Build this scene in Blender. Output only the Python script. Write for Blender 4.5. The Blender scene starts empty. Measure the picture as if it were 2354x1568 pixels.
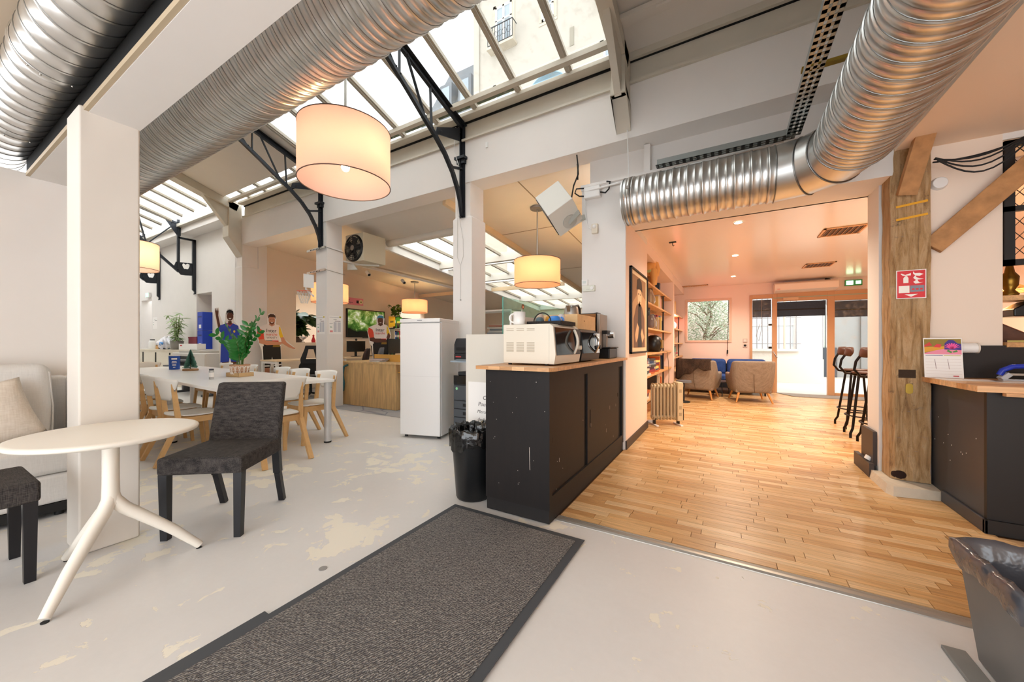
import bpy, bmesh, math, random
from mathutils import Vector, Matrix
random.seed(7)
SC = bpy.context.scene
COL = SC.collection
PI = math.pi

# ------------------------------------------------------------------ camera
cam_d = bpy.data.cameras.new('camera'); cam = bpy.data.objects.new('camera', cam_d); COL.objects.link(cam)
cam.location = (0, 0, 1.25); cam.rotation_euler = (PI/2, 0, math.radians(30.24))
cam_d.sensor_width = 36; cam_d.lens = 849/2354*36; cam_d.shift_y = 6/2354
cam_d.clip_start = 0.02; cam_d.clip_end = 300
SC.camera = cam
# ------------------------------------------------------------------ world and exposure
W = bpy.data.worlds.new('sky'); SC.world = W; W.use_nodes = True
wb = W.node_tree.nodes['Background']; wb.inputs[0].default_value = (0.93, 0.965, 1.0, 1); wb.inputs[1].default_value = 2.3
vs = SC.view_settings
vs.view_transform = 'Standard'; vs.look = 'None'; vs.gamma = 1; vs.use_curve_mapping = False
vs.exposure = 1.22
SC.cycles.max_bounces = 8; SC.cycles.diffuse_bounces = 5; SC.cycles.glossy_bounces = 4
SC.cycles.transmission_bounces = 8; SC.cycles.transparent_max_bounces = 12
SC.cycles.sample_clamp_indirect = 6; SC.cycles.caustics_reflective = False; SC.cycles.caustics_refractive = False
SC.cycles.use_denoising = True; SC.cycles.adaptive_threshold = .02

# ------------------------------------------------------------------ colours and materials
def lin(h):
    h = h.lstrip('#'); r = []
    for i in (0, 2, 4):
        c = int(h[i:i+2], 16)/255
        r.append(c/12.92 if c <= .04045 else ((c+.055)/1.055)**2.4)
    return (*r, 1)
MATS = {}
def mat(key, col, rough=.6, metal=0, spec=.5, emit=None, es=1, trans=0, alpha=1, noise=None, bump=0, bscale=60, coat=0, ior=1.45):
    """plain principled material, optional fine colour noise (amount, scale) and bump"""
    if key in MATS: return MATS[key]
    m = bpy.data.materials.new(key); m.use_nodes = True; nt = m.node_tree; b = nt.nodes['Principled BSDF']
    c = lin(col)
    b.inputs['Base Color'].default_value = c; b.inputs['Roughness'].default_value = rough; b.inputs['Metallic'].default_value = metal
    b.inputs['Specular IOR Level'].default_value = spec; b.inputs['IOR'].default_value = ior
    if trans: b.inputs['Transmission Weight'].default_value = trans
    if coat: b.inputs['Coat Weight'].default_value = coat; b.inputs['Coat Roughness'].default_value = .1
    if alpha < 1: b.inputs['Alpha'].default_value = alpha
    if emit: b.inputs['Emission Color'].default_value = lin(emit); b.inputs['Emission Strength'].default_value = es
    if noise or bump:
        tc = nt.nodes.new('ShaderNodeTexCoord'); n = nt.nodes.new('ShaderNodeTexNoise'); n.inputs['Detail'].default_value = 4
        nt.links.new(tc.outputs['Object'], n.inputs['Vector'])
        n.inputs['Scale'].default_value = noise[1] if noise else bscale
        if noise:
            mx = nt.nodes.new('ShaderNodeMix'); mx.data_type = 'RGBA'
            a = noise[0]
            mx.inputs[6].default_value = tuple(max(0, v*(1-a)) for v in c[:3])+(1,); mx.inputs[7].default_value = tuple(min(1, v*(1+a)) for v in c[:3])+(1,)
            nt.links.new(n.outputs['Fac'], mx.inputs[0]); nt.links.new(mx.outputs[2], b.inputs['Base Color'])
        if bump:
            n2 = nt.nodes.new('ShaderNodeTexNoise'); n2.inputs['Scale'].default_value = bscale; n2.inputs['Detail'].default_value = 3
            nt.links.new(tc.outputs['Object'], n2.inputs['Vector'])
            bp = nt.nodes.new('ShaderNodeBump'); bp.inputs['Strength'].default_value = bump; bp.inputs['Distance'].default_value = .01
            nt.links.new(n2.outputs['Fac'], bp.inputs['Height']); nt.links.new(bp.outputs['Normal'], b.inputs['Normal'])
    MATS[key] = m; return m

class NT:
    """small node-tree helper"""
    def __init__(s, key):
        s.m = bpy.data.materials.new(key); s.m.use_nodes = True; s.t = s.m.node_tree; s.b = s.t.nodes['Principled BSDF']; MATS[key] = s.m
    def n(s, typ, **kw):
        x = s.t.nodes.new('ShaderNode'+typ)
        for k, v in kw.items():
            if k[0] == '_': setattr(x, k[1:], v)
            else: x.inputs[k].default_value = v
        return x
    def l(s, a, b): s.t.links.new(a, b)
    def mix(s, f, a, b):
        x = s.n('Mix', _data_type='RGBA')
        for i, v in ((0, f), (6, a), (7, b)):
            if isinstance(v, (int, float, tuple)): x.inputs[i].default_value = v
            else: s.l(v, x.inputs[i])
        return x.outputs[2]
    def math(s, op, a, b=0., c=0.):
        x = s.n('Math', _operation=op)
        for i, v in enumerate((a, b, c)):
            if isinstance(v, (int, float)): x.inputs[i].default_value = v
            else: s.l(v, x.inputs[i])
        return x.outputs[0]
    def ramp(s, f, stops):
        x = s.n('ValToRGB'); e = x.color_ramp.elements
        while len(e) < len(stops): e.new(.5)
        for i, (p, c) in enumerate(stops): e[i].position = p; e[i].color = c
        s.l(f, x.inputs[0]); return x.outputs[0]
    def obj(s): return s.n('TexCoord').outputs['Object']
    def noise(s, vec, scale, detail=4, rough=.55, dist=0):
        x = s.n('TexNoise', Scale=scale, Detail=detail, Roughness=rough, Distortion=dist); s.l(vec, x.inputs['Vector']); return x.outputs['Fac']
    def mapping(s, vec, scale=(1, 1, 1), loc=(0, 0, 0), rot=(0, 0, 0)):
        x = s.n('Mapping'); x.inputs['Scale'].default_value = scale; x.inputs['Location'].default_value = loc; x.inputs['Rotation'].default_value = rot
        s.l(vec, x.inputs['Vector']); return x.outputs[0]
    def bump(s, h, st=.3, d=.01):
        x = s.n('Bump', Strength=st, Distance=d); s.l(h, x.inputs['Height']); s.l(x.outputs[0], s.b.inputs['Normal'])
G = lambda v: (v, v, v, 1)

# ------------------------------------------------------------------ mesh building
class MB:
    def __init__(s): s.v = []; s.f = []; s.sm = []
    def add(s, vs, fs, smooth=False, M=None):
        o = len(s.v)
        for p in vs:
            p = Vector(p); s.v.append(M @ p if M else p)
        for f in fs: s.f.append(tuple(i+o for i in f)); s.sm.append(smooth)
        return s
    def box(s, x0, x1, y0, y1, z0, z1, M=None):
        vs = [(x0,y0,z0),(x1,y0,z0),(x1,y1,z0),(x0,y1,z0),(x0,y0,z1),(x1,y0,z1),(x1,y1,z1),(x0,y1,z1)]
        return s.add(vs, [(0,3,2,1),(4,5,6,7),(0,1,5,4),(1,2,6,5),(2,3,7,6),(3,0,4,7)], False, M)
    def cbox(s, c, d, M=None):
        return s.box(c[0]-d[0]/2, c[0]+d[0]/2, c[1]-d[1]/2, c[1]+d[1]/2, c[2]-d[2]/2, c[2]+d[2]/2, M)
    def bar(s, p, q, w, h=None, up=(0, 0, 1), w2=None, h2=None):
        """rectangular bar from p to q; w across, h along 'up'"""
        p = Vector(p); q = Vector(q); h = h or w; w2 = w2 or w; h2 = h2 or h
        d = (q-p).normalized(); u = Vector(up); sd = d.cross(u)
        if sd.length < 1e-4: sd = d.cross(Vector((1, 0, 0)))
        sd.normalize(); u = sd.cross(d).normalized()
        vs = []
        for c, ww, hh in ((p, w, h), (q, w2, h2)):
            for a, b in ((-1,-1),(1,-1),(1,1),(-1,1)): vs.append(c+sd*a*ww/2+u*b*hh/2)
        return s.add(vs, [(0,1,2,3),(7,6,5,4),(0,4,5,1),(1,5,6,2),(2,6,7,3),(3,7,4,0)])
    def cyl(s, p, q, r, r2=None, n=16, cap=True, smooth=True):
        p = Vector(p); q = Vector(q); r2 = r if r2 is None else r2
        d = (q-p).normalized(); a = d.orthogonal().normalized(); b = d.cross(a)
        vs = []
        for c, rr in ((p, r), (q, r2)):
            for i in range(n):
                t = 2*PI*i/n; vs.append(c+(a*math.cos(t)+b*math.sin(t))*rr)
        s.add(vs, [(i, (i+1) % n, n+(i+1) % n, n+i) for i in range(n)], smooth)
        if cap: s.add(vs, [tuple(range(n-1, -1, -1)), tuple(range(n, 2*n))])
        return s
    def tube(s, pts, r, n=8, closed=False, cap=True, radii=None):
        pts = [Vector(p) for p in pts]; k = len(pts); prev = None; vs = []
        for i, p in enumerate(pts):
            if closed: d = pts[(i+1) % k]-pts[i-1]
            else: d = pts[min(i+1, k-1)]-pts[max(i-1, 0)]
            d.normalize()
            if prev is None: a = d.orthogonal().normalized()
            else:
                a = prev-d*prev.dot(d); a = a.normalized() if a.length > 1e-6 else d.orthogonal().normalized()
            prev = a; b = d.cross(a); rr = radii[i] if radii else r
            for j in range(n):
                t = 2*PI*j/n; vs.append(p+(a*math.cos(t)+b*math.sin(t))*rr)
        fs = []
        for i in range(k if closed else k-1):
            i2 = (i+1) % k
            for j in range(n): fs.append((i*n+j, i*n+(j+1) % n, i2*n+(j+1) % n, i2*n+j))
        s.add(vs, fs, True)
        if cap and not closed: s.add(vs, [tuple(range(n-1, -1, -1)), tuple(range((k-1)*n, k*n))])
        return s
    def lathe(s, prof, c=(0, 0, 0), n=24, M=None, sy=1):
        vs = []; k = len(prof)
        for r, z in prof:
            for j in range(n):
                t = 2*PI*j/n; vs.append((c[0]+r*math.cos(t), c[1]+r*math.sin(t)*sy, c[2]+z))
        fs = [(i*n+j, i*n+(j+1) % n, (i+1)*n+(j+1) % n, (i+1)*n+j) for i in range(k-1) for j in range(n)]
        return s.add(vs, fs, True, M)
    def prism(s, pts, d, M=None, smooth=False):
        """outline in local XY extruded along local Z by d"""
        n = len(pts)
        vs = [(x, y, 0) for x, y in pts]+[(x, y, d) for x, y in pts]
        s.add(vs, [tuple(range(n-1, -1, -1)), tuple(range(n, 2*n))], False, M)
        return s.add(vs, [(i, (i+1) % n, n+(i+1) % n, n+i) for i in range(n)], smooth, M)
    def grid(s, fn, nu, nv, M=None, smooth=True, thick=0):
        vs = [fn(i/nu, j/nv) for j in range(nv+1) for i in range(nu+1)]
        fs = [(j*(nu+1)+i, j*(nu+1)+i+1, (j+1)*(nu+1)+i+1, (j+1)*(nu+1)+i) for j in range(nv) for i in range(nu)]
        return s.add(vs, fs, smooth, M)
    def ball(s, c, r, n=12, m=8, sc=(1, 1, 1)):
        prof = [(max(1e-4, math.sin(PI*i/m)), -math.cos(PI*i/m)) for i in range(m+1)]
        M = Matrix.Translation(Vector(c)) @ Matrix.Diagonal((r*sc[0], r*sc[1], r*sc[2], 1))
        return s.lathe(prof, n=n, M=M)
    def mesh(s, name):
        me = bpy.data.meshes.new(name); me.from_pydata([tuple(v) for v in s.v], [], s.f); me.update()
        me.polygons.foreach_set('use_smooth', s.sm)
        return me

def obj(name, mb, m=None, parent=None, bevel=0, sub=0, solid=0, weld=False, seg=2, loc=None, rotz=0):
    me = mb.mesh(name) if isinstance(mb, MB) else mb
    if weld or sub or solid or bevel:
        bm = bmesh.new(); bm.from_mesh(me); bmesh.ops.remove_doubles(bm, verts=bm.verts, dist=1e-5)
        bmesh.ops.recalc_face_normals(bm, faces=bm.faces); bm.to_mesh(me); bm.free()
    if m: me.materials.append(m)
    o = bpy.data.objects.new(name, me); COL.objects.link(o)
    if parent: o.parent = parent
    if loc: o.location = loc
    if rotz: o.rotation_euler = (0, 0, rotz)
    if solid:
        x = o.modifiers.new('s', 'SOLIDIFY'); x.thickness = solid; x.offset = 0
    if bevel:
        x = o.modifiers.new('b', 'BEVEL'); x.width = bevel; x.segments = seg; x.limit_method = 'ANGLE'; x.angle_limit = math.radians(40)
        me.polygons.foreach_set('use_smooth', [True]*len(me.polygons)); x.harden_normals = True
    if sub:
        x = o.modifiers.new('u', 'SUBSURF'); x.levels = sub; x.render_levels = sub
        me.polygons.foreach_set('use_smooth', [True]*len(me.polygons))
    return o
def tag(o, label, cat, group=None, kind=None):
    o['label'] = label; o['category'] = cat
    if group: o['group'] = group
    if kind: o['kind'] = kind
    return o
def thing(name, label, cat, loc=(0, 0, 0), rotz=0, group=None):
    o = bpy.data.objects.new(name, None); COL.objects.link(o); o.empty_display_size = .1
    o.location = loc; o.rotation_euler = (0, 0, rotz)
    return tag(o, label, cat, group)
def struct(name, mb, m, parent=None, **kw):
    o = obj(name, mb, m, parent, **kw)
    if not parent: o['kind'] = 'structure'
    return o
def sempty(name):
    o = bpy.data.objects.new(name, None); COL.objects.link(o); o['kind'] = 'structure'; return o
def dup(root, loc, rotz, label=None, group=None):
    r = root.copy(); COL.objects.link(r); r.location = loc; r.rotation_euler = (0, 0, rotz)
    if label: r['label'] = label
    if group: r['group'] = group
    for ch in list(root.children):
        c = ch.copy(); COL.objects.link(c); c.parent = r
        for g in ch.children:
            d = g.copy(); COL.objects.link(d); d.parent = c
    return r
def inst(me, name, loc, parent=None, rot=(0, 0, 0), sc=(1, 1, 1)):
    o = bpy.data.objects.new(name, me); COL.objects.link(o); o.location = loc; o.rotation_euler = rot; o.scale = sc
    if parent: o.parent = parent
    return o
def light(name, typ, loc, energy, col, size=.1, rot=(0, 0, 0), parent=None, spot=None, blend=.5):
    d = bpy.data.lights.new(name, typ); d.energy = energy; d.color = col
    if typ == 'AREA': d.shape = 'DISK'; d.size = size
    else: d.shadow_soft_size = size
    if typ == 'SPOT': d.spot_size = spot; d.spot_blend = blend
    o = bpy.data.objects.new(name, d); COL.objects.link(o); o.location = loc; o.rotation_euler = rot
    if parent: o.parent = parent
    return o
def text(name, s, size, m, parent, loc, rot, depth=.0005, align='CENTER', shear=0, sx=1):
    c = bpy.data.curves.new(name, 'FONT'); c.body = s; c.size = size; c.extrude = depth; c.align_x = align; c.shear = shear; c.resolution_u = 3
    t = bpy.data.objects.new(name, c); COL.objects.link(t)
    dg = bpy.context.evaluated_depsgraph_get(); me = bpy.data.meshes.new_from_object(t.evaluated_get(dg))
    bpy.data.objects.remove(t); me.materials.clear(); me.materials.append(m)
    o = bpy.data.objects.new(name, me); COL.objects.link(o); o.parent = parent; o.location = loc; o.rotation_euler = rot; o.scale = (sx, 1, 1)
    return o
def arc(c, r, a0, a1, n, plane='xz'):
    out = []
    for i in range(n+1):
        t = a0+(a1-a0)*i/n; x, y = r*math.cos(t), r*math.sin(t)
        out.append({'xz': (c[0]+x, c[1], c[2]+y), 'xy': (c[0]+x, c[1]+y, c[2]), 'yz': (c[0], c[1]+x, c[2]+y)}[plane])
    return out
def rrect(w, h, r, n=4):
    pts = []
    for cx, cy, a in ((w/2-r, h/2-r, 0), (-w/2+r, h/2-r, PI/2), (-w/2+r, -h/2+r, PI), (w/2-r, -h/2+r, 1.5*PI)):
        for i in range(n+1):
            t = a+PI/2*i/n; pts.append((cx+r*math.cos(t), cy+r*math.sin(t)))
    return pts
# ================================================================== materials of the place
white = mat('white_paint', '#e4dfda', .75, noise=(.03, 3))
white2 = mat('white_gloss', '#e9e7e4', .35)
cream = mat('cream_wall', '#e3d3c0', .8, noise=(.03, 2))
ceilw = mat('ceiling_white', '#d9d3cb', .8, noise=(.05, 1.5))
stain = mat('aged_white_metal', '#c9c2b4', .6, noise=(.1, 4))
peachw = mat('lounge_wall', '#efdace', .7, noise=(.02, 2))
stretch = mat('stretched_ceiling', '#efe0d4', .22, spec=.6)
blackm = mat('black_steel', '#23262c', .45, metal=.3)
black = mat('black_matt', '#161617', .6)
blackp = mat('black_plastic', '#101113', .35)
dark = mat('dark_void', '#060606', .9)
glass = mat('clear_glass', '#ffffff', .02, trans=1, ior=1.05)
chrome = mat('chrome', '#d8d8d8', .2, metal=1)
steel = mat('brushed_steel', '#b9b6b1', .35, metal=1)
beech = mat('beech_wood', '#d9ae77', .5, noise=(.12, 30))
paper = mat('paper_white', '#eeeae6', .8)
ink = mat('ink_black', '#1d1d20', .8)
red = mat('red', '#c8202a', .5)
rubber = mat('rubber_black', '#17181a', .7)

def skypane(key, tint, amt):
    q = NT(key); t = q.t
    tr = q.n('BsdfTransparent'); tr.inputs[0].default_value = tint
    q.b.inputs['Base Color'].default_value = lin('#e8e6dd'); q.b.inputs['Roughness'].default_value = .15
    nz = q.noise(q.obj(), 9, 6, .7); f = q.ramp(nz, [(.5, G(amt)), (.8, G(min(1, amt+.18)))])
    mx = q.n('MixShader'); q.l(f, mx.inputs[0]); q.l(tr.outputs[0], mx.inputs[1]); q.l(q.b.outputs[0], mx.inputs[2])
    q.l(mx.outputs[0], t.nodes['Material Output'].inputs[0]); return q.m
pane = skypane('roof_glass', (.78, .78, .76, 1), .04)
panef = skypane('frosted_roof_glass', (.95, .94, .90, 1), .13)
pane_clear = skypane('window_glass', (.97, .98, .98, 1), .03)

# painted concrete floor with flaked cream patches
q = NT('painted_concrete'); P = q.obj()
big = q.noise(P, 1.1, 3); det = q.noise(P, 5.5, 8, .62, .4); fine = q.noise(P, 30, 6, .7)
sm = None
for (x, y, r) in ((-2.15, 1.52, .5), (-3.9, 1.75, .8), (-2.95, 2.75, .9), (-4.3, 1.1, .7), (-3.35, .75, .5), (-6, 2.4, 2.2)):
    d = q.n('VectorMath', _operation='DISTANCE'); q.l(P, d.inputs[0]); d.inputs[1].default_value = (x, y, 0)
    v = q.math('SUBTRACT', 1, q.math('DIVIDE', d.outputs['Value'], r)); v = q.math('MAXIMUM', v, 0)
    sm = v if sm is None else q.math('MAXIMUM', sm, v)
k = q.math('ADD', q.math('ADD', det, q.math('MULTIPLY', big, .25)), q.math('MULTIPLY', sm, .16))
fl = q.ramp(k, [(.755, G(0)), (.762, G(1))])
base = q.mix(q.ramp(q.noise(P, .8, 4), [(.3, G(0)), (.75, G(1))]), lin('#e0dedc'), lin('#d1cfce'))
base = q.mix(q.math('MULTIPLY', fine, .25), base, lin('#b8b4ae'))
q.l(q.mix(fl, base, lin('#e6e0d2')), q.b.inputs['Base Color'])
q.l(q.ramp(fl, [(0, G(.42)), (1, G(.8))]), q.b.inputs['Roughness'])
q.bump(q.math('SUBTRACT', q.math('MULTIPLY', fine, .12), q.math('MULTIPLY', fl, .5)), .5, .004)
concrete = q.m

# grey carpet of the office
q = NT('office_carpet'); P = q.obj(); v = q.n('TexVoronoi', Scale=2.2, _feature='DISTANCE_TO_EDGE'); q.l(P, v.inputs['Vector'])
q.l(q.mix(q.ramp(v.outputs[0], [(.0, G(1)), (.05, G(0))]), q.mix(q.noise(P, 60), lin('#8f8f92'), lin('#b3b1b0')), lin('#7a7b84')), q.b.inputs['Base Color'])
q.b.inputs['Roughness'].default_value = .95; carpet = q.m

# oak floor strips: one tone per strip
def strip_mat(key, c0, c1, c2, rough, scale=(1.2, 22, 8)):
    q = NT(key); P = q.obj(); oi = q.n('ObjectInfo'); ge = q.n('NewGeometry')
    rnd = q.math('FRACT', q.math('ADD', q.math('MULTIPLY', oi.outputs['Random'], 7.31), q.math('MULTIPLY', ge.outputs['Random Per Island'], 5.17)))
    off = q.n('CombineXYZ'); q.l(q.math('MULTIPLY', rnd, 31.), off.inputs[0]); q.l(q.math('MULTIPLY', rnd, 17.), off.inputs[1])
    va = q.n('VectorMath', _operation='ADD'); q.l(P, va.inputs[0]); q.l(off.outputs[0], va.inputs[1])
    g = q.noise(q.mapping(va.outputs[0], scale), 3.2, 6, .6, .6)
    tone = q.ramp(rnd, [(0, lin(c0)), (.5, lin(c1)), (1, lin(c2))])
    grain = q.ramp(g, [(.3, G(.66)), (.62, G(1.08))])
    mx = q.n('Mix', _data_type='RGBA', _blend_type='MULTIPLY'); mx.inputs[0].default_value = 1
    q.l(tone, mx.inputs[6]); q.l(grain, mx.inputs[7]); q.l(mx.outputs[2], q.b.inputs['Base Color'])
    q.b.inputs['Roughness'].default_value = rough; q.bump(g, .12, .004); return q.m
oakfloor = strip_mat('oak_strip', '#c0905a', '#d6ab74', '#e2c092', .34)
butcher = strip_mat('butcher_block', '#c68f5c', '#d9a878', '#e3b98c', .4)
oakdesk = strip_mat('oak_veneer', '#cda670', '#d3ad79', '#d8b584', .45, (5, 5, .6))

# old post: weathered timber
q = NT('old_timber'); P = q.obj()
g = q.noise(q.mapping(P, (9, 9, 1.1)), 3, 8, .65, .8); g2 = q.noise(P, 7, 6, .7); g3 = q.noise(q.mapping(P, (3, 3, 12)), 3, 5, .7)
c = q.ramp(g, [(.25, lin('#6a4a2e')), (.45, lin('#ac875a')), (.6, lin('#c2a178')), (.8, lin('#97775a'))])
c = q.mix(q.ramp(g2, [(.62, G(0)), (.72, G(1))]), c, lin('#4a3a2c'))
c = q.mix(q.ramp(g3, [(.6, G(0)), (.75, G(.6))]), c, lin('#7f8087'))
c = q.mix(q.ramp(q.noise(P, 2.2, 5), [(.55, G(0)), (.75, G(.55))]), c, lin('#d0b791'))
q.l(c, q.b.inputs['Base Color']); q.b.inputs['Roughness'].default_value = .85
q.bump(q.math('ADD', g, q.math('MULTIPLY', g2, .6)), .9, .03); timber = q.m
brace_wood = mat('brace_timber', '#b08052', .75, noise=(.5, 13), bump=.8, bscale=26)

# galvanised duct
def galv(key, c0, c1, r0):
    q = NT(key); P = q.obj(); v = q.n('TexVoronoi', Scale=26); q.l(P, v.inputs['Vector'])
    n = q.noise(P, 5, 5)
    q.l(q.mix(n, lin(c0), lin(c1)), q.b.inputs['Base Color']); q.b.inputs['Metallic'].default_value = 1
    q.l(q.math('ADD', q.math('MULTIPLY', n, .16), r0), q.b.inputs['Roughness'])
    return q.m
duct_m = galv('galvanised_duct', '#bebebc', '#e2e2e0', .26)
seam_m = mat('duct_seam', '#8e8e8c', .35, metal=1)

# door mat pile
q = NT('mat_pile'); P = q.obj()
w = q.n('TexWave', Scale=44, Distortion=7, Detail=3); w.inputs['Detail Scale'].default_value = 3; q.l(q.mapping(P, (1, .35, 1), rot=(0, 0, .9)), w.inputs['Vector'])
n = q.noise(P, 120, 2)
q.l(q.mix(q.math('MULTIPLY', w.outputs['Fac'], n), lin('#4a484c'), lin('#d2cbc1')), q.b.inputs['Base Color'])
q.b.inputs['Roughness'].default_value = .95; q.bump(w.outputs['Fac'], 1, .008); matpile = q.m

# fabrics
def fabric(key, c0, c1, sc=90, rough=.9):
    q = NT(key); P = q.obj()
    a = q.noise(q.mapping(P, (sc, sc*.08, sc)), 1, 3); b = q.noise(q.mapping(P, (sc*.08, sc, sc*.08)), 1, 3)
    k = q.math('MULTIPLY', q.math('ADD', a, b), .5)
    q.l(q.mix(q.ramp(k, [(.38, G(0)), (.62, G(1))]), lin(c0), lin(c1)), q.b.inputs['Base Color'])
    q.b.inputs['Roughness'].default_value = rough; q.bump(k, .4, .004); return q.m
chairfab = fabric('charcoal_weave', '#151213', '#4d4744', 260)
sofafab = fabric('pale_grey_fabric', '#d3d1ce', '#dbd9d6', 200)
armfab = fabric('taupe_wool', '#7d6f60', '#96887a', 140)
bluefab = fabric('blue_fabric', '#1d3a72', '#2b4f92', 120)
blanket_m = fabric('brown_blanket', '#241a14', '#4b382b', 60)
cushfab = fabric('linen_cushion', '#d8cdbf', '#e6ddd2', 120)

q = NT('scuffed_black'); P = q.obj()
sc_ = q.noise(P, 26, 8, .75); sp = q.noise(q.mapping(P, (9, 9, 1.4)), 3, 5)
c = q.mix(q.ramp(sc_, [(.66, G(0)), (.76, G(1))]), lin('#131011'), lin('#5d534c'))
c = q.mix(q.math('MULTIPLY', sp, .3), c, lin('#2e2520'))
q.l(c, q.b.inputs['Base Color']); q.b.inputs['Roughness'].default_value = .55; q.b.inputs['Specular IOR Level'].default_value = .3; scuff = q.m
bag = mat('bin_bag', '#0c0c0d', .18, spec=.8, bump=.9, bscale=14)
greybag = mat('grey_bin_bag', '#4a4c53', .2, spec=.8, bump=.8, bscale=12)

# lamp shade: thin translucent cloth
def shade_mat(key, col, e):
    q = NT(key); t = q.t
    d = q.n('BsdfDiffuse'); d.inputs[0].default_value = lin(col); tr = q.n('BsdfTranslucent'); tr.inputs[0].default_value = lin(col)
    mx = q.n('MixShader'); mx.inputs[0].default_value = .6; q.l(d.outputs[0], mx.inputs[1]); q.l(tr.outputs[0], mx.inputs[2])
    q.l(mx.outputs[0], t.nodes['Material Output'].inputs[0]); return q.m
shade_p = shade_mat('shade_pink', '#efc8c4', 1)
shade_o = shade_mat('shade_salmon', '#efae98', 1)
bulb_m = mat('bulb_glow', '#fff0c8', .4, emit='#ffe0a0', es=25)

teal_pane = skypane('teal_glass', (.80, .93, .91, 1), .22)
MATS['teal_glass'].node_tree.nodes['Principled BSDF'].inputs['Base Color'].default_value = lin('#b9ded9')
# ================================================================== the setting
def B(*a): return MB().box(*a)
m_ = MB(); m_.add([(-19,-3,0),(3.4,-3,0),(3.4,2.44,0),(-1.05,2.44,0),(-1.05,4.6,0),(-19,4.6,0)], [(0,1,2,3,4,5)])
m_.add([(-19,4.42,0),(-10.1,4.42,0),(-10.1,5.2,0),(-19,5.2,0)], [(0,1,2,3)])
struct('floor', m_, concrete)
struct('floor_office', MB().add([(-10.1,4.42,.004),(-1.56,4.42,.004),(-1.56,14,.004),(-10.1,14,.004)], [(0,1,2,3)]), carpet)
# ---- oak floor: base plus strips
fl_w = struct('floor_lounge', MB().box(-1.45, 3.4, 2.44, 11.5, -.03, .001), mat('floor_joint', '#5b3c1e', .8))
rng = random.Random(3); lens = (.30, .38, .46, .54); plank_me = {}
for L in lens:
    b = MB(); x1 = L-.0012; y1 = .0688; e = .0012
    b.add([(0,0,.0),(x1,0,.0),(x1,y1,.0),(0,y1,.0),(e,e,.008),(x1-e,e,.008),(x1-e,y1-e,.008),(e,y1-e,.008)], [(4,5,6,7),(0,1,5,4),(1,2,6,5),(2,3,7,6),(3,0,4,7)])
    me = b.mesh('plank'); me.materials.append(oakfloor); plank_me[L] = me
rows = []; y = 2.49; i = 0
while y < 11.4:
    xl, xr = (-1.045, 3.3) if y < 3.6 else ((-1.045, 1.5) if y < 4.44 else (-1.42, 3.3))
    if y < 4.44: xl = -1.045
    elif y < 5.7: xl = -1.03
    x = xl - rng.random()*.4
    while x < xr:
        L = rng.choice(lens); a0 = max(x, xl); a1 = min(x+L, xr)
        if a1-a0 > .02: rows.append((y, a0, a1, L))
        x += L
    y += .07; i += 1
def depth_(r): return -((r[1]+r[2])/2)*.5036+r[0]*.8639
vis = [r for r in rows if (r[0] < 3.7 and r[2] < 1.6) or (3.7 <= r[0] < 4.44) or (r[0] >= 4.44 and r[2] < 1.5)]
vis.sort(key=depth_); near = vis[:290]; ns = set(near); far_mb = MB()
for r in rows:
    y, a0, a1, L = r
    if r in ns:
        inst(plank_me[L], 'plank', (a0, y, .001), fl_w, sc=((a1-a0)/L, 1, 1))
    else:
        e = .0012; x0, x1, y0, y1 = a0+e, a1-e, y+e, y+.0688
        far_mb.add([(x0,y0,.009),(x1,y0,.009),(x1,y1,.009),(x0,y1,.009)], [(0,1,2,3)])
far_o = obj('plank_field', far_mb, oakfloor, fl_w); far_o['kind'] = 'stuff'
# threshold strip
prof = [(0,0),(.075,0),(.073,.008),(.055,.014),(.045,.011),(.03,.014),(.012,.012),(.001,.004)]
m_ = MB().prism([(a, b) for a, b in prof], 4.4, Matrix(((0,0,1,-1.05),(1,0,0,2.415),(0,1,0,0),(0,0,0,1))))
struct('trim_1', m_, mat('threshold_alu', '#a8a39b', .4, metal=.7))

# ---- hall wall line (Y = 4.4) : beam, fascia, sill, columns, pier, header
struct('wall_beam', B(-10.4,1.25,4.4,4.75,3.64,4.265), white, bevel=.004)
struct('trim_2', B(-10.0,1.25,4.365,4.75,4.255,4.285), stain)
struct('wall_fascia', B(-10.0,1.25,4.42,4.6,4.285,4.52), stain)
struct('trim_3', B(-10.0,1.25,4.4,4.6,4.52,4.545), dark)
struct('trim_4', B(-10.0,-1.1,4.27,4.6,4.545,4.60), stain, bevel=.006)
struct('wall_beam_far', B(-19,-10.4,4.4,4.75,4.43,4.6), white)
struct('trim_5', B(-19,-10.3,4.3,4.5,4.6,4.68), stain)
def column(name, x0, x1, y0=4.4, y1=4.75, zt=3.12, top=3.64):
    s_ = MB().box(x0, x1, y0, y1, 0, zt)
    a, d = .0, .035
    s_.add([(x0,y0,zt),(x1,y0,zt),(x1,y1,zt),(x0,y1,zt),(x0+d,y0+d*.3,zt+.03),(x1-d,y0+d*.3,zt+.03),(x1-d,y1,zt+.03),(x0+d,y1,zt+.03)], [(0,1,5,4),(1,2,6,5),(2,3,7,6),(3,0,4,7)])
    s_.box(x0+d, x1-d, y0+d*.3, y1, zt+.03, top)
    return struct(name, s_, white)
column('wall_column', -3.60, -3.25); column('wall_column', -7.09, -6.74); column('wall_column', -10.41, -10.06, zt=3.1)
m_ = MB().box(-1.56,-1.03,4.4,5.73,0,3.14); m_.box(-1.565,-1.03,4.385,4.93,3.14,3.17); m_.box(-1.565,-1.03,4.37,4.93,3.17,3.2)
struct('wall_pier', m_, white)
m_ = MB().box(-1.03,1.2,4.4,4.93,2.70,3.14); m_.box(-1.03,1.2,4.385,4.93,3.14,3.17); m_.box(-1.03,1.2,4.37,4.93,3.17,3.2)
struct('wall_header', m_, white)
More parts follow.
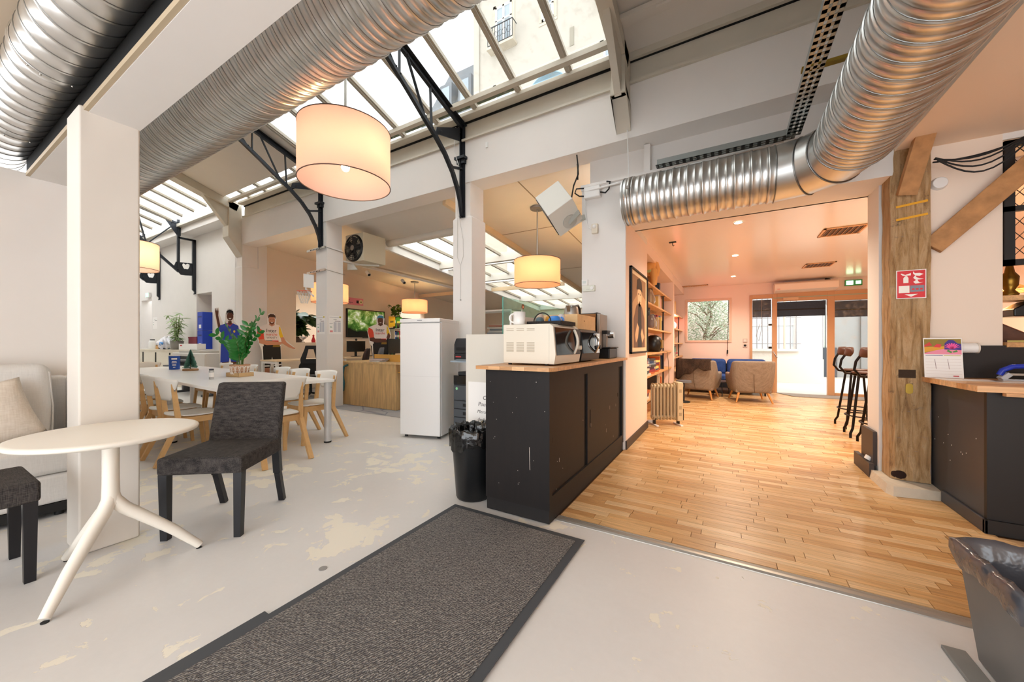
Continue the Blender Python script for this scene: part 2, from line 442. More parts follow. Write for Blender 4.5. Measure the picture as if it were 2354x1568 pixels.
struct('wall_recess', B(-1.56,1.25,4.72,4.93,3.2,3.64), white)
struct('trim_7', B(-.86,-.79,4.6,4.72,3.2,3.62), white)
struct('wall_jamb', B(1.2,1.46,4.62,4.93,0,2.7), white)
struct('wall_bar', B(1.46,1.87,4.45,4.93,0,2.95), mat('bar_wall', '#ead9c8', .75))
struct('wall_bar_low', B(1.47,3.4,4.43,4.449,.9,1.235), mat('bar_splash', '#1c1410', .6))
struct('wall_bar_sill', B(1.87,3.4,4.45,4.93,0,1.22), mat('bar_splash2', '#1c1410', .6))
struct('wall_bar_corner', B(1.46,3.4,4.45,4.93,2.96,3.4), white)
# low warm ceiling over the bar and its upstand
struct('ceiling_bar', B(1.24,3.6,-3,4.45,2.9,2.95), mat('bar_ceiling', '#f0d9c2', .7))
struct('wall_bulkhead', B(1.24,1.3,-3,4.4,2.95,5.4), white)
struct('wall_roof_edge', B(-1.1,1.3,4.36,4.6,4.53,4.75), stain)
struct('wall_roof_corner', B(1.2,1.3,4.4,4.95,2.7,5.0), white)
struct('wall_bar_lintel', B(1.87,3.4,4.45,4.93,2.85,2.96), white)
# hall: far wall with niche and door recess
wl = MB()
for a, b_, z0, z1 in ((-19,-18.15,0,4.6),(-18.15,-17.15,2.78,4.6),(-17.15,-13.6,0,4.6),(-13.6,-12.6,2.72,4.6),(-12.6,-11.25,0,4.6),(-11.25,-10.7,3.78,4.6),(-10.7,-10.06,0,4.6)):
    wl.box(a, b_, 4.75, 4.95, z0, z1)
wl.box(-13.6,-12.6,5.15,5.2,0,2.72); wl.box(-18.15,-17.15,5.4,5.45,0,2.78); wl.box(-11.25,-10.7,5.0,5.05,0,3.78)
wl.box(-13.65,-13.6,4.95,5.2,0,2.75); wl.box(-12.6,-12.55,4.95,5.2,0,2.75); wl.box(-13.6,-12.6,4.95,5.2,2.72,2.75)
wl.box(-18.2,-18.15,4.95,5.45,0,2.8); wl.box(-17.15,-17.1,4.95,5.45,0,2.8)
struct('wall_far', wl, white)
struct('wall_end', B(-19.2,-19,-3,5.2,0,6), white)
struct('wall_sofa', B(-5.15,-5.0,-3,.86,0,2.66), white)
struct('wall_back_blocker', B(-5.15,-3.2,-3.1,-3.0,0,3.1), white)  # unseen wall piece added to keep light off the left side
struct('wall_hall', B(-19,-5.02,.72,.855,0,5.9), white)
# ---- soffit beam on the near pillar
struct('wall_soffit', MB().box(-5.15,1.24,.632,.856,2.63,2.665).box(-5.15,1.24,.66,.856,2.665,5.9), white)
struct('wall_void_shade', B(-5.15,1.24,.634,.66,2.667,2.9), dark)  # black strip paints in the shade of the slot above the soffit
struct('wall_void_reflector', B(-5.15,1.24,.634,.66,2.9,3.5), white)  # hidden pale strip added so the duct reflects less black
struct('ceiling_void', B(-5.15,1.24,.2,.66,3.5,3.53), mat('low_ceiling', '#d9c3a8', .8))
struct('ceiling_low', B(-5.15,1.24,-3,.41,3.1,3.5), mat('low_ceiling', '#d9c3a8', .8))
struct('wall_pillar', B(-3.555,-3.287,.59,.855,0,2.66), mat('pillar_paint', '#ddd6cd', .75, noise=(.04, 4)), bevel=.012)
struct('trim_8', MB().bar((-4.99,.621,2.648),(1.2,.621,2.648),.02,.03), mat('conduit_tan', '#b9a78c', .6))

# ---- roof over the hall: slope z = 4.62 + .32 (4.31 - Y)
SL = .32
def rz(y): return 4.62+SL*(4.31-y)
def slope_quad(x0, x1, y0, y1, t, dz=0):
    return MB().add([(x0,y0,rz(y0)+dz),(x1,y0,rz(y0)+dz),(x1,y1,rz(y1)+dz),(x0,y1,rz(y1)+dz),(x0,y0,rz(y0)+t+dz),(x1,y0,rz(y0)+t+dz),(x1,y1,rz(y1)+t+dz),(x0,y1,rz(y1)+t+dz)],
        [(0,3,2,1),(4,5,6,7),(0,1,5,4),(1,2,6,5),(2,3,7,6),(3,0,4,7)])
bar_m = mat('glazing_bar', '#aca497', .55, noise=(.08, 5))
def skylight(name, xs, ys, pm, purlins=(), barw=.085):
    root = sempty(name)
    for x in xs:
        obj('glazing_bar', MB().bar((x,ys[0],rz(ys[0])-.012),(x,ys[-1],rz(ys[-1])-.012),barw,.05), bar_m, root)
        obj('glazing_rib', MB().bar((x,ys[0],rz(ys[0])-.042),(x,ys[-1],rz(ys[-1])-.042),barw*.4,.03), bar_m, root)
    for a, b_ in zip(xs[:-1], xs[1:]):
        for c_, d_ in zip(ys[:-1], ys[1:]):
            x0, x1 = min(a, b_)+.03, max(a, b_)-.03; y0, y1 = min(c_, d_), max(c_, d_)
            obj('pane', slope_quad(x0, x1, y0+.004, y1-.004, .008, .014), pm, root)
    for py in purlins:
        obj('purlin', MB().bar((xs[0],py,rz(py)-.075),(xs[-1],py,rz(py)-.075),.075,.06), mat('purlin', '#c4bcae', .6, noise=(.08, 6)), root)
    return root
xs1 = [-1.13]+[-1.68-.711*i for i in range(8)]
skylight('window_1', xs1, [4.31, 4.13, .9], pane, purlins=(4.12,))
xs2 = [-6.657-.70*i for i in range(6)]
skylight('window_2', xs2, [4.31, 4.16, 4.03], pane, purlins=(4.15,))
struct('ceiling_panel', slope_quad(-10.2,-6.7,.86,4.03,.05,-.05), ceilw)
xs3 = [-10.45-.72*i for i in range(10)]
skylight('window_3', xs3, [4.1, .9], panef)
struct('ceiling_hall', slope_quad(-1.08,1.25,.86,4.42,.06,.0), ceilw)
struct('trim_9', MB().bar((-1.0,4.0,rz(4.0)-.03),(1.24,4.0,rz(4.0)-.03),.14,.05), ceilw)
struct('trim_10', MB().bar((-.62,3.97,rz(3.97)-.075),(.2,3.97,rz(3.97)-.075),.05,.03), ceilw)
struct('ceiling_ridge', B(-19,1.3,.5,.92,5.7,5.75), ceilw)

# ---- office behind the columns
def oz(y): return 4.195-.1*y
def oquad(x0, x1, y0, y1, t=.05, dz=0):
    return MB().add([(x0,y0,oz(y0)+dz),(x1,y0,oz(y0)+dz),(x1,y1,oz(y1)+dz),(x0,y1,oz(y1)+dz),(x0,y0,oz(y0)+t+dz),(x1,y0,oz(y0)+t+dz),(x1,y1,oz(y1)+t+dz),(x0,y1,oz(y1)+t+dz)],
        [(0,3,2,1),(4,5,6,7),(0,1,5,4),(1,2,6,5),(2,3,7,6),(3,0,4,7)])
offceil = mat('office_ceiling', '#e4d6c2', .8, noise=(.04, 3))
struct('ceiling_office', oquad(-10.1,-6.85,4.75,14), offceil)
struct('ceiling_office_right', oquad(-4.1,-1.5,4.75,14), offceil)
struct('ceiling_office_front', oquad(-6.85,-4.1,4.75,5.95), ceilw)
for k, (x0, x1, y0, y1) in enumerate(((-4.1,-1.5,6.6,6.62),(-4.1,-1.5,9.3,9.32),(-2.75,-2.73,4.75,13))):
    struct('trim_%d' % (11+k), oquad(x0,x1,y0,y1,.004,-.003), mat('ceiling_joint', '#9a8468', .8))
struct('trim_14', MB().bar((-4.12,4.8,oz(4.8)-.06),(-4.12,14,oz(14)-.06),.07,.12), mat('cream_beam', '#e0c9a6', .7))
struct('trim_15', MB().bar((-6.82,5.6,oz(5.6)-.09),(-6.82,14,oz(14)-.09),.08,.18), white2)
struct('trim_16', MB().cyl((-6.9,5.95,oz(5.95)-.03),(-4.1,5.95,oz(5.95)-.03),.085,n=20), mat('white_pipe', '#dad4ca', .5, noise=(.06, 6)))
off_w = mat('office_bar', '#e0dcd4', .5)
def oskylight(name, x0, x1, y0, y1, n):
    root = sempty(name); p = (x1-x0)/n
    for i in range(n+1):
        x = x0+p*i
        obj('glazing_bar', MB().bar((x,y0,oz(y0)+.02),(x,y1,oz(y1)+.02),.05,.06), bar_m, root)
    for i in range(n):
        obj('pane', oquad(x0+p*i+.028, x0+p*(i+1)-.028, y0, y1, .008, .045), panef, root)
    obj('curb', MB().bar((x0-.05,y1+.06,oz(y1)-.04),(x1+.05,y1+.06,oz(y1)-.04),.12,.2), off_w, root)
    obj('curb', MB().bar((x0-.05,y0-.05,oz(y0)-.0),(x1+.05,y0-.05,oz(y0)-.0),.08,.12), off_w, root)
    return root
oskylight('window_4', -6.75,-4.2, 6.1,7.7, 4)
oskylight('window_5', -6.75,-4.2, 8.15,9.2, 4)
oskylight('window_6', -6.75,-4.2, 9.75,12.2, 4)
oskylight('window_7', -6.75,-4.2, 12.6,13.9, 4)
# office side wall with a pass-through opening, back wall, right wall
ow = MB(); zt = 3.75
ow.box(-10.3,-10.1,4.75,5.70,0,zt); ow.box(-10.3,-10.1,5.70,6.75,0,1.28); ow.box(-10.3,-10.1,5.70,6.75,2.6,zt); ow.box(-10.3,-10.1,6.75,9.15,0,zt)
ow.box(-10.3,-10.1,9.15,10.6,0,1.95); ow.box(-10.3,-10.1,9.15,10.6,2.42,zt); ow.box(-10.3,-10.1,10.6,14,0,zt)
struct('wall_office', ow, cream)
struct('wall_office_back', B(-10.3,-1.75,14,14.2,0,3.5), cream)
struct('wall_office_beyond', MB().box(-13.2,-13.1,5.2,11,0,3.2).box(-13.2,-10.3,5.1,5.2,0,3.2).box(-13.2,-10.3,11,11.1,0,3.2).box(-13.2,-12.0,5.1,11.1,3.2,3.3).box(-13.2,-10.3,5.1,11.1,-.05,0), cream)
struct('wall_lounge_left', B(-1.56,-1.45,5.73,11.55,0,3.6), peachw)
struct('wall_office_right', B(-1.75,-1.561,5.73,14.2,0,3.6), cream)
struct('trim_17', MB().bar((-10.08,10.3,oz(10.3)-.12),(-4.2,10.3,oz(10.3)-.12),.05,.12), mat('cream_beam2', '#e0c9a6', .7))

# ---- lounge
struct('ceiling_lounge', B(-1.45,3.4,4.93,11.6,2.8,2.86), stretch)
struct('trim_18', B(-1.03,1.3,4.90,4.93,2.7,2.8), peachw)
struct('wall_lounge_pier', B(-1.031,-1.025,4.41,5.73,0.0,2.7), peachw)
struct('wall_lounge_right', B(3.3,3.4,4.93,11.6,0,2.8), peachw)
struct('wall_bar_side', B(3.3,3.4,-3,4.95,0,2.9), mat('bar_side', '#e8cdb4', .7))
fw = MB()
Y0, Y1 = 11.4, 11.55
for a, b_, z0, z1 in ((-1.45,-1.02,0,2.8),(-1.02,.10,0,1.28),(-1.02,.10,2.47,2.8),(.10,.50,0,2.8),(.50,3.3,2.5,2.8)):
    fw.box(a, b_, Y0, Y1, z0, z1)
struct('wall_lounge_far', fw, peachw)
struct('baseboard_pier', B(-1.03,-1.012,4.4,5.73,.009,.11), mat('dark_skirting', '#3b322e', .5))
struct('baseboard_pier_end', B(-1.045,-1.012,5.73,5.745,.009,.11), mat('dark_skirting', '#3b322e', .5))
m_ = MB().box(1.17,1.198,4.66,5.0,.12,.43)
struct('baseboard_jamb', m_, mat('dark_skirting2', '#3a302c', .5))
struct('baseboard_jamb_low', MB().box(1.135,1.17,4.62,5.1,.009,.14), mat('dark_skirting2', '#3a302c', .5))
# ================================================================== ducts
def duct_run(root, p, q, r, pitch=.137, rib=.006, phase=.5, n=40, name='duct_body', helix=True, mid=True):
    p = Vector(p); q = Vector(q); d = q-p; L = d.length; M = d.to_track_quat('Z', 'Y').to_matrix().to_4x4(); M.translation = p
    prof = [(r, 0)]; z = pitch*phase
    while z < L-.03:
        prof += [(r, z-.012), (r+rib*.8, z-.006), (r+rib, z), (r+rib*.8, z+.006), (r, z+.012)]
        if mid and z+pitch/2 < L-.02: prof += [(r, z+pitch/2-.003), (r+rib*.35, z+pitch/2), (r, z+pitch/2+.003)]
        z += pitch
    prof.append((r, L))
    o = obj(name, MB().lathe(prof, n=n, M=M), duct_m, root)
    if helix:
        z = pitch*phase+.013; k = 0
        while z < L-.02:
            ring = [M @ Vector((math.cos(t)*(r+.0012), math.sin(t)*(r+.0012), z)) for t in [2*PI*i/n for i in range(n)]]
            obj('seam', MB().tube(ring, .0025, n=5, closed=True), seam_m, root); z += pitch; k += 1
    return o
t = thing('ventilation_duct', 'large spiral galvanised duct hanging in front of the glass roof beside the white beam', 'duct', (0, 0, 0))
duct_run(t, (-18.5,1.72,3.71), (1.2,1.72,3.71), .345, phase=.3, rib=.011)
for x in (-4.15, -7.0, -1.4):
    obj('hanger_rod', MB().cyl((x,1.72,4.05),(x,1.72,5.42),.006,n=8), steel, t)
t = thing('ventilation_duct', 'spiral galvanised duct in the dark slot above the sofa wall', 'duct', (0, 0, 0))
duct_run(t, (-5.6,.513,2.923), (.42,.513,2.923), .163, mid=False, rib=.0035)
for x in (-3.35, -4.55):
    obj('joint_band', MB().lathe([(.165, -.03), (.17, -.025), (.17, .025), (.165, .03)], n=40, M=Matrix.Translation((x,.513,2.923)) @ Matrix.Rotation(PI/2, 4, 'Y')), duct_m, t)
    for a in (-2.2, -1.9, -1.2):
        obj('screw', MB().ball((x+.02,.513+math.cos(a)*.171,2.923+math.sin(a)*.171), .006, 8, 5), steel, t)

# elbow duct over the lounge opening
t = thing('ventilation_duct', 'bright spiral duct with an elbow running over the lounge doorway', 'duct', (0, 0, 0))
ZC = 2.765; R = .236
duct_run(t, (.36,4.05,ZC), (-.95,4.05,ZC), R, pitch=.128, phase=.35, rib=.009)
# segmented elbow from -X direction to -Y direction
ec = (.36, 3.60); er = .45
segs = [0, 30, 60, 90]
def ering(a, r):
    a = math.radians(a); cx, cy = ec[0]+er*math.sin(a), ec[1]+er*math.cos(a); out = Vector((math.sin(a), math.cos(a), 0))
    return [Vector((cx, cy, ZC))+out*r*math.cos(u)+Vector((0, 0, 1))*r*math.sin(u) for u in [2*PI*i/40 for i in range(40)]]
for a, b_ in zip(segs[:-1], segs[1:]):
    v0 = ering(a, R+.001); v1 = ering(b_, R+.004)
    obj('elbow_segment', MB().add(v0+v1, [(i, (i+1) % 40, 40+(i+1) % 40, 40+i) for i in range(40)], True), duct_m, t)
for a in segs:
    obj('elbow_seam', MB().tube(ering(a, R+.006), .005, n=6, closed=True), seam_m, t)
duct_run(t, (.81,3.60,ZC), (.81,-2.6,ZC), R+.006, pitch=.128, phase=.4, rib=.009)
obj('end_cap', MB().lathe([(0.001, 0), (R-.012, 0), (R-.01, -.01), (R+.004, -.012), (R+.008, -.02)], n=40, M=Matrix.Translation((-.95,4.05,ZC)) @ Matrix.Rotation(-PI/2, 4, 'Y')), duct_m, t)
obj('clamp_band', MB().lathe([(R+.003, -.018), (R+.011, -.016), (R+.011, .016), (R+.003, .018)], n=40, M=Matrix.Translation((-.87,4.05,ZC)) @ Matrix.Rotation(PI/2, 4, 'Y')), steel, t)
obj('clamp_bolt', MB().cbox((-.87,3.815,2.83), (.03,.03,.025)).cyl((-.87,3.79,2.83),(-.87,3.84,2.83),.007,n=8), steel, t)
obj('bracket_strap', MB().cbox((.56,3.2,3.13), (.24,.05,.02)), mat('yellow_zinc', '#a58b3a', .4, metal=.8), t)
# perforated cable trays beside it
def tray(label, p, q, w=.1, side=.045, up=(0,0,1)):
    tr = thing('cable_tray', label, 'cable tray', (0, 0, 0))
    p = Vector(p); q = Vector(q); d = (q-p).normalized(); sd = d.cross(Vector((0,0,1))).normalized()
    L = (q-p).length; n = int(L/.06); tm = mat('tray_zinc', '#9da3a2', .4, metal=.9)
    b = MB()
    b.bar(p+sd*(w/2), q+sd*(w/2), .003, side); b.bar(p-sd*(w/2), q-sd*(w/2), .003, side)
    obj('tray_side', b, tm, tr)
    b = MB(); dz = Vector((0, 0, -side/2))
    b.bar(p+sd*(w/2-.012)+dz, q+sd*(w/2-.012)+dz, .024, .003); b.bar(p-sd*(w/2-.012)+dz, q-sd*(w/2-.012)+dz, .024, .003); b.bar(p+dz, q+dz, .022, .003)
    obj('tray_floor', b, tm, tr)
    b = MB()
    for i in range(n+1):
        c = p+d*(L*i/n)+dz; b.bar(c-sd*w/2, c+sd*w/2, .03, .003)
    o = obj('tray_rungs', b, tm, tr); o['kind'] = 'stuff'
    return tr
tray('perforated cable tray running along the big elbow duct towards the camera', (.49,3.95,3.06), (.49,-2.5,3.06))
tray('perforated cable tray lying above the short horizontal duct over the doorway', (.50,4.05,3.10), (-.62,4.05,3.10), side=.05)
tag(obj('conduit', MB().cyl((-1.5,4.33,3.10),(.45,4.2,3.12),.012,n=10), white2), 'thin white conduit carrying cables along the wall above the short duct', 'conduit')

# ================================================================== roof trusses
def rivets(b, pts, x, r=.012):
    for (y, z) in pts:
        for s_ in (-1, 1): b.cyl((x+s_*.02, y, z), (x+s_*.034, y, z), r, r*.6, n=8)
def black_truss(X, label):
    t = thing('roof_truss', label, 'roof truss', (X, 0, 0))
    tc = lambda y: 4.47+.318*(4.40-y)
    obj('top_chord', MB().bar((0,4.42,tc(4.42)),(0,1.2,tc(1.2)),.05,.055).bar((.02,4.42,tc(4.42)+.03),(.02,1.2,tc(1.2)+.03),.1,.008), blackm, t)
    bc = [(4.38,3.15),(4.365,3.25),(4.34,3.36),(4.28,3.52),(4.163,3.724),(4.0,3.91),(3.80,4.07),(3.588,4.204),(3.3,4.40),(2.982,4.602),(2.5,4.87),(2.0,5.08)]
    b = MB()
    for (y0, z0), (y1, z1) in zip(bc[:-1], bc[1:]): b.bar((0,y0,z0),(0,y1,z1),.05,.05)
    obj('curved_chord', b, blackm, t)
    obj('post', MB().box(-.05,.05,4.385,4.40,3.13,4.48).box(-.006,.006,4.33,4.40,3.13,4.48), blackm, t)
    for a, c in (((3.70,tc(3.70)),(3.73,4.12)),((3.28,tc(3.28)),(3.60,4.22)),((3.166,tc(3.166)),(3.166,4.49)),((2.75,tc(2.75)),(3.10,4.54)),((2.6,tc(2.6)),(2.6,4.83))):
        obj('web_bar', MB().bar((0,a[0],a[1]),(0,c[0],c[1]),.012,.038, up=(1,0,0)), blackm, t)
    obj('heel_plate', MB().prism([(3.80,4.10),(4.39,4.26),(4.39,4.47),(3.83,4.20)], .012, Matrix(((0,0,1,-.006),(1,0,0,0),(0,1,0,0),(0,0,0,1)))), blackm, t)
    obj('strut', MB().bar((0,4.13,3.78),(0,4.39,3.86),.04,.03), blackm, t)
    obj('corbel', MB().box(-.09,.09,4.31,4.40,3.98,4.02).box(-.07,.07,4.345,4.40,3.92,3.98), blackm, t)
    rv = MB(); rivets(rv, [(3.70,4.68),(3.28,4.81),(3.166,4.86),(3.73,4.14),(3.6,4.22),(3.166,4.50),(4.13,3.80),(4.3,4.35),(3.9,4.17),(2.75,4.98),(3.1,4.55)], 0)
    o = obj('rivets', rv, blackm, t); o['kind'] = 'stuff'
    return t
black_truss(-3.42, 'black riveted truss half arch resting on the near white column')
black_truss(-6.91, 'black riveted truss half arch resting on the middle white column')
def wall_truss(X, label, dz=0):
    t = thing('roof_truss', label, 'roof truss', (X, 0, dz))
    obj('post', MB().bar((0,4.345,3.35),(0,4.345,4.82),.06,.06), blackm, t)
    obj('wall_post', MB().prism([(4.665,3.95+.36),(4.745,4.31),(4.745,2.72),(4.70,2.70),(4.715,2.78),(4.665,2.84)], .06, Matrix(((0,0,1,-.03),(1,0,0,0),(0,1,0,0),(0,0,0,1)))), blackm, t)
    obj('top_bar', MB().bar((0,4.345,4.30),(0,4.74,4.30),.06,.05), blackm, t)
    # plate with a butterfly cut-out : outline split in two halves around the hole
    pm = Matrix(((0,0,1,-.006),(1,0,0,0),(0,1,0,0),(0,0,0,1)))
    outer_t = [(4.29,3.58),(4.745,3.62)]; hole = [(4.44,3.56),(4.47,3.585),(4.51,3.55),(4.55,3.59),(4.60,3.575),(4.605,3.53),(4.575,3.44),(4.545,3.42),(4.515,3.43),(4.485,3.42),(4.46,3.45),(4.435,3.52)]
    b = MB()
    b.prism([(4.24,3.44),(4.29,3.60),(4.345,3.60),(4.44,3.56),(4.435,3.52),(4.46,3.45),(4.485,3.42),(4.515,3.43),(4.515,3.24),(4.40,3.24)], .012, pm)
    b.prism([(4.515,3.24),(4.515,3.43),(4.545,3.42),(4.575,3.44),(4.605,3.53),(4.60,3.575),(4.745,3.62),(4.745,3.26)], .012, pm)
    b.prism([(4.345,3.60),(4.745,3.62),(4.60,3.575),(4.55,3.59),(4.51,3.55),(4.47,3.585),(4.44,3.56)], .012, pm)
    obj('gusset_plate', b, blackm, t)
    obj('diagonal_chord', MB().bar((0,4.36,3.32),(0,3.0,4.62),.06,.06), blackm, t)
    obj('top_chord', MB().bar((0,4.345,4.70),(0,2.2,5.30),.06,.06), blackm, t)
    obj('web_bar', MB().bar((0,3.66,4.0),(0,3.45,4.95),.03,.05, up=(1,0,0)), blackm, t)
    obj('web_bar', MB().bar((0,3.70,4.0),(0,4.22,4.62),.03,.04, up=(1,0,0)), blackm, t)
    obj('heel_plate', MB().prism([(4.02,4.80),(4.40,4.68),(4.40,4.35),(4.32,4.35)], .014, pm), blackm, t)
    rv = MB(); rivets(rv, [(4.70,3.3),(4.70,3.45),(4.70,3.58),(4.70,4.0),(4.70,4.2),(4.34,3.5),(4.34,3.36),(4.2,4.68),(4.34,4.6),(4.34,4.5)], 0, .014)
    o = obj('rivets', rv, blackm, t); o['kind'] = 'stuff'
wall_truss(-13.65, 'black truss bracket with butterfly cut-out plate, nearer one on the far wall')
wall_truss(-16.40, 'black truss bracket with butterfly cut-out plate, farther one on the far wall')
def white_truss(X, w, label, zfoot, long_=True):
    t = thing('roof_rafter', label, 'roof rafter', (X, 0, 0))
    obj('rafter', MB().bar((0,4.32,rz(4.32)-.14),(0,.9,rz(.9)-.14),w,.16), stain, t)
    obj('end_post', MB().box(-w/2,w/2,4.14,4.40,4.02,4.60), stain, t)
    obj('knee', MB().prism([(4.14,4.55),(3.62,4.66),(4.14,4.0)], w*.5, Matrix(((0,0,1,-w*.25),(1,0,0,0),(0,1,0,0),(0,0,0,1)))), stain, t)
    obj('foot', MB().prism([(4.12,4.02),(4.398,4.02),(4.398,zfoot),(4.12,zfoot+.42)], w*1.1, Matrix(((0,0,1,-w*.55),(1,0,0,0),(0,1,0,0),(0,0,0,1)))), stain, t)
white_truss(-10.22, .26, 'stained white steel rafter ending at the third column', 3.35)
white_truss(-1.05, .15, 'stained white steel rafter at the right end of the glass roof', 3.72)
tag(obj('pull_cord', MB().tube([(-1.0,4.36,3.72),(-.99,4.37,3.4),(-.985,4.37,3.13)], .006, n=6), white2), 'thin white cable hanging from the rafter foot above the short duct', 'cable')
tag(obj('pull_cord', MB().tube([(-3.47,4.30,4.45),(-3.50,4.30,4.1),(-3.43,4.31,3.9),(-3.46,4.32,3.2),(-3.47,4.36,3.15)], .005, n=6), white2), 'thin white cord tied along the near black truss', 'cord')
b = MB().tube([(-3.46,4.37,3.15),(-3.40,4.385,2.8),(-3.395,4.385,2.55),(-3.45,4.385,2.42),(-3.51,4.385,2.55),(-3.49,4.37,3.13)], .0025, n=5)
b.tube([(-3.45,4.385,2.42),(-3.452,4.39,1.92)], .0022, n=5).ball((-3.452,4.39,1.905), .012, 8, 6)
tag(obj('pull_cord', b, mat('cord_grey', '#b5b0a8', .8)), 'looped thin blind cord hanging on the near white column', 'cord')

# ================================================================== pendant lamps
def pendant(label, loc, r, h, zc, sm, rodtop, watts, nb=3, col=(1.0, .86, .70)):
    t = thing('pendant_lamp', label, 'lamp', loc, 0, 'drum pendant lamps')
    ac = math.atan2(-loc[1], -loc[0]); ang = (ac+.62, ac-.5, ac+PI) if nb > 2 else (ac+.45, ac+PI)
    n = 40
    o = obj('lamp_shade', MB().lathe([(r, 0), (r, h)], n=n), sm, t)
    rim = mat('shade_rim', '#6a5148', .6)
    for z in (0, h):
        obj('rim', MB().tube([(r*math.cos(a), r*math.sin(a), z) for a in [2*PI*i/n for i in range(n)]], .005, n=5, closed=True), rim, t)
    obj('rod', MB().cyl((0,0,h*.55),(0,0,rodtop-loc[2]),.013,n=10), steel, t)
    obj('canopy', MB().cyl((0,0,rodtop-loc[2]-.03),(0,0,rodtop-loc[2]),.12,.13,n=24), mat('lamp_canopy', '#8d857c', .5, metal=.4), t)
    b = MB()
    for k in range(3):
        a = 2*PI*k/3; b.bar((0,0,h*.9),(r*math.cos(a),r*math.sin(a),h*.97),.008,.008)
    obj('spider', b, steel, t)
    for k in range(nb):
        a = ang[k]; bl = obj('bulb', MB().ball((math.cos(a)*r*.52, math.sin(a)*r*.52, h*.5), .04, 14, 10).cyl((math.cos(a)*r*.52, math.sin(a)*r*.52, h*.48),(0,0,h*.58),.016,n=8), bulb_m, t)
    for k in range(2):
        a = ang[k]
        light('bulb_light', 'POINT', (math.cos(a)*r*.52, math.sin(a)*r*.52, h*.5), watts/2, col, .04, parent=t)
    return t
pendant('large pale pink drum lamp hanging nearest, under the glass roof', (-3.17,2.26,2.78), .41, .51, 2.78, shade_p, rz(2.26), 1.2, 2, (1, .90, .80))
pendant('salmon drum lamp half hidden behind the near pillar', (-9.75,2.40,2.66), .40, .50, 2.66, shade_p, rz(2.4), 9)
pendant('salmon drum lamp with long rod between the near column and the pier', (-2.86,5.78,2.27), .40, .43, 2.27, shade_o, oz(5.78), 15)
pendant('salmon drum lamp above the fridge in the office', (-8.96,8.96,2.27), .41, .42, 2.27, shade_o, oz(8.96), 20)
pendant('salmon drum lamp half hidden behind the middle column', (-8.15,5.40,2.22), .40, .43, 2.22, shade_o, oz(5.4), 18)
pendant('salmon drum lamp peeking out left of the pier beyond the kettle', (-2.05,7.3,2.25), .40, .43, 2.25, shade_o, oz(7.3), 14)

# ================================================================== heater boxes, boxes on the walls
t = thing('fan_heater', 'pale grey tilted fan heater box on a bracket left of the pier', 'heater', (-1.80,4.25,2.92))
Mh = Matrix.Rotation(math.radians(14), 4, 'Z') @ Matrix.Rotation(math.radians(-32), 4, 'Y') @ Matrix.Rotation(math.radians(60), 4, 'X')
hc = mat('heater_case', '#d4d1c8', .45)
obj('case', MB().box(-.17,.17,-.22,.22,-.19,.19,Mh), hc, t, bevel=.008)
obj('grille', MB().box(-.178,-.168,-.2,.2,-.17,.17,Mh), blackp, t)
obj('pivot_disc', MB().cyl(Mh @ Vector((.02,-.222,-.07)), Mh @ Vector((.02,-.235,-.07)), .09, n=24), mat('pivot', '#b9b7af', .4), t)
obj('bracket_arm', MB().bar(Mh @ Vector((.0,-.245,-.07)), (.295,-.10,-.12), .02,.06), mat('bracket_grey', '#b0b0a8', .5), t)
obj('bracket_arm', MB().bar((.0,.1,-.19), (.295,.1,-.12), .02,.06), mat('bracket_grey', '#b0b0a8', .5), t)
obj('cable', MB().tube([(.17,-.02,.1),(.19,.0,.25),(.23,.05,.40),(.2,.1,.55)], .009, n=7), rubber, t)
t = thing('fan_heater', 'beige fan heater box with round black fan beside the middle column', 'heater', (-6.66,5.22,3.22))
obj('case', MB().box(-.28,.28,-.27,.30,-.28,.30), mat('heater_beige', '#cfc5ad', .5), t, bevel=.01)
b = MB()
for rr in (.06,.1,.14,.18,.22,.25): b.tube([(math.cos(a)*rr,-.31,math.sin(a)*rr) for a in [2*PI*i/28 for i in range(28)]], .006, n=5, closed=True)
for k in range(4): a = PI*k/4; b.bar((-math.cos(a)*.25,-.31,-math.sin(a)*.25),(math.cos(a)*.25,-.31,math.sin(a)*.25),.008,.008)
obj('fan_guard', b, blackp, t)
b = MB().lathe([(.27,-.05),(.28,0),(.25,.02)], n=28, M=Matrix.Translation((0,-.28,0)) @ Matrix.Rotation(PI/2, 4, 'X'))
obj('fan_ring', b, blackp, t)
b = MB()
for k in range(5):
    a = 2*PI*k/5; b.bar((math.cos(a)*.04,-.29,math.sin(a)*.04),(math.cos(a)*.22,-.285,math.sin(a)*.22),.02,.11, up=(math.sin(a),.3,-math.cos(a)))
obj('fan_blades', b, mat('fan_dark', '#2a2522', .5), t)
obj('hub', MB().cyl((0,-.32,0),(0,-.27,0),.055,n=16), steel, t)
obj('bracket', MB().prism([(0,0),(.3,-.02),(0,.3)], .03, Matrix(((1,0,0,-.25),(0,0,1,-.25),(0,1,0,-.42),(0,0,0,1)))).bar((-.2,-.2,-.3),(.2,.2,-.3),.06,.03).bar((-.1,.0,-.295),(-.1,-.465,-.295),.06,.03), hc, t)
t = thing('junction_box', 'white plastic junction box with cables at the top of the pier', 'junction box', (-1.41,4.36,3.08))
obj('box', MB().cbox((0,0,0), (.2,.08,.14)), white2, t, bevel=.012)
obj('cable', MB().tube([(.1,-.02,-.02),(.16,-.02,-.04),(.2,-.01,0),(.21,0,.09),(.17,.0,.1)], .009, n=7), rubber, t)
obj('cable', MB().tube([(-.1,-.02,-.03),(-.16,-.02,-.02),(-.22,-.02,.03),(-.2,-.02,.08),(-.1,-.01,.07)], .008, n=7), rubber, t)
obj('cable', MB().tube([(-.09,-.02,-.06),(-.1,.03,-.2),(-.07,.03,-.4),(.0,.035,-.45)], .005, n=6), white2, t)
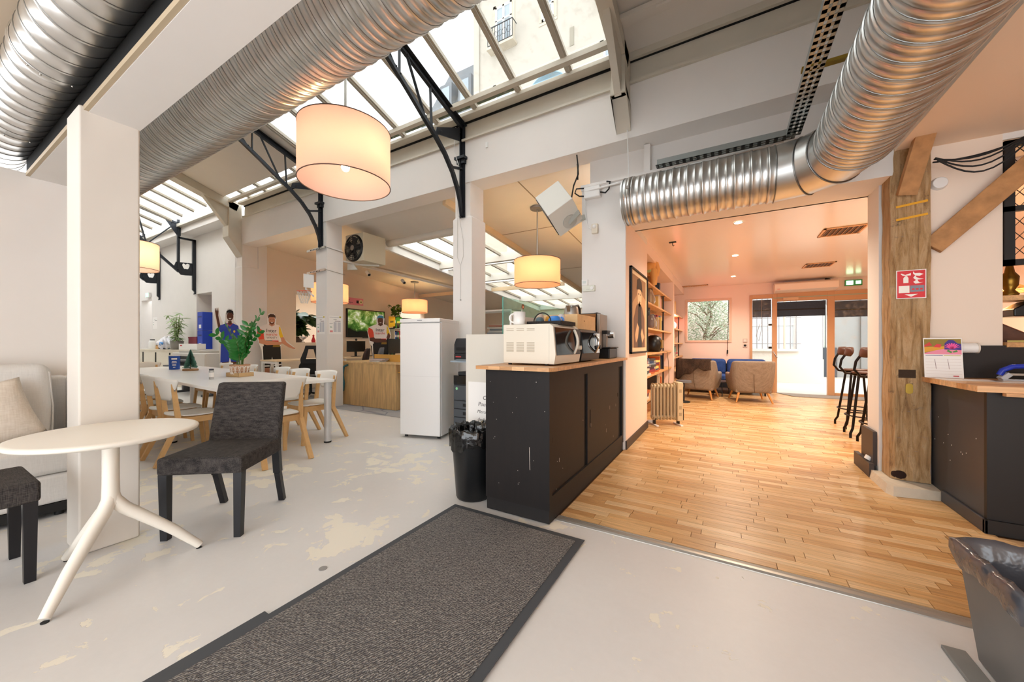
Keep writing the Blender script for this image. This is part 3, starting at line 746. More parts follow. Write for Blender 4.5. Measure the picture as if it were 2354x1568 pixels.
t = thing('motion_sensor', 'small cream motion detector with round lens on the pier', 'sensor', (-1.385,4.37,2.64))
obj('box', MB().cbox((0,0,0), (.075,.05,.115)), mat('sensor_cream', '#e2d8c6', .5), t, bevel=.006)
obj('lens', MB().ball((0,-.028,.02), .024, 12, 8), white2, t)
t = thing('thermostat', 'small white square thermostat on the pier, upper of the pair', 'thermostat', (-1.515,4.385,2.0))
obj('box', MB().cbox((0,0,0), (.075,.03,.075)), white2, t, bevel=.005); obj('screen', MB().cbox((-.005,-.0165,.005), (.04,.003,.03)), mat('lcd', '#cfd6d2', .3), t)
t = thing('heating_controller', 'white flat controller with knob below the thermostat on the pier', 'controller', (-1.465,4.385,1.925))
obj('box', MB().cbox((0,0,0), (.155,.04,.075)), mat('controller', '#dcdccf', .5), t, bevel=.006); obj('knob', MB().cyl((.045,-.02,0),(.045,-.035,0),.02,n=16), white2, t)
b = MB()
for k in range(4): b.ball((-.02+k*.013,-.0215,-.012), .003, 6, 4)
obj('buttons', b, mat('btn', '#8e8f88', .5), t)['kind'] = 'stuff'
tag(obj('wall_bracket', MB().box(-3.0,-2.96,4.385,4.4,4.06,4.14), white2, bevel=.005), 'small white clip on the beam face right of the near truss', 'clip')
tag(obj('speaker_cable', MB().tube([(-1.62,4.38,3.6),(-1.6,4.37,3.45),(-1.6,4.36,3.36),(-1.6,4.36,3.28)], .009, n=7), rubber), 'black cable dropping from the beam to the tilted heater', 'cable')
b = MB()
for k in range(5):
    dz = .02*k; sag = .03+.035*k
    b.tube([(1.42+(1.9-1.42)*u, 4.25-.02*k, 2.70+.02*math.sin(k)+.06*u-sag*math.sin(PI*u)) for u in [i/10 for i in range(11)]], .006, n=6)
tag(obj('cable_bundle', b, rubber), 'bundle of black cables sagging from the post to the mesh frame', 'cables')
# ================================================================== foreground: mats, table, dark chairs, sofa
def doormat(label, x0, x1, y0, y1, z0, group=None):
    t = thing('door_mat', label, 'mat', (x0, y0, z0), 0, 'grey door mats')
    w, l = x1-x0, y1-y0; rb = mat('mat_rubber', '#43464b', .6)
    b = MB(); e = .045
    b.box(0,w,0,e,0,.005).box(0,w,l-e,l,0,.005).box(0,e,e,l-e,0,.005).box(w-e,w,e,l-e,0,.005)
    obj('rubber_border', b, rb, t)
    obj('pile', MB().box(e,w-e,e,l-e,0,.009), matpile, t)
doormat('grey ribbed door mat, lower one sticking out at the left', -1.86,-.83,-1.6,.905,.0005)
doormat('long grey ribbed door mat lying on top, reaching the black cabinet', -1.81,-.775,-1.2,2.235,.0105)
# floor drain cap
tag(obj('floor_cap', MB().cyl((-1.94,1.243,0),(-1.94,1.243,.003),.022,n=16), mat('cap_grey', '#8f8c8a', .6)), 'small round grey cap in the painted floor beside the mat', 'floor cap')
# round cafe table
t = thing('cafe_table', 'round white cafe table with three splayed legs beside the near pillar', 'table', (-2.9,.637,0))
cw = mat('table_white', '#ebe5da', .4)
obj('tabletop', MB().lathe([(.001,.775),(.345,.775),(.362,.771),(.368,.763),(.362,.752),(.33,.742),(.001,.742)], n=64), cw, t)
obj('collar', MB().cyl((0,0,.728),(0,0,.743),.038,n=24), black, t)
obj('pole', MB().lathe([(.034,.73),(.034,.5),(.036,.42),(.04,.38)], n=24), cw, t)
for k, (fx, fy) in enumerate(((.272,-.273),(.109,.366),(-.40,-.094))):
    ln = math.hypot(fx, fy); ux, uy = fx/ln, fy/ln
    pts = [(0,0,.46),(ux*.012,uy*.012,.40),(ux*.05,uy*.05,.345),(ux*.12,uy*.12,.28),(ux*.25,uy*.25,.155),(ux*ln*.97,uy*ln*.97,.018)]
    obj('leg', MB().tube(pts, .03, n=14, radii=[.028,.032,.032,.03,.027,.021]), cw, t)
    obj('foot_pad', MB().cyl((ux*ln*.96,uy*ln*.96,0),(ux*ln*.96,uy*ln*.96,.005),.014,n=12), black, t)
# upholstered dark chair
def parsons_chair(label, loc, rot):
    t = thing('upholstered_chair', label, 'chair', loc, rot, 'charcoal upholstered chairs')
    obj('seat', MB().box(-.25,.25,-.27,.25,.415,.525), chairfab, t, bevel=.018, seg=3)
    def bk(u, v):
        return (-.25+.5*u, .20+.02*v, 0)
    b = MB(); n = 6
    vs = []
    for i in range(n+1):
        f = i/n; y = .19+.085*f+.02*f*f; z = .50+.445*f; hw = .25-.008*f
        vs += [(-hw,y,z),(hw,y,z),(hw,y+.062,z),(-hw,y+.062,z)]
    fs = []
    for i in range(n):
        a = i*4
        for k in range(4): fs.append((a+k, a+(k+1) % 4, a+4+(k+1) % 4, a+4+k))
    fs += [(3,2,1,0), (n*4,n*4+1,n*4+2,n*4+3)]
    b.add(vs, fs)
    obj('backrest', b, chairfab, t, bevel=.02, seg=3)
    legm = mat('leg_black', '#1b1b1f', .35)
    for sx in (-1, 1):
        obj('leg', MB().bar((sx*.215,-.235,0),(sx*.22,-.235,.42),.04,.04, w2=.05, h2=.05), legm, t)
        b = MB().bar((sx*.215,.33,0),(sx*.22,.25,.25),.038,.04, up=(1,0,0)).bar((sx*.22,.25,.25),(sx*.22,.225,.45),.042,.05, up=(1,0,0))
        obj('leg', b, legm, t)
parsons_chair('charcoal woven dining chair turned sideways behind the round table', (-3.06,1.24,0), math.radians(36.9))
parsons_chair('charcoal woven chair cut by the left picture edge before the sofa', (-3.385,.165,0), math.radians(180))
# sofa
t = thing('sofa', 'pale grey fabric sofa against the left wall behind the pillar', 'sofa', (-4.58,-.2,0))
SY0, SY1 = -1.3, 1.02
obj('base', MB().box(-.36,.40,SY0,SY1,.10,.31), sofafab, t, bevel=.03)
for k in range(2):
    y0 = SY0+.03+k*1.13; obj('seat_cushion', MB().box(-.22,.41,y0,y0+1.12,.31,.515), sofafab, t, bevel=.05, seg=4)
for k in range(2):
    y0 = SY0+.04+k*1.09; b = MB()
    b.add([(.0,y0,.50),(-.25,y0,.50),(-.33,y0,1.08),(-.12,y0,1.10),(.0,y0+1.08,.50),(-.25,y0+1.08,.50),(-.33,y0+1.08,1.08),(-.12,y0+1.08,1.10)],
          [(0,1,2,3),(7,6,5,4),(0,4,5,1),(1,5,6,2),(2,6,7,3),(3,7,4,0)])
    c = obj('back_cushion', b, sofafab, t, bevel=.085, seg=5)
    obj('piping', MB().tube([(-.02,y0+1.06,.54),(-.09,y0+1.075,.75),(-.14,y0+1.06,1.02),(-.18,y0+1.02,1.07)], .006, n=6), sofafab, c)
obj('back_frame', MB().box(-.40,-.26,SY0,SY1,.1,.98), sofafab, t, bevel=.03)
for y in (SY0-.0, SY1-.02): obj('arm', MB().box(-.40,.02,y,y+.10,.1,.985), sofafab, t, bevel=.035, seg=3)
obj('plinth', MB().box(-.33,.385,SY0+.03,SY1-.03,.035,.10), black, t)
b = MB()
for y in (SY0+.1, SY1-.15):
    for x in (-.3, .33): b.cyl((x,y,0),(x,y,.04),.025,n=10)
for i, (y, x) in enumerate(((SY0+.1,-.3),(SY0+.1,.33),(SY1-.15,-.3),(SY1-.15,.33))): obj('foot', MB().cyl((x,y,0),(x,y,.04),.025,n=10), black, t)
t_ = thing('throw_pillow', 'off white square cushion leaning on the pale sofa', 'cushion', (-4.36,.40,.515))
def pil(u, v):
    a, c = 2*u-1, 2*v-1; k = (1-a**4)*(1-c**4); r = 1-.06*(1-abs(a))*abs(c)
    return a, c, k
b = MB()
Mp = Matrix.Rotation(math.radians(-24), 4, 'Y') @ Matrix.Rotation(math.radians(14), 4, 'X')
for sgn in (1, -1):
    def pf(u, v, sgn=sgn):
        a, c = 2*u-1, 2*v-1; k = max(0, (1-abs(a)**3)*(1-abs(c)**3))**.6
        sh = 1-.05*(1-a*a)*(abs(c)**2)-.0
        return (sgn*.085*k, .255*a*(1-.07*(1-c*c)), .25+.235*c*(1-.07*(1-a*a)))
    b.grid(pf, 14, 14, M=Mp)
obj('cover', b, cushfab, t_, weld=True)

# ================================================================== black sliding-door cabinet with butcher-block top
t = thing('sideboard', 'scuffed black sliding door cabinet at the corner of the pier', 'cabinet', (0, 0, 0))
b = MB(); b.box(-1.575,-1.075,2.31,4.385,.10,1.06); b.box(-1.075,-1.05,2.31,2.36,.10,1.06); b.box(-1.075,-1.05,4.33,4.385,.10,1.06); b.box(-1.075,-1.05,2.36,4.33,.99,1.06); b.box(-1.075,-1.05,2.36,4.33,.10,.19)
obj('body', b, scuff, t)
obj('plinth', MB().box(-1.57,-1.055,2.317,4.38,.0095,.10), mat('plinth_black', '#151212', .6, noise=(.3, 20)), t)
d_ = obj('sliding_door', MB().box(-1.073,-1.064,2.36,3.06,.192,.988), scuff, t)
obj('handle_slot', MB().box(-1.0641,-1.0625,2.375,2.392,.55,.59), dark, d_)
obj('door_gap', MB().box(-1.0745,-1.0735,3.0,4.33,.19,.99), dark, t)
d_ = obj('sliding_door', MB().box(-1.071,-1.058,3.13,4.195,.192,.988), scuff, t)
obj('handle_slot', MB().box(-1.0581,-1.0565,3.19,3.215,.50,.66), dark, d_)
obj('handle_slot', MB().box(-1.0581,-1.0565,4.15,4.17,.66,.70), dark, d_)
rs = random.Random(77); b = MB()
for k in range(14):
    x = rs.uniform(-1.55,-1.08); z = rs.uniform(.15,1.0); b.box(x,x+rs.uniform(.002,.006),2.3092,2.31,z,z+rs.uniform(.002,.006))
b.bar((-1.205,2.3095,.52),(-1.20,2.3095,.36),.0006,.004, up=(1,0,0))
for k in range(12):
    y = rs.uniform(2.4,4.1); z = rs.uniform(.2,.6); b.box(-1.0575,-1.0568,y,y+.004,z,z+rs.uniform(.004,.04))
obj('paint_chips', b, mat('chip_grey', '#b5aca4', .7), t)['kind'] = 'stuff'
t = thing('worktop', 'butcher block worktop on the black cabinet', 'worktop', (0, 0, 0))
# strips of the butcher block, near corner cut off
k = 0; xw = [-1.625,-1.51,-1.41,-1.31,-1.21,-1.11,-1.005]
for a, b_ in zip(xw[:-1], xw[1:]):
    k += 1; c = .004*(k % 2); y0 = 2.245+c
    if b_ > -1.02: pts = [(a,y0),(b_-.02,y0),(b_,y0+.07),(b_,4.395),(a,4.395)]
    else: pts = [(a,y0),(b_-.001,y0),(b_-.001,4.395),(a,4.395)]
    obj('stave', MB().prism(pts, .026, Matrix.Translation((0,0,1.0605))), butcher, t)
TZ = 1.0870
# ---- microwave ovens
def oven(label, x0, x1, y0, y1, h, case, dark_door):
    t = thing('microwave', label, 'microwave', (x0, y0, TZ)); w, l = x1-x0, y1-y0
    obj('case', MB().box(0,w-.05,0,l,.012,h), case, t, bevel=.006)
    b = MB(); b.add([(w-.05,0,.012),(w-.012,0,.012),(w,0,.08),(w-.02,0,h-.02),(w-.05,0,h),(w-.05,l,.012),(w-.012,l,.012),(w,l,.08),(w-.02,l,h-.02),(w-.05,l,h)],
        [(0,1,2,3,4),(9,8,7,6,5),(0,5,6,1),(1,6,7,2),(2,7,8,3),(3,8,9,4)])
    obj('front', b, case if not dark_door else blackp, t)
    d = obj('door', MB().add([(w+.001,.02,.075),(w+.001,l*.76,.075),(w-.018,l*.76,h-.025),(w-.018,.02,h-.025),(w+.006,.02,.078),(w+.006,l*.76,.078),(w-.012,l*.76,h-.028),(w-.012,.02,h-.028)],
        [(4,5,6,7),(0,1,5,4),(1,2,6,5),(2,3,7,6),(3,0,4,7)]), mat('oven_glass', '#0b0b0e', .06, spec=.8), t)
    hp = [(w+.005+.04*math.sin(PI*i/8), l*.70-.03*math.sin(PI*i/8), .085+(h-.125)*i/8) for i in range(9)]
    obj('handle', MB().tube(hp, .011, n=8), case if not dark_door else chrome, d)
    obj('panel', MB().box(w-.012,w+.003,l*.78,l-.015,.075,h-.03), blackp if not dark_door else chrome, t)
    obj('knob', MB().cyl((w,l*.88,.13),(w+.03,l*.88,.13),.018,n=14), case, t)
    vm = mat('vent_brown', '#a3957d', .6)
    if not dark_door:
        for cx in (.03,.12,.21):
            for r_ in range(9): obj('vent_slot', MB().box(cx,cx+.065,-.0012,.001,.10+r_*.0085,.1035+r_*.0085), vm, t)
            for r_ in range(2): obj('vent_slot', MB().box(cx,cx+.065,-.0012,.001,h-.035-r_*.012,h-.031-r_*.012), vm, t)
    for x in (.04, w-.09):
        for y in (.04, l-.04): obj('foot', MB().cyl((x,y,0),(x,y,.013),.015,n=8), black, t)
oven('cream microwave oven with side vents at the near end of the worktop', -1.52,-1.075,2.47,2.995,.31, mat('mw_cream', '#ded6c6', .4), False)
oven('dark microwave oven with chrome door behind the cream one', -1.52,-1.08,3.05,3.56,.29, blackp, True)
# tray of cups on the cream microwave
zt = TZ+.31
t = thing('serving_tray', 'dark wicker tray with hoop handle on the cream microwave', 'tray', (-1.26,2.76,zt))
obj('base', MB().box(-.13,.16,-.13,.17,0,.012), mat('wicker_dark', '#2b2624', .8, bump=.8, bscale=90), t)
b = MB().box(-.13,.16,-.135,-.125,0,.03).box(-.13,.16,.165,.175,0,.03).box(-.135,-.125,-.13,.17,0,.03).box(.155,.165,-.13,.17,0,.03)
obj('rim', b, mat('wicker_dark', '#2b2624', .8), t)
obj('handle', MB().tube(arc((-.0,-.125,.02), .075, 0, PI, 10, 'xz'), .005, n=6), rubber, t)
def mug(name, label, loc, r, h, m, rot=0, handle=True, flip=False, cat='mug'):
    t = thing(name, label, cat, loc, rot)
    if flip: prof = [(r*.98,0),(r,.004),(r*.96,h*.5),(r*.72,h*.93),(r*.5,h*.96),(r*.5,h),(.001,h)]
    else: prof = [(.001,0),(r*.9,0),(r,.008),(r,h),(r-.005,h),(r-.006,.012),(.001,.01)]
    obj('cup', MB().lathe(prof, n=22), m, t)
    if handle: obj('handle', MB().tube(arc((0,-r+.004,h*.52), h*.33, PI*.5, PI*1.5, 8, 'yz'), .007, n=7), m, t)
    return t
porc = mat('porcelain', '#e9e6e2', .25)
mug('mug', 'white mug holding a spoon at the left on the cream microwave', (-1.43,2.57,zt), .048, .105, porc, -.9)
t = thing('spoon', 'dark spoon standing in the white mug', 'spoon', (-1.43,2.57,zt+.012))
obj('stem', MB().tube([(0,.0,0),(.015,.02,.12)], .003, n=6), steel, t); obj('bowl', MB().ball((.018,.024,.135), .016, 10, 8, (.8,.4,1.4)), mat('copper', '#7a4a33', .3, metal=1), t)
mug('cup', 'beige upturned cup on the wicker tray', (-1.33,2.74,zt+.013), .036, .085, mat('cup_beige', '#c6b09d', .4), 0, False, True, 'cup')
mug('cup', 'teal grey cup at the front of the wicker tray', (-1.30,2.67,zt+.013), .036, .05, mat('cup_teal', '#52646a', .4), 0, False, True, 'cup')
mug('cup', 'yellow upturned cup at the back of the wicker tray', (-1.31,2.86,zt+.013), .032, .07, mat('cup_yellow', '#d89b25', .4), 0, False, True, 'cup')
mug('cup', 'red patterned cup between the beige and yellow cups', (-1.24,2.78,zt+.013), .03, .055, mat('cup_red', '#b3402f', .4, noise=(.6, 40)), 0, False, True, 'cup')
mug('cup', 'blue upturned bowl shaped cup on the wicker tray', (-1.20,2.74,zt+.013), .054, .062, mat('cup_blue', '#3f86d6', .35), 2.2, True, True, 'cup')
mug('cup', 'pale upturned cup behind the blue one', (-1.20,2.88,zt+.013), .034, .085, mat('cup_pale', '#cfc8cc', .35), 0, False, True, 'cup')
# pine crate on the dark oven with kettle
t = thing('wooden_crate', 'pine crate on the dark microwave oven', 'crate', (-1.48,3.10,TZ+.29))
pine = mat('pine', '#dcb887', .55, noise=(.15, 14))
for (x0, x1, y0, y1) in ((0,.34,0,.012),(0,.34,.488,.50),(0,.012,.012,.488),(.328,.34,.012,.488)):
    obj('board', MB().box(x0,x1,y0,y1,.003,.135), pine, t)
obj('bottom_board', MB().box(.012,.328,.012,.488,.0,.012), pine, t)
obj('knot', MB().cyl((.3405,.18,.08),(.342,.18,.08),.007,n=10), mat('knot', '#7c5230', .6), t)
t = thing('kettle', 'brushed steel electric kettle with black handle in the pine crate', 'kettle', (-1.32,3.42,TZ+.30+.006))
obj('body', MB().lathe([(.001,.0),(.078,.0),(.082,.01),(.078,.1),(.066,.2),(.058,.222),(.03,.232),(.001,.233)], n=28), steel, t)
obj('handle', MB().tube([(.02,.05,.225),(.03,.10,.235),(.035,.135,.2),(.035,.14,.12),(.03,.115,.05),(.02,.078,.03)], .013, n=8), blackp, t)
obj('spout', MB().prism([(-.055,.14),(-.105,.222),(-.05,.222)], .03, Matrix(((0,0,1,-.015),(1,0,0,0),(0,1,0,0),(0,0,0,1)))), steel, t)
# coffee machine
t = thing('coffee_machine', 'black and silver bean to cup coffee machine at the far end of the worktop', 'coffee machine', (-1.33,4.10,TZ))
silver = mat('machine_silver', '#9a9086', .4, metal=.5)
obj('body', MB().box(-.19,.09,-.14,.16,.0,.50), blackp, t, bevel=.01)
obj('side_panel', MB().box(-.12,.085,-.146,-.138,.10,.49), mat('copper_reflection', '#8a5a2c', .35, metal=.4), t)  # orange reflection on the black casing, painted as a thin panel
obj('front_panel', MB().box(.09,.13,-.13,.15,.12,.49), silver, t, bevel=.008)
obj('display', MB().box(.12,.16,-.11,.02,.38,.49,Matrix.Rotation(math.radians(-8),4,'Y')), mat('display_brown', '#3a2a22', .3), t)
b = MB()
for r_ in range(3):
    for c_ in range(2): b.box(.225,.228,-.085+c_*.05,-.06+c_*.05,.40+r_*.025,.408+r_*.025)
obj('spout_block', MB().box(.13,.19,-.06,.07,.27,.31), blackp, t, bevel=.006)
obj('dial', MB().cyl((.17,.045,.26),(.235,.045,.26),.035,n=18), chrome, t)
obj('nozzle', MB().box(.14,.175,-.05,.0,.12,.27), silver, t)
obj('drip_tray', MB().box(.06,.24,-.15,.17,.0,.115), blackp, t, bevel=.012)
obj('drip_grid', MB().box(.05,.25,-.155,.175,.115,.125), black, t)
# ---- rubbish bins
t = thing('waste_bin', 'round black plastic bin with black liner beside the cabinet', 'bin', (-1.80,2.46,0))
obj('body', MB().lathe([(.001,.004),(.135,.004),(.142,.02),(.178,.50),(.185,.56),(.178,.56),(.14,.03),(.001,.03)], n=40), blackp, t)
b = MB(); n = 64; rng = random.Random(5)
def frill(k, lo, hi): return lo+(hi-lo)*(.5+.5*math.sin(k*2*PI*7/n+1)*math.cos(k*2*PI*3/n))
rings = []
for j, (rr, z) in enumerate(((.165,.42),(.172,.53),(.186,.575),(.196,.565),(.198,.52),(.192,.45))):
    rings.append([(Vector(((rr+.006*math.sin(i*2.1+j))*math.cos(2*PI*i/n), (rr+.006*math.sin(i*2.1+j))*math.sin(2*PI*i/n), z+.012*math.sin(i*1.3+j*2)+(-.05*(.5+.5*math.sin(i*.31)) if j == 5 else 0)))) for i in range(n)])
vs = [v for r_ in rings for v in r_]
b.add(vs, [(j*n+i, j*n+(i+1) % n, (j+1)*n+(i+1) % n, (j+1)*n+i) for j in range(5) for i in range(n)], True)
b.add([(.165*math.cos(2*PI*i/n)*f, .165*math.sin(2*PI*i/n)*f, .42-(1-f)*.2) for f in (1,.5) for i in range(n)], [(i, n+i, n+(i+1) % n, (i+1) % n) for i in range(n)], True)
obj('liner', b, bag, t)
t = thing('waste_bin', 'square grey bin with grey liner at the lower right corner', 'bin', (1.03,2.0,0))
gb = mat('bin_grey', '#6c6a69', .5, noise=(.12, 5))
b = MB(); a0, a1, h = .175, .215, .41
b.add([(-a0,-a0,.01),(a0,-a0,.01),(a0,a0,.01),(-a0,a0,.01),(-a1,-a1,h),(a1,-a1,h),(a1,a1,h),(-a1,a1,h)], [(0,3,2,1),(0,1,5,4),(1,2,6,5),(2,3,7,6),(3,0,4,7)])
obj('body', b, gb, t, solid=.006)
b = MB(); n = 80
def sq(i, r):
    a = 2*PI*i/n; c, s_ = math.cos(a), math.sin(a); k = 1/max(abs(c), abs(s_)); k = min(k, 1.32); return c*k*r, s_*k*r
rings = []
for j, (rr, z) in enumerate(((.17,.18),(.195,.36),(.208,.445),(.225,.468),(.243,.455),(.246,.42),(.236,.375))):
    rings.append([Vector((*[v*(1+.012*math.sin(i*1.9+j*1.4)) for v in sq(i, rr)], z+.005*math.sin(i*.9+j)+(.007*math.sin(i*.35) if j > 4 else 0))) for i in range(n)])
b.add([v for r_ in rings for v in r_], [(j*n+i, j*n+(i+1) % n, (j+1)*n+(i+1) % n, (j+1)*n+i) for j in range(6) for i in range(n)], True)
b.add([v for v in rings[0]], [tuple(range(n))])
obj('liner', b, greybag, t)
tag(obj('floor_board', MB().box(-.035,.035,-.30,.25,0,.016,Matrix.Translation((.80,1.95,0)) @ Matrix.Rotation(.03,4,'Z')), mat('grey_board', '#7d7c79', .6, noise=(.1, 10)), bevel=.003), 'flat grey board lying on the floor against the grey bin', 'board')
# ================================================================== dining tables and chairs in the hall
TA = math.radians(-4)
Mt = Matrix.Translation((-4.355,2.31,0)) @ Matrix.Rotation(TA, 4, 'Z')
def tpos(u, v, z=0):           # u metres along the tables away from the right end, v across (+ = far side)
    return Mt @ Vector((-u, v, z))
tw = mat('laminate_white', '#efeeec', .28)
for k, lab in enumerate(('white dining table nearest the fridge, bare at its right end', 'white dining table in the middle of the row', 'white dining table at the far left of the row')):
    p = tpos(.86+1.72*k, 0)
    t = thing('dining_table', lab, 'table', (p.x, p.y, 0), TA, 'white tables pushed together in a row')
    obj('tabletop', MB().box(-.858,.858,-.61,.61,.765,.80), tw, t, bevel=.004)
    for sx in (-1, 1):
        for sy in (-1, 1):
            l_ = obj('leg', MB().cyl((sx*.80,sy*.555,.02),(sx*.80,sy*.555,.765),.042,n=20), mat('leg_alu', '#cfd0d2', .35, metal=.3), t)
            obj('foot', MB().cyl((sx*.80,sy*.555,0),(sx*.80,sy*.555,.02),.043,n=20), rubber, l_)
def plychair():
    t = thing('dining_chair', 'x', 'chair', (0,0,0), 0, 'white shell chairs with beech legs')
    wm = mat('chair_white', '#efece6', .35)
    def seat(u, v):
        a, c = 2*u-1, 2*v-1
        k = (1-.10*abs(a)**3*abs(c)**3); w = .235-.02*c
        return (a*w*math.sqrt(1-.32*c*c*abs(a)), c*.225*math.sqrt(1-.32*a*a*abs(c)), .485-.014*(1-a*a)*(1-c*c)+.012*c*c-(.0 if c > -.8 else .012))
    obj('seat', MB().grid(seat, 12, 12), wm, t, solid=.012, weld=True)
    def back(u, v):
        a = 2*u-1; w = .255-.125*(1-v)**1.6; x = a*w
        return (x, .245+.10*(v-.4)*.5-.10*(a*a)*(w/.255)**2+.02, .655+.235*v-.02*a*a*(v > .5)*v+.0)
    obj('backrest', MB().grid(back, 14, 8), wm, t, solid=.012, weld=True)
    for sx in (-1, 1):
        obj('leg', MB().bar((sx*.225,.36,0),(sx*.205,.17,.43),.032,.045, up=(1,0,0), w2=.05, h2=.04).bar((sx*.205,.17,.40),(sx*.19,.215,.83),.05,.03, up=(1,0,0), w2=.035, h2=.026), beech, t)
        obj('leg', MB().bar((sx*.215,-.215,0),(sx*.195,-.17,.47),.03,.036, up=(1,0,0), w2=.04, h2=.04), beech, t)
        obj('side_rail', MB().box(sx*.2-.012,sx*.2+.012,-.18,.17,.405,.468), beech, t)
        obj('screw', MB().cyl((sx*.185,.205,.76),(sx*.215,.205,.76),.008,n=8), steel, t)
    obj('front_rail', MB().box(-.2,.2,-.19,-.165,.405,.468), beech, t)
    obj('rear_rail', MB().box(-.2,.2,.15,.175,.405,.468), beech, t)
    return t
ch0 = plychair(); first = True
def seat_at(x, y, rot, label):
    global first
    if first: ch0.location = (x, y, 0); ch0.rotation_euler = (0, 0, rot); ch0['label'] = label; first = False
    else: dup(ch0, (x, y, 0), rot, label)
seat_at(-4.28,2.17, -PI/2+TA, 'white shell chair at the head of the tables, facing the plant')
for (u, lab) in ((.76, 'white shell chair on the near side, closest to the dark chair'), (1.36, 'white shell chair on the near side, second from the dark chair'), (2.05, 'white shell chair on the near side, third from the dark chair'), (2.75, 'white shell chair on the near side showing mostly behind the pillar'), (3.5, 'white shell chair on the near side, last before the left end')):
    p = tpos(u, -.60); seat_at(p.x, p.y, PI+TA+.04*math.sin(u*9), lab)
for (u, lab) in ((.36, 'white shell chair on the far side just left of the corner table leg'), (1.05, 'white shell chair on the far side below the cyclist cutout'), (1.62, 'white shell chair on the far side between plant and cyclist cutout'), (2.75, 'white shell chair on the far side, right of three together'), (3.28, 'white shell chair on the far side, middle of three together'), (3.82, 'white shell chair on the far side, left of three together')):
    p = tpos(u, .50); seat_at(p.x, p.y, TA+.03*math.sin(u*7), lab)
p = tpos(5.25, -.1); seat_at(p.x, p.y, PI/2+TA, 'white shell chair at the far left head of the tables')

# ---- things on the tables
TT = .801
def leaf_mesh(L, w, bend=.15):
    b = MB(); n = 4; vs = []
    for i in range(n+1):
        f = i/n; ww = w*math.sin(PI*min(.98, f*.92+.06))**.8; z = -bend*L*f*f
        vs += [(-ww, L*f, z+.15*ww), (0, L*f, z-.1*ww), (ww, L*f, z+.15*ww)]
    fs = []
    for i in range(n): a = i*3; fs += [(a, a+1, a+4, a+3), (a+1, a+2, a+5, a+4)]
    b.add(vs, fs, True); return b.mesh('leaf')
zz_leaf = leaf_mesh(.11, .027); zz_leaf.materials.append(mat('zz_leaf', '#2f7d34', .3, noise=(.3, 12)))
t = thing('potted_plant', 'glossy green plant in a patterned pot on the white table', 'plant', (-5.78,2.50,TT))
pot_m = mat('pot_terracotta', '#b98c6c', .7)
obj('pot', MB().lathe([(.001,0),(.085,0),(.10,.02),(.118,.15),(.115,.16),(.105,.16),(.09,.03),(.001,.03)], n=28), pot_m, t)
pw = mat('pot_white', '#efe6dc', .7)
for j in range(14):
    a = 2*PI*j/14; ca, sa = math.cos(a), math.sin(a)
    def P3(da, z): r = .1025+.0155*(z-.02)/.13+.001; return (r*math.cos(a+da), r*math.sin(a+da), z)
    b = MB()
    for (q0, q1) in (((-.19,.03),(0,.085)),((0,.085),(.19,.03)),((-.19,.14),(0,.085)),((0,.085),(.19,.14)),((-.1,.03),(0,.06)),((.1,.03),(0,.06)),((-.1,.14),(0,.11)),((.1,.14),(0,.11)),((-.2,.085),(-.08,.085)),((.08,.085),(.2,.085))):
        b.tube([P3(*q0), P3((q0[0]+q1[0])/2, (q0[1]+q1[1])/2), P3(*q1)], .0035, n=5)
    obj('pot_pattern', b, pw, t)
obj('soil', MB().cyl((0,0,.135),(0,0,.14),.10,n=20), mat('soil', '#2e2119', .9), t)
b = MB().box(-.13,.13,-.10,.10,0,.004)
for (x0,x1,y0,y1) in ((-.13,.13,-.10,-.094),(-.13,.13,.094,.10),(-.13,-.124,-.1,.1),(.124,.13,-.1,.1)): b.box(x0,x1,y0,y1,.0,.055)
t2 = thing('wooden_tray', 'small pale wood box holding the patterned plant pot', 'tray', (-5.78,2.50,.8005), .15)
for c in [t]: c.location.z = TT+.005
obj('box', b, mat('box_wood', '#c9a677', .6, noise=(.1, 20)), t2)
rng = random.Random(11); stem_m = mat('zz_stem', '#5d7a3a', .5)
for k in range(9):
    a = 2*PI*k/9+.4*rng.random(); lean = rng.uniform(.15,.5); H = rng.uniform(.30,.60) if k != 2 else .74
    if k == 2: a = .9; lean = .28
    pts = [Vector((math.cos(a)*(.03+lean*H*f*f), math.sin(a)*(.03+lean*H*f*f), .14+H*f-.12*lean*H*f*f)) for f in [i/8 for i in range(9)]]
    obj('stem', MB().tube(pts, .006, n=6, radii=[.008-.0006*i for i in range(9)]), stem_m, t)
    for i in range(2, 9):
        p = pts[i]; d = (pts[i]-pts[i-1]).normalized(); sd = d.cross(Vector((math.cos(a+.5), math.sin(a+.5), .15))).normalized()
        for s_ in (-1, 1):
            yv = (sd*s_*.85+d*.55).normalized(); zv = (yv.cross(d)*s_).normalized(); zv = (zv+Vector((0,0,.35))).normalized(); xv = yv.cross(zv).normalized(); zv = xv.cross(yv)
            q_ = inst(zz_leaf, 'leaf', p, t, Matrix((xv, yv, zv)).transposed().to_euler(), (1, rng.uniform(.9,1.15), 1))
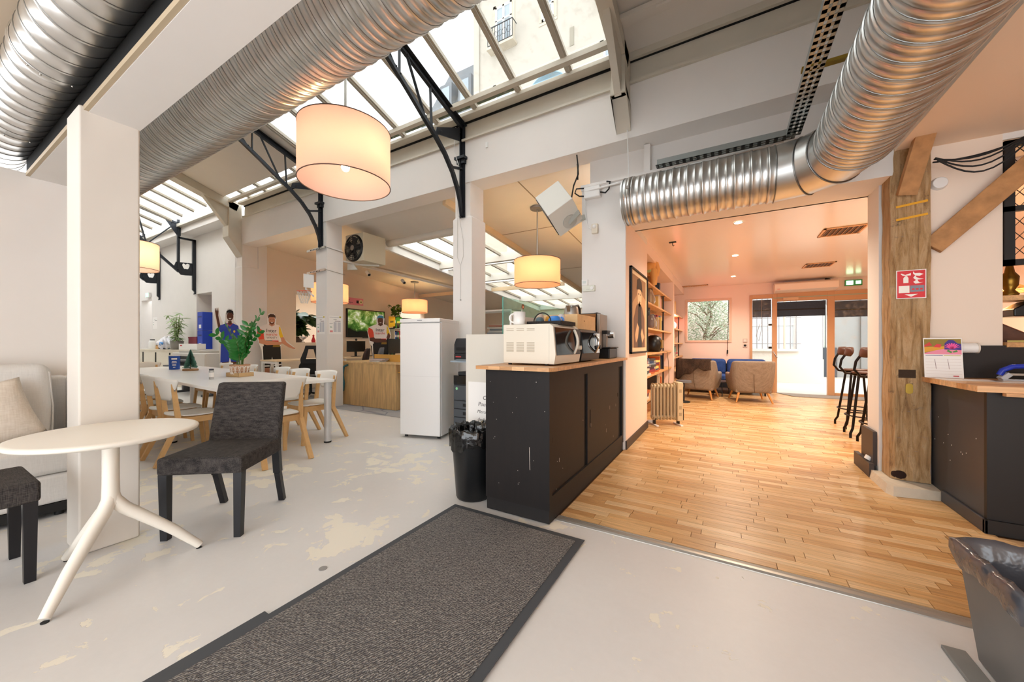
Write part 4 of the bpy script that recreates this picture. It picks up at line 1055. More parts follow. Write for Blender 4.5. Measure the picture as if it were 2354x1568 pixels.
# bottle brush tree
t = thing('miniature_tree', 'small frosted bottle brush fir on a wooden slice', 'decoration', (-7.70,2.61,TT))
obj('base', MB().lathe([(.001,0),(.10,0),(.105,.012),(.10,.032),(.001,.032)], n=20), mat('bark_slice', '#a07a55', .8, noise=(.3, 25)), t)
obj('trunk', MB().cyl((0,0,.03),(0,0,.33),.006,n=8), mat('wire', '#6e5a44', .5), t)
b = MB(); rng = random.Random(2)
for k in range(900):
    f = rng.random()**.8; z = .05+.30*f; R = .095*(1-f)+.006; a = rng.random()*2*PI; d = R*rng.uniform(.8,1.05)
    p = Vector((math.cos(a)*d, math.sin(a)*d, z-.01)); s_ = Vector((-math.sin(a), math.cos(a), 0))*.004
    b.add([(0,0,z), p+s_, p-s_, p+Vector((0,0,.012))], [(0,1,2),(0,2,3),(0,3,1)])
obj('bristles', b, mat('frosted_fir', '#5f8c7c', .8, noise=(.5, 40)), t)['kind'] = 'stuff'
# blue printed tub
t = thing('cardboard_tub', 'blue printed cardboard tub at the left on the white table', 'tub', (-8.33,2.60,TT))
obj('body', MB().cyl((0,0,0),(0,0,.235),.072,.078,n=28), mat('tub_blue', '#1f4fa8', .5), t)
obj('lid', MB().cyl((0,0,.235),(0,0,.252),.08,n=28), white2, t)
for j, (z, w, hh) in enumerate(((.17,.075,.03),(.13,.06,.012),(.11,.07,.01),(.085,.05,.008),(.07,.05,.008),(.035,.03,.01))):
    b = MB()
    vs = []
    for i in range(9):
        a = -.35-w/.075/2+w/.075*i/8; vs += [(.0765*math.cos(a), .0765*math.sin(a), z), (.0772*math.cos(a), .0772*math.sin(a), z+hh)]
    b.add(vs, [(2*i, 2*i+2, 2*i+3, 2*i+1) for i in range(8)]); obj('printed_line', b, paper, t)
# salt shaker
t = thing('salt_shaker', 'small clear shaker with black lid on the white table', 'shaker', (-5.62,2.115,TT))
obj('jar', MB().lathe([(.001,0),(.024,0),(.026,.01),(.026,.10),(.022,.112)], n=18), mat('shaker_plastic', '#dcdad6', .2, trans=.5), t)
obj('lid', MB().cyl((0,0,.112),(0,0,.13),.024,n=18), mat('lid_navy', '#23283a', .5), t)
obj('label_band', MB().cyl((0,0,.03),(0,0,.085),.0265,n=18,cap=False), paper, t)

# ================================================================== fridge, copier, partition
FA = math.radians(14.7)
t = thing('refrigerator', 'white single door refrigerator in front of the near column', 'refrigerator', (-3.78,3.51,0), FA)
fw_ = mat('fridge_white', '#e9e8e8', .3)
obj('cabinet', MB().box(0,.585,.055,.60,.035,1.565), fw_, t, bevel=.008)
d_ = obj('door', MB().box(0,.585,0,.05,.04,1.52), fw_, t, bevel=.012, seg=3)
obj('door_seam', MB().box(0.0,.585,-.0006,.001,.818,.8195), mat('seam_grey', '#c9c7c6', .5), d_)
obj('top_panel', MB().box(-.002,.587,-.004,.60,1.53,1.58), fw_, t, bevel=.008)
obj('badge', MB().box(.26,.33,-.006,-.003,1.552,1.56), mat('badge', '#8c9096', .4), t)
for x in (.05,.53):
    for y in (.08,.55): obj('foot', MB().cyl((x,y,0),(x,y,.036),.02,n=10), black, t)
t = thing('copier', 'dark grey multifunction copier with paper drawers right of the fridge', 'copier', (-3.13,3.84,0))
cg = mat('copier_grey', '#4d5157', .5); cg2 = mat('copier_dark', '#25272b', .45)
obj('body', MB().box(0,.5,0,.45,.03,.72), cg2, t)
for k, (z0, z1) in enumerate(((.04,.17),(.18,.28),(.29,.39),(.40,.50),(.51,.70))):
    dr = obj('drawer', MB().box(.005,.495,-.012,0,z0,z1), cg, t, bevel=.004)
    if k in (1,2,3): obj('handle', MB().box(.16,.34,-.0135,-.011,(z0+z1)/2-.02,(z0+z1)/2+.02), black, dr)
obj('power_button', MB().cyl((.06,-.011,.66),(.06,-.017,.66),.018,n=14), mat('green_dot', '#8fd6a0', .4), t)
obj('front_glass', MB().box(.0,.5,-.004,.4,.72,.83), mat('copier_gloss', '#1b1a1a', .1, spec=.8), t)
obj('scanner_lid', MB().box(.05,.5,.02,.44,.83,.88), cg2, t, bevel=.01)
obj('rear_column', MB().box(.1,.42,.30,.44,.88,1.05), cg, t)
obj('upper_unit', MB().box(.0,.5,.0,.44,1.02,1.12), cg2, t, bevel=.01)
obj('feeder', MB().prism([(0,1.12),(.42,1.12),(.42,1.22),(.34,1.32),(.04,1.32),(.0,1.24)], .5, Matrix(((0,0,1,0),(1,0,0,0),(0,1,0,0),(0,0,0,1)))), cg2, t, bevel=.012)
obj('slot', MB().box(.04,.46,-.004,.0,1.16,1.20), black, t)
obj('touch_panel', MB().box(.16,.50,-.14,.0,1.045,1.06,Matrix.Rotation(.12,4,'X')), mat('panel_glass', '#9aa7b2', .1), t)
obj('brand_mark', MB().box(.03,.12,-.002,0,1.07,1.085), mat('brand_red', '#c94a4a', .5), t)
tag(obj('partition_screen', MB().box(-2.10,-1.60,2.75,2.775,.0,1.335), mat('screen_beige', '#d6d0c5', .8), bevel=.004), 'beige low partition panel behind the round black bin', 'partition')
t = thing('paper_notice', 'handwritten white paper notice taped to the beige partition', 'notice', (-2.07,2.7485,0))
obj('sheet', MB().box(0,.42,-.0006,0,.42,.90), paper, t); obj('sheet', MB().box(.02,.44,-.0010,-.0006,.33,.66), paper, t)
for s_, x, z, sz in (('V',.245,.80,.09),('|',.255,.83,.07),('Ceci est la',.19,.745,.052),('Poubelle du',.14,.685,.052),('Merci de mettre vos',.13,.62,.042),('dechets dans les sacs',.135,.55,.042),('dont les poubelles',.115,.485,.042)):
    text('handwriting', s_, sz, ink, t, (x if s_ in 'V|' else x-.03,-.0013,z), (PI/2,0,0), .0002, 'LEFT', .25)
tag(obj('back_panel', MB().box(-1.655,-1.638,2.80,4.38,0,1.50), white2), 'tall thin white panel standing behind the microwave ovens', 'panel')
t = thing('glass_screen', 'pale teal glass partition screen behind the coffee corner', 'glass screen', (-3.02,4.9,0))
obj('sheet', MB().box(-.006,.006,0,3.1,.05,1.98), teal_pane, t)
for y in (.0,.98,1.96,2.96): obj('clamp', MB().cbox((0,y+.07,.03), (.05,.06,.06)), steel, t)
obj('edge', MB().box(-.007,.007,-.006,.0,.05,1.98), mat('teal_edge', '#6fbfb4', .2), t)

# ================================================================== column items
t = thing('basketball_hoop', 'small white basketball hoop clamped to the middle column', 'basketball hoop', (-6.92,4.40,2.55))
for z in (.56,.12):
    obj('clamp_rail', MB().bar((-.42,-.03,z),(.17,-.03,z+.02),.025,.04), steel, t)
    b = MB()
    for k in range(7): b.box(-.3+k*.05,-.28+k*.05,-.0455,-.042,z-.006,z+.016)
    obj('rail_slots', b, black, t)['kind'] = 'stuff'
    obj('strap', MB().tube([(.18,-.02,z+.02),(.185,.2,z),(.185,.39,z-.02)], .006, n=6), steel, t)
obj('backboard', MB().prism([(0,0),(.02,.0),(.02,.26),(0,.26)], .2, Matrix(((1,0,0,-.2),(0,0,1,-.24),(0,1,0,-.2),(0,0,0,1)))), white2, t)
obj('arm', MB().tube([(-.36,-.05,.1),(-.44,-.05,-.2),(-.16,-.06,-.36)], .018, n=8), white2, t)
ring = [(-.34+math.cos(a)*.13, -.14+math.sin(a)*.13, -.26) for a in [2*PI*i/24 for i in range(24)]]
obj('rim', MB().tube(ring, .007, n=6, closed=True), mat('rim_orange', '#e06a4a', .5), t)
b = MB()
for i in range(12):
    a = 2*PI*i/12
    for s_ in (-1, 1):
        b.tube([(-.34+math.cos(a+s_*k*.26)*(.13-.018*k), -.14+math.sin(a+s_*k*.26)*(.13-.018*k), -.26-.06*k) for k in range(5)], .0035, n=4)
obj('net', b, white2, t)['kind'] = 'stuff'
def sheet(name, label, loc, rot, w, h, lines, group=None):
    t = thing(name, label, 'paper', loc, rot)
    obj('sheet', MB().box(-w/2,w/2,-.0012,0,0,h), paper, t)
    lm = mat('print_grey', '#8d8b90', .8)
    for (x0, x1, z0, z1, c) in lines:
        obj('print', MB().box(-w/2+x0*w,-w/2+x1*w,-.0018,-.0012,z0*h,z1*h), mat('print_'+c, '#'+c, .8), t)
    return t
pl = [(.05,.9,.9,.93,'b9b7bb'),(.8,.95,.9,.99,'d8c23c'),(.35,.6,.78,.80,'4a4a50'),(.45,.9,.70,.73,'3a3a42'),(.05,.3,.55,.57,'9a9aa0'),(.08,.25,.36,.40,'3f8f66'),(.08,.3,.1,.2,'d98a8a'),(.36,.6,.12,.66,'c3c2c6'),(.66,.92,.12,.66,'c3c2c6')]
sheet('posted_sheet', 'printed schedule sheet on the front face of the middle column', (-6.93,4.399,1.44), 0, .26, .35, pl)
sheet('posted_sheet', 'printed schedule sheet on the side face of the middle column', (-6.739,4.58,1.44), PI/2, .28, .36, pl)
sheet('posted_sheet', 'printed notice on the far wall beside the door recess', (-16.85,4.748,1.75), 0, .42, .40, pl[2:6])
t = thing('exit_sign', 'green lit exit sign above the door recess on the far wall', 'sign', (-17.35,4.74,2.93))
obj('case', MB().cbox((0,-.03,0), (.30,.06,.16)), white2, t); obj('lit_panel', MB().cbox((0,-.062,0), (.26,.004,.13)), mat('exit_green', '#3fae6a', .4, emit='#8ff0b0', es=1.2), t)
obj('arrow', MB().cbox((.03,-.065,0), (.08,.003,.06)), mat('exit_white', '#ffffff', .4, emit='#ffffff', es=1.5), t)

# ================================================================== far left: cabinets, plotter and things on them
tamb = mat('tambour_cream', '#e3d9c6', .5)
t = thing('tambour_cabinet', 'long cream cabinet with sliding slats by the far wall', 'cabinet', (-17.2,4.35,0))
obj('carcass', MB().box(0,4.4,0,.38,0,1.04), tamb, t); obj('top', MB().box(-.02,4.42,-.02,.4,1.04,1.075), tamb, t)
for k in range(4):
    x = .05+k*1.1; d_ = obj('door', MB().box(x,x+.62,-.012,0,.06,.98), tamb, t); obj('door_gap', MB().box(x+.64,x+.72,-.006,0,.06,.98), dark, t)
t = thing('large_format_printer', 'wide pale grey plotter with black paper slot at the far end', 'printer', (-12.4,3.82,0))
pg = mat('plotter_grey', '#d5d2ce', .5)
obj('body', MB().box(0,1.95,0,.55,.62,1.02), pg, t, bevel=.02)
obj('slot', MB().box(.08,1.35,-.01,.0,.66,.94), black, t)
obj('paper_roll', MB().cyl((.2,-.02,.82),(1.2,-.02,.82),.045,n=16), blackp, t)
obj('catch_tray', MB().bar((.25,-.10,.70),(1.2,-.10,.70),.3,.03), mat('catch_grey', '#54555c', .6), t)
obj('lid', MB().box(.3,1.5,.05,.5,1.02,1.07), mat('plotter_lid', '#bdb9b3', .5), t)
obj('ink_panel', MB().box(1.45,1.93,-.012,0,.66,.98), pg, t)
for x in (.15,1.75): obj('stand_leg', MB().box(x,x+.1,.15,.4,.04,.62), cg, t); obj('stand_foot', MB().box(x,x+.1,-.02,.54,0,.05), cg, t)
t = thing('thermos_jug', 'white thermos jug with black handle on the cream cabinet', 'jug', (-16.2,4.5,1.076))
obj('body', MB().lathe([(.001,0),(.10,0),(.105,.02),(.10,.2),(.075,.27),(.06,.28)], n=20), white2, t)
obj('lid', MB().cyl((0,0,.28),(0,0,.315),.06,n=16), blackp, t); obj('handle', MB().tube([(-.05,-.0,.30),(-.13,0,.29),(-.14,0,.2),(-.1,0,.1)], .013, n=7), blackp, t)
for k, (x, w, h, c, lab) in enumerate(((-15.75,.1,.14,'#c69c6a','tan coffee box on the cream cabinet'),(-15.5,.1,.13,'#3b3a30','dark jar with yellow label on the cream cabinet'),(-15.2,.14,.2,'#22252b','black coffee maker on the cream cabinet'),(-14.95,.1,.1,'#46637c','small blue jar on the cream cabinet'))):
    t = thing('cabinet_jar', lab, 'container', (x,4.5,1.076))
    obj('body', MB().lathe([(.001,0),(w*.48,0),(w*.5,.01),(w*.5,h*.8),(w*.4,h*.86)], n=14), mat('jar%d' % k, c, .5), t); obj('lid', MB().cyl((0,0,h*.86),(0,0,h),w*.42,n=14), blackp, t)
t = thing('plastic_bag', 'crumpled white and blue plastic bag on the cream cabinet', 'bag', (-14.75,4.42,1.11))
rng = random.Random(4)
def bagf(u, v):
    a = 2*PI*u; z = v; r = (.30*math.sin(PI*min(.97, .12+.85*v))**.7)*(1+.22*math.sin(a*5+v*7)+.12*math.sin(a*11+3*v))
    return (r*math.cos(a)*1.1, r*math.sin(a)*.6, .34*z+.03*math.sin(a*4))
obj('bag', MB().grid(bagf, 48, 14), mat('bag_white', '#e6e4ea', .4, noise=(.08, 8)), t)
obj('print', MB().ball((.05,-.15,.14), .12, 12, 8, (1.3,.35,.5)), mat('bag_blue', '#4d8fd0', .4), t)
t = thing('document_box', 'long white box lying across the cream cabinet beside the bag', 'box', (-13.0,4.44,1.076))
obj('carton', MB().box(-.6,.6,-.1,.1,0,.17), paper, t, bevel=.006); obj('stripe', MB().box(-.5,-.38,-.103,-.1,.1,.14), red, t)
t = thing('storage_box', 'dark red storage box behind the bag', 'box', (-13.35,4.64,1.076)); obj('carton', MB().box(-.28,.28,-.07,.07,0,.36), mat('box_red', '#7d2b3a', .6), t); obj('lid', MB().box(-.29,.29,-.075,.075,.33,.37), mat('box_red', '#7d2b3a', .6), t)
t = thing('wooden_wine_box', 'light wooden box standing in the wall niche', 'box', (-13.15,4.98,1.10)); woodb = mat('crate_wood', '#b08a5c', .7, noise=(.2, 10))
for k in range(3): obj('board', MB().box(-.32,.32,-.1,-.085,k*.17,k*.17+.16), woodb, t)
obj('side', MB().box(-.33,-.31,-.1,.1,0,.5), woodb, t); obj('side', MB().box(.31,.33,-.1,.1,0,.5), woodb, t)
struct('trim_19', B(-13.6,-12.6,4.76,5.14,1.06,1.098), white2)
for k, (z, lab) in enumerate(((1.0,'blue cardboard carton, lower of the two in the niche'),(1.52,'blue cardboard carton, upper of the two in the niche'))):
    t = thing('blue_carton', lab, 'carton', (-12.72,4.62,z+.1)); t.location.z = 1.1+k*.52
    obj('carton', MB().box(-.16,.16,-.1,.13,0,.51), mat('carton_blue', '#1b3fae', .5), t)
    obj('white_print', MB().box(-.06,.08,-.103,-.1,.06,.16), paper, t); obj('dark_print', MB().box(-.1,.1,-.103,-.1,.36,.40), mat('carton_ink', '#1a2c6b', .6), t)
struct('trim_20', B(-12.95,-12.45,4.45,4.75,1.0,1.099), white2)
# bamboo
t = thing('potted_bamboo', 'feathery pale green bamboo plant behind the plotter', 'plant', (-13.55,4.30,1.076+.17))
t.location = (-13.98,4.42,1.0765)
obj('pot', MB().lathe([(.001,0),(.13,0),(.16,.25),(.15,.25),(.12,.02)], n=18), mat('pot_grey', '#8b877f', .7), t)
bl = leaf_mesh(.16, .014); bl.materials.append(mat('bamboo_leaf', '#9db77d', .5, noise=(.2, 8)))
rng = random.Random(9)
for k in range(10):
    a = rng.random()*2*PI; H = rng.uniform(.5,1.0); lean = rng.uniform(.1,.45)
    pts = [Vector((math.cos(a)*(.05+lean*H*f*f), math.sin(a)*(.05+lean*H*f*f)*.5, .2+H*f)) for f in [i/5 for i in range(6)]]
    obj('stem', MB().tube(pts, .006, n=5), mat('bamboo_stem', '#8c9a5b', .6), t)
    for i in range(1, 6):
        for _ in range(5): inst(bl, 'leaf', pts[i], t, (rng.uniform(-.6,.3), rng.uniform(-.4,.4), rng.uniform(0,2*PI)), (1.2,1.2,1.2))
# ================================================================== lounge: far wall, windows, door
frm = mat('window_frame', '#c79a72', .45)
def frame(root, x0, x1, z0, z1, w=.05, y0=11.38, y1=11.46, m=frm):
    for (a, b_, c, d) in ((x0,x1,z0,z0+w),(x0,x1,z1-w,z1),(x0,x0+w,z0+w,z1-w),(x1-w,x1,z0+w,z1-w)):
        obj('frame_bar', MB().box(a,b_,y0,y1,c,d), m, root, bevel=.004)
win = sempty('window_8'); frame(win, -1.02,.10,1.28,2.47,.06, m=mat('window_frame_pale', '#e3c4ae', .5))
obj('pane', MB().box(-.96,.04,11.415,11.421,1.34,2.41), pane_clear, win)
obj('blind_cord', MB().tube([(.03,11.37,2.4),(.02,11.36,1.7),(.0,11.36,1.05)], .008, n=6), mat('cord_brown', '#5a4238', .7), win)
obj('cord_weight', MB().cyl((.0,11.36,.98),(.005,11.36,1.08),.018,n=8), black, win)
dr = sempty('door_1')
for x0, x1 in ((.50,.56),(.98,1.08),(2.06,2.19),(3.1,3.3)): obj('mullion', MB().box(x0,x1,11.36,11.47,.0,2.5), frm, dr, bevel=.005)
obj('head', MB().box(.56,.98,11.36,11.47,2.40,2.5), frm, dr); obj('head', MB().box(1.08,2.06,11.36,11.47,2.31,2.5), frm, dr); obj('head', MB().box(2.19,3.1,11.36,11.47,2.27,2.5), frm, dr)
obj('sill', MB().box(2.19,3.1,11.38,11.46,.0,.08), frm, dr); obj('sill', MB().box(.56,.98,11.38,11.46,.0,.08), frm, dr)
obj('gasket', MB().box(1.0,3.1,11.35,11.365,2.385,2.405), mat('gasket_green', '#9fb09c', .5), dr)
obj('pane', MB().box(.56,.98,11.415,11.421,.08,2.40), pane_clear, dr); obj('pane', MB().box(2.19,3.1,11.415,11.421,.08,2.27), pane_clear, dr)
obj('door_closer', MB().box(1.2,1.5,11.31,11.36,2.33,2.39).bar((1.22,11.33,2.33),(1.08,11.2,2.30),.02,.01), mat('closer', '#d9b48e', .5), dr)
obj('handle', MB().tube([(1.0,11.34,1.05),(1.0,11.3,1.04),(1.06,11.3,.92),(1.08,11.33,.90)], .012, n=7), steel, dr)
# rolled dark blinds behind the panes
bl_m = mat('roller_blind', '#38465a', .8, noise=(.25, 30))
for (x0, x1, z0, z1, lab) in ((.57,.97,1.93,2.38,'dark roller blind in the narrow side light left of the door'),(1.09,2.05,1.93,2.30,'dark awning strip across the open doorway'),(2.2,3.09,1.88,2.26,'dark roller blind in the pane right of the doorway')):
    t = thing('roller_blind', lab, 'blind', (0,0,0))
    obj('cloth', MB().box(x0,x1,11.50,11.515,z0,z1), bl_m, t); obj('bottom_bar', MB().box(x0,x1,11.495,11.52,z0+.16,z0+.185), black, t)
tag(obj('blind_chain', MB().tube([(.76,11.37,2.38),(.75,11.36,1.6),(.70,11.36,1.32),(.64,11.36,1.45),(.72,11.36,1.75)], .005, n=5), mat('chain', '#8d8178', .5)), 'looped blind chain in front of the narrow side light', 'chain')
t = thing('air_conditioner', 'white wall mounted air conditioner above the lounge door', 'air conditioner', (1.6,11.2,2.50))
obj('housing', MB().prism([(-.18,.04),(.18,.0),(.18,.235),(-.13,.235),(-.19,.19)], 1.2, Matrix(((0,0,1,-.6),(1,0,0,0),(0,1,0,0),(0,0,0,1)))), mat('ac_white', '#efdccb', .4), t, bevel=.01)
obj('air_flap', MB().box(-.58,.58,-.185,.05,.015,.03,Matrix.Rotation(-.1,4,'X')), mat('ac_flap', '#d9d2ca', .4), t)
obj('logo', MB().box(-.55,-.49,-.194,-.19,.07,.08), red, t); obj('pipe', MB().tube([(.5,.05,.235),(.48,.08,.262),(.4,.1,.285)], .02, n=8), black, t)
t = thing('exit_sign', 'green lit exit sign on the lounge wall beside the air conditioner', 'sign', (2.52,11.36,2.66))
obj('case', MB().cbox((0,0,0), (.30,.06,.13)), mat('exit_case', '#3f9a5c', .4), t); obj('lit_panel', MB().cbox((-.07,-.032,0), (.12,.004,.09)), mat('exit_lit', '#d8ffe0', .4, emit='#b8ffcc', es=2), t); obj('lit_panel', MB().cbox((.08,-.032,0), (.09,.004,.07)), mat('exit_lit', '#d8ffe0', .4), t)
for z, lab in ((1.33,'square light switch on the lounge wall, upper one'),(1.20,'square wall socket on the lounge wall, lower one')):
    t = thing('wall_switch', lab, 'switch', (.40,11.39,z)); obj('plate', MB().cbox((0,0,0), (.10,.02,.10)), mat('plate_grey', '#c9beb4', .5), t, bevel=.006)
    obj('rocker' if z > 1.25 else 'socket', MB().cbox((0,-.012,0), (.06,.01,.06)) if z > 1.25 else MB().cyl((0,-.008,0),(0,-.013,0),.03,n=14), mat('plate_in', '#ddd6ce', .5) if z > 1.25 else black, t)
tag(obj('entrance_mat', MB().add([(1.05,11.38,.011),(3.2,11.38,.011),(3.2,10.75,.011),(1.35,10.75,.011),(1.05,11.38,.022),(3.2,11.38,.022),(3.2,10.75,.022),(1.35,10.75,.022)], [(0,1,2,3),(4,7,6,5),(0,4,5,1),(1,5,6,2),(2,6,7,3),(3,7,4,0)]), mat('grey_mat', '#8a847c', .9)), 'grey entrance mat inside the lounge door', 'mat')
# ceiling: downlights, grilles
for k, (y, lab) in enumerate(((5.53,'round recessed downlight nearest the lounge opening'),(7.577,'round recessed downlight, middle of the row'),(9.9,'round recessed downlight near the far wall'))):
    t = thing('downlight', lab, 'lamp', (.12,y,2.8), 0, 'lounge downlights')
    obj('bezel', MB().lathe([(.055,-.001),(.06,-.008),(.045,-.01),(.042,-.002)], n=20), white2, t); obj('lens', MB().cyl((0,0,-.003),(0,0,-.001),.042,n=20), mat('lamp_lens', '#fff3d8', .4, emit='#fff0cf', es=40), t)
    light('lounge_beam', 'SPOT', (0,0,-.02), 90, (1,.85,.68), .05, (0,0,0), t, math.radians(150), .8)
# downlights added out of view to brighten the right of the lounge
for (x, y, nf) in ((2.3,6.4,'nearer'),(2.3,9.2,'farther')):
    t = thing('downlight', 'unseen fill downlight added over the bar stools, %s of two' % nf, 'lamp', (x,y,2.8), 0, 'added fill downlights over the stools')
    obj('bezel', MB().lathe([(.055,-.001),(.06,-.008),(.045,-.01),(.042,-.002)], n=20), white2, t); obj('lens', MB().cyl((0,0,-.003),(0,0,-.001),.042,n=20), MATS['lamp_lens'], t)
    light('lounge_beam', 'SPOT', (0,0,-.02), 90, (1,.85,.68), .05, (0,0,0), t, math.radians(150), .8)
def grille(label, x, y, w, l, n=8, dark_=False):
    t = thing('air_grille', label, 'vent', (x,y,2.8)); gm = mat('grille_tan', '#d9a878', .5)
    obj('backing', MB().box(-w/2,w/2,-l/2,l/2,-.004,-.001), mat('grille_dark', '#5c432e', .7), t)
    for (a, b_, c, d) in ((-w/2,w/2,-l/2,-l/2+.025),(-w/2,w/2,l/2-.025,l/2),(-w/2,-w/2+.025,-l/2,l/2),(w/2-.025,w/2,-l/2,l/2)): obj('frame_bar', MB().box(a,b_,c,d,-.014,-.001), gm, t)
    for k in range(n): x_ = -w/2+.04+(w-.08)*k/(n-1); obj('slat', MB().bar((x_,-l/2+.03,-.009),(x_,l/2-.03,-.009),.004,.016, up=(.5,0,1)), gm, t)
grille('square ceiling grille nearer the opening', 1.36,6.65,.46,.46)
grille('square ceiling grille nearer the lounge door', 1.55,9.3,.46,.46)
grille('long dark ceiling grille in the far left lounge corner', -.75,11.0,.62,.14, 14)
t = thing('ceiling_hook', 'small dark metal hook plate on the lounge ceiling', 'hook', (-.72,6.1,2.8))
obj('plate', MB().cbox((0,0,-.006), (.10,.05,.01)), black, t); obj('hook', MB().tube([(0,0,-.01),(0,0,-.05),(.012,0,-.065),(.02,0,-.05)], .006, n=6), black, t)

# ================================================================== bookcases in the recess
shelfm = strip_mat('shelf_pine', '#c9935c', '#d9a870', '#dfb380', .5, (14, 1.2, 14))
ZB = (2.235,1.915,1.505,1.095,.735,.36)
def bookcase(label, y0, y1, zs):
    t = thing('bookcase', label, 'bookcase', (0,0,0))
    for z in zs: obj('shelf', MB().box(-1.445,-1.075,y0,y1,z-.03,z), shelfm, t, bevel=.003)
    for y in (y0+.7*(y1-y0),):
        for za, zb in zip(zs[1:], zs[:-1]):
            pz = obj('pipe_post', MB().cyl((-1.12,y,za),(-1.12,y,zb-.03),.014,n=10), black, t); obj('flange', MB().cyl((-1.12,y,zb-.036),(-1.12,y,zb-.03),.035,n=14), black, pz)
    return t
bookcase('pine shelves on black pipes in the near bay of the lounge recess', 5.76,8.94, ZB)
bookcase('pine shelves on black pipes in the far bay of the lounge recess', 9.16,11.38, (1.98,1.62,1.27,.92,.60,.30))
struct('wall_bookcase_divider', B(-1.45,-1.045,8.95,9.15,0,2.8), peachw)
struct('trim_21', B(-1.45,-1.05,5.73,8.95,2.62,2.8), peachw); struct('trim_22', B(-1.45,-1.05,9.15,11.4,2.62,2.8), peachw)
rng = random.Random(21)
BC = [('dark red','#8e2a2f'),('navy','#2c3f63'),('cream','#d8cdb8'),('rust orange','#b55a2a'),('charcoal','#3b3a38'),('sand','#c7b48a'),('plum','#5b2a4a'),('white','#dfd6c9'),('teal','#1f4d56'),('crimson','#a33b3b'),('yellow','#e2c26e'),('slate blue','#6f7f8c')]
bm_ = [mat('book%d' % i, c, .6) for i, (n_, c) in enumerate(BC)]
ORD = ['first','second','third','fourth','fifth','sixth','seventh','eighth','ninth','tenth','eleventh','twelfth','thirteenth','fourteenth','fifteenth','sixteenth','seventeenth','eighteenth']
def book(x, y, z, th, h, d, ci, label, grp, flat=False, rot=0):
    t = thing('book', label, 'book', (x, y, z), rot, grp); m = bm_[ci]
    if flat:
        obj('cover', MB().box(-d,0,-h/2,h/2,0,.003).box(-d,0,-h/2,h/2,th-.003,th).box(-.003,0,-h/2,h/2,.003,th-.003), m, t); obj('pages', MB().box(-d+.004,-.003,-h/2+.004,h/2-.004,.003,th-.003), paper, t)
    else:
        obj('cover', MB().box(-d,0,0,.003,0,h).box(-d,0,th-.003,th,0,h).box(-.003,0,.003,th-.003,0,h), m, t); obj('pages', MB().box(-d+.004,-.003,.003,th-.003,.004,h-.004), paper, t)
def book_row(y, n, z, where, hmin=.2, hmax=.3, x=-1.16):
    for k in range(n):
        th = rng.uniform(.03,.065); h = rng.uniform(hmin,hmax); ci = rng.randrange(12)
        book(x+rng.uniform(-.03,.03), y, z, th-.002, h, .2, ci, '%s book, %s from the left on the %s' % (BC[ci][0], ORD[k], where), 'upright books on the '+where); y += th
def book_stack(y, z, n, where, x=-1.1):
    for k in range(n):
        th = rng.uniform(.022,.045); ci = rng.randrange(12)
        book(x+rng.uniform(-.03,.02), y+rng.uniform(-.04,.04), z, th, rng.uniform(.25,.34), .24, ci, '%s book lying %s from the bottom in the %s' % (BC[ci][0], ORD[k], where), 'books in the '+where, True, rng.uniform(-.15,.15)); z += th+.0005
book_row(7.7,14,1.916,'second board of the near bay')
book_row(7.35,16,1.506,'third board of the near bay')
book_stack(6.15,.736,8,'pile by the pier'); book_stack(6.62,.736,7,'middle pile of the near bay'); book_stack(7.1,.736,6,'right pile of the near bay')
book_row(7.7,9,.736,'fifth board of the near bay'); book_row(7.6,8,.361,'lowest board of the near bay'); book_stack(6.2,.361,4,'low pile behind the radiator')
book_row(9.6,14,1.271,'third board of the far bay',.18,.24); book_row(9.5,10,.601,'fifth board of the far bay',.18,.25); book_row(9.4,8,.301,'lowest board of the far bay',.18,.25)
book_stack(9.5,.921,4,'left pile of the far bay'); book_stack(10.0,.921,3,'right pile of the far bay')
# ornaments
skin_y = mat('figurine_skin', '#dca45c', .5)
t = thing('sumo_figurine', 'crouching wrestler figurine on the top board of the near bay', 'figurine', (-1.15,6.55,2.236))
b = MB().ball((0,.05,.28), .12, 16, 12, (.9,1.15,1.0)).ball((.02,.14,.38), .10, 14, 10, (.95,1,.9))
for s_ in (-1, 1): b.tube([(s_*.07,.0,.24),(s_*.10,-.06,.12),(s_*.09,-.02,0)], .05, n=10, radii=[.07,.055,.045]); b.tube([(s_*.10,.14,.40),(s_*.13,.16,.28),(s_*.10,.20,.18)], .035, n=8)
obj('body', b, skin_y, t); obj('head', MB().ball((.03,.2,.46), .062, 14, 10), skin_y, t); obj('hair', MB().ball((.02,.19,.485), .06, 14, 10, (1,1,.75)).ball((.0,.15,.53), .022, 8, 6), ink, t); obj('belt', MB().lathe([(.115,.0),(.125,.03),(.115,.06)], (0,.04,.2), 18), mat('belt_green', '#a7b26a', .6), t)
for k, (y, h, r, lab) in enumerate(((7.0,.44,.085,'tall brown cardboard cylinder on the top board'),(7.35,.36,.05,'slim brown cardboard cylinder on the top board'))):
    t = thing('cardboard_tube', lab, 'tube', (-1.2,y,2.236)); obj('tube', MB().cyl((0,0,0),(0,0,h),r,n=20), mat('tube_brown', '#b98550', .7), t); obj('cap', MB().cyl((0,0,h),(0,0,h+.012),r*1.03,n=20), mat('tube_cap', '#a06f40', .7), t)
t = thing('round_box', 'small dark box on the top board of the near bay', 'box', (-1.12,7.2,2.236)); obj('box', MB().cbox((0,-.05,.05), (.12,.12,.1)), mat('box_navy', '#2b3a4a', .5), t); obj('lid', MB().cbox((0,-.05,.105), (.125,.125,.012)), mat('box_navy2', '#35485c', .5), t)
cl_g = mat('vase_glass', '#efe9e2', .05, trans=.85, ior=1.3)
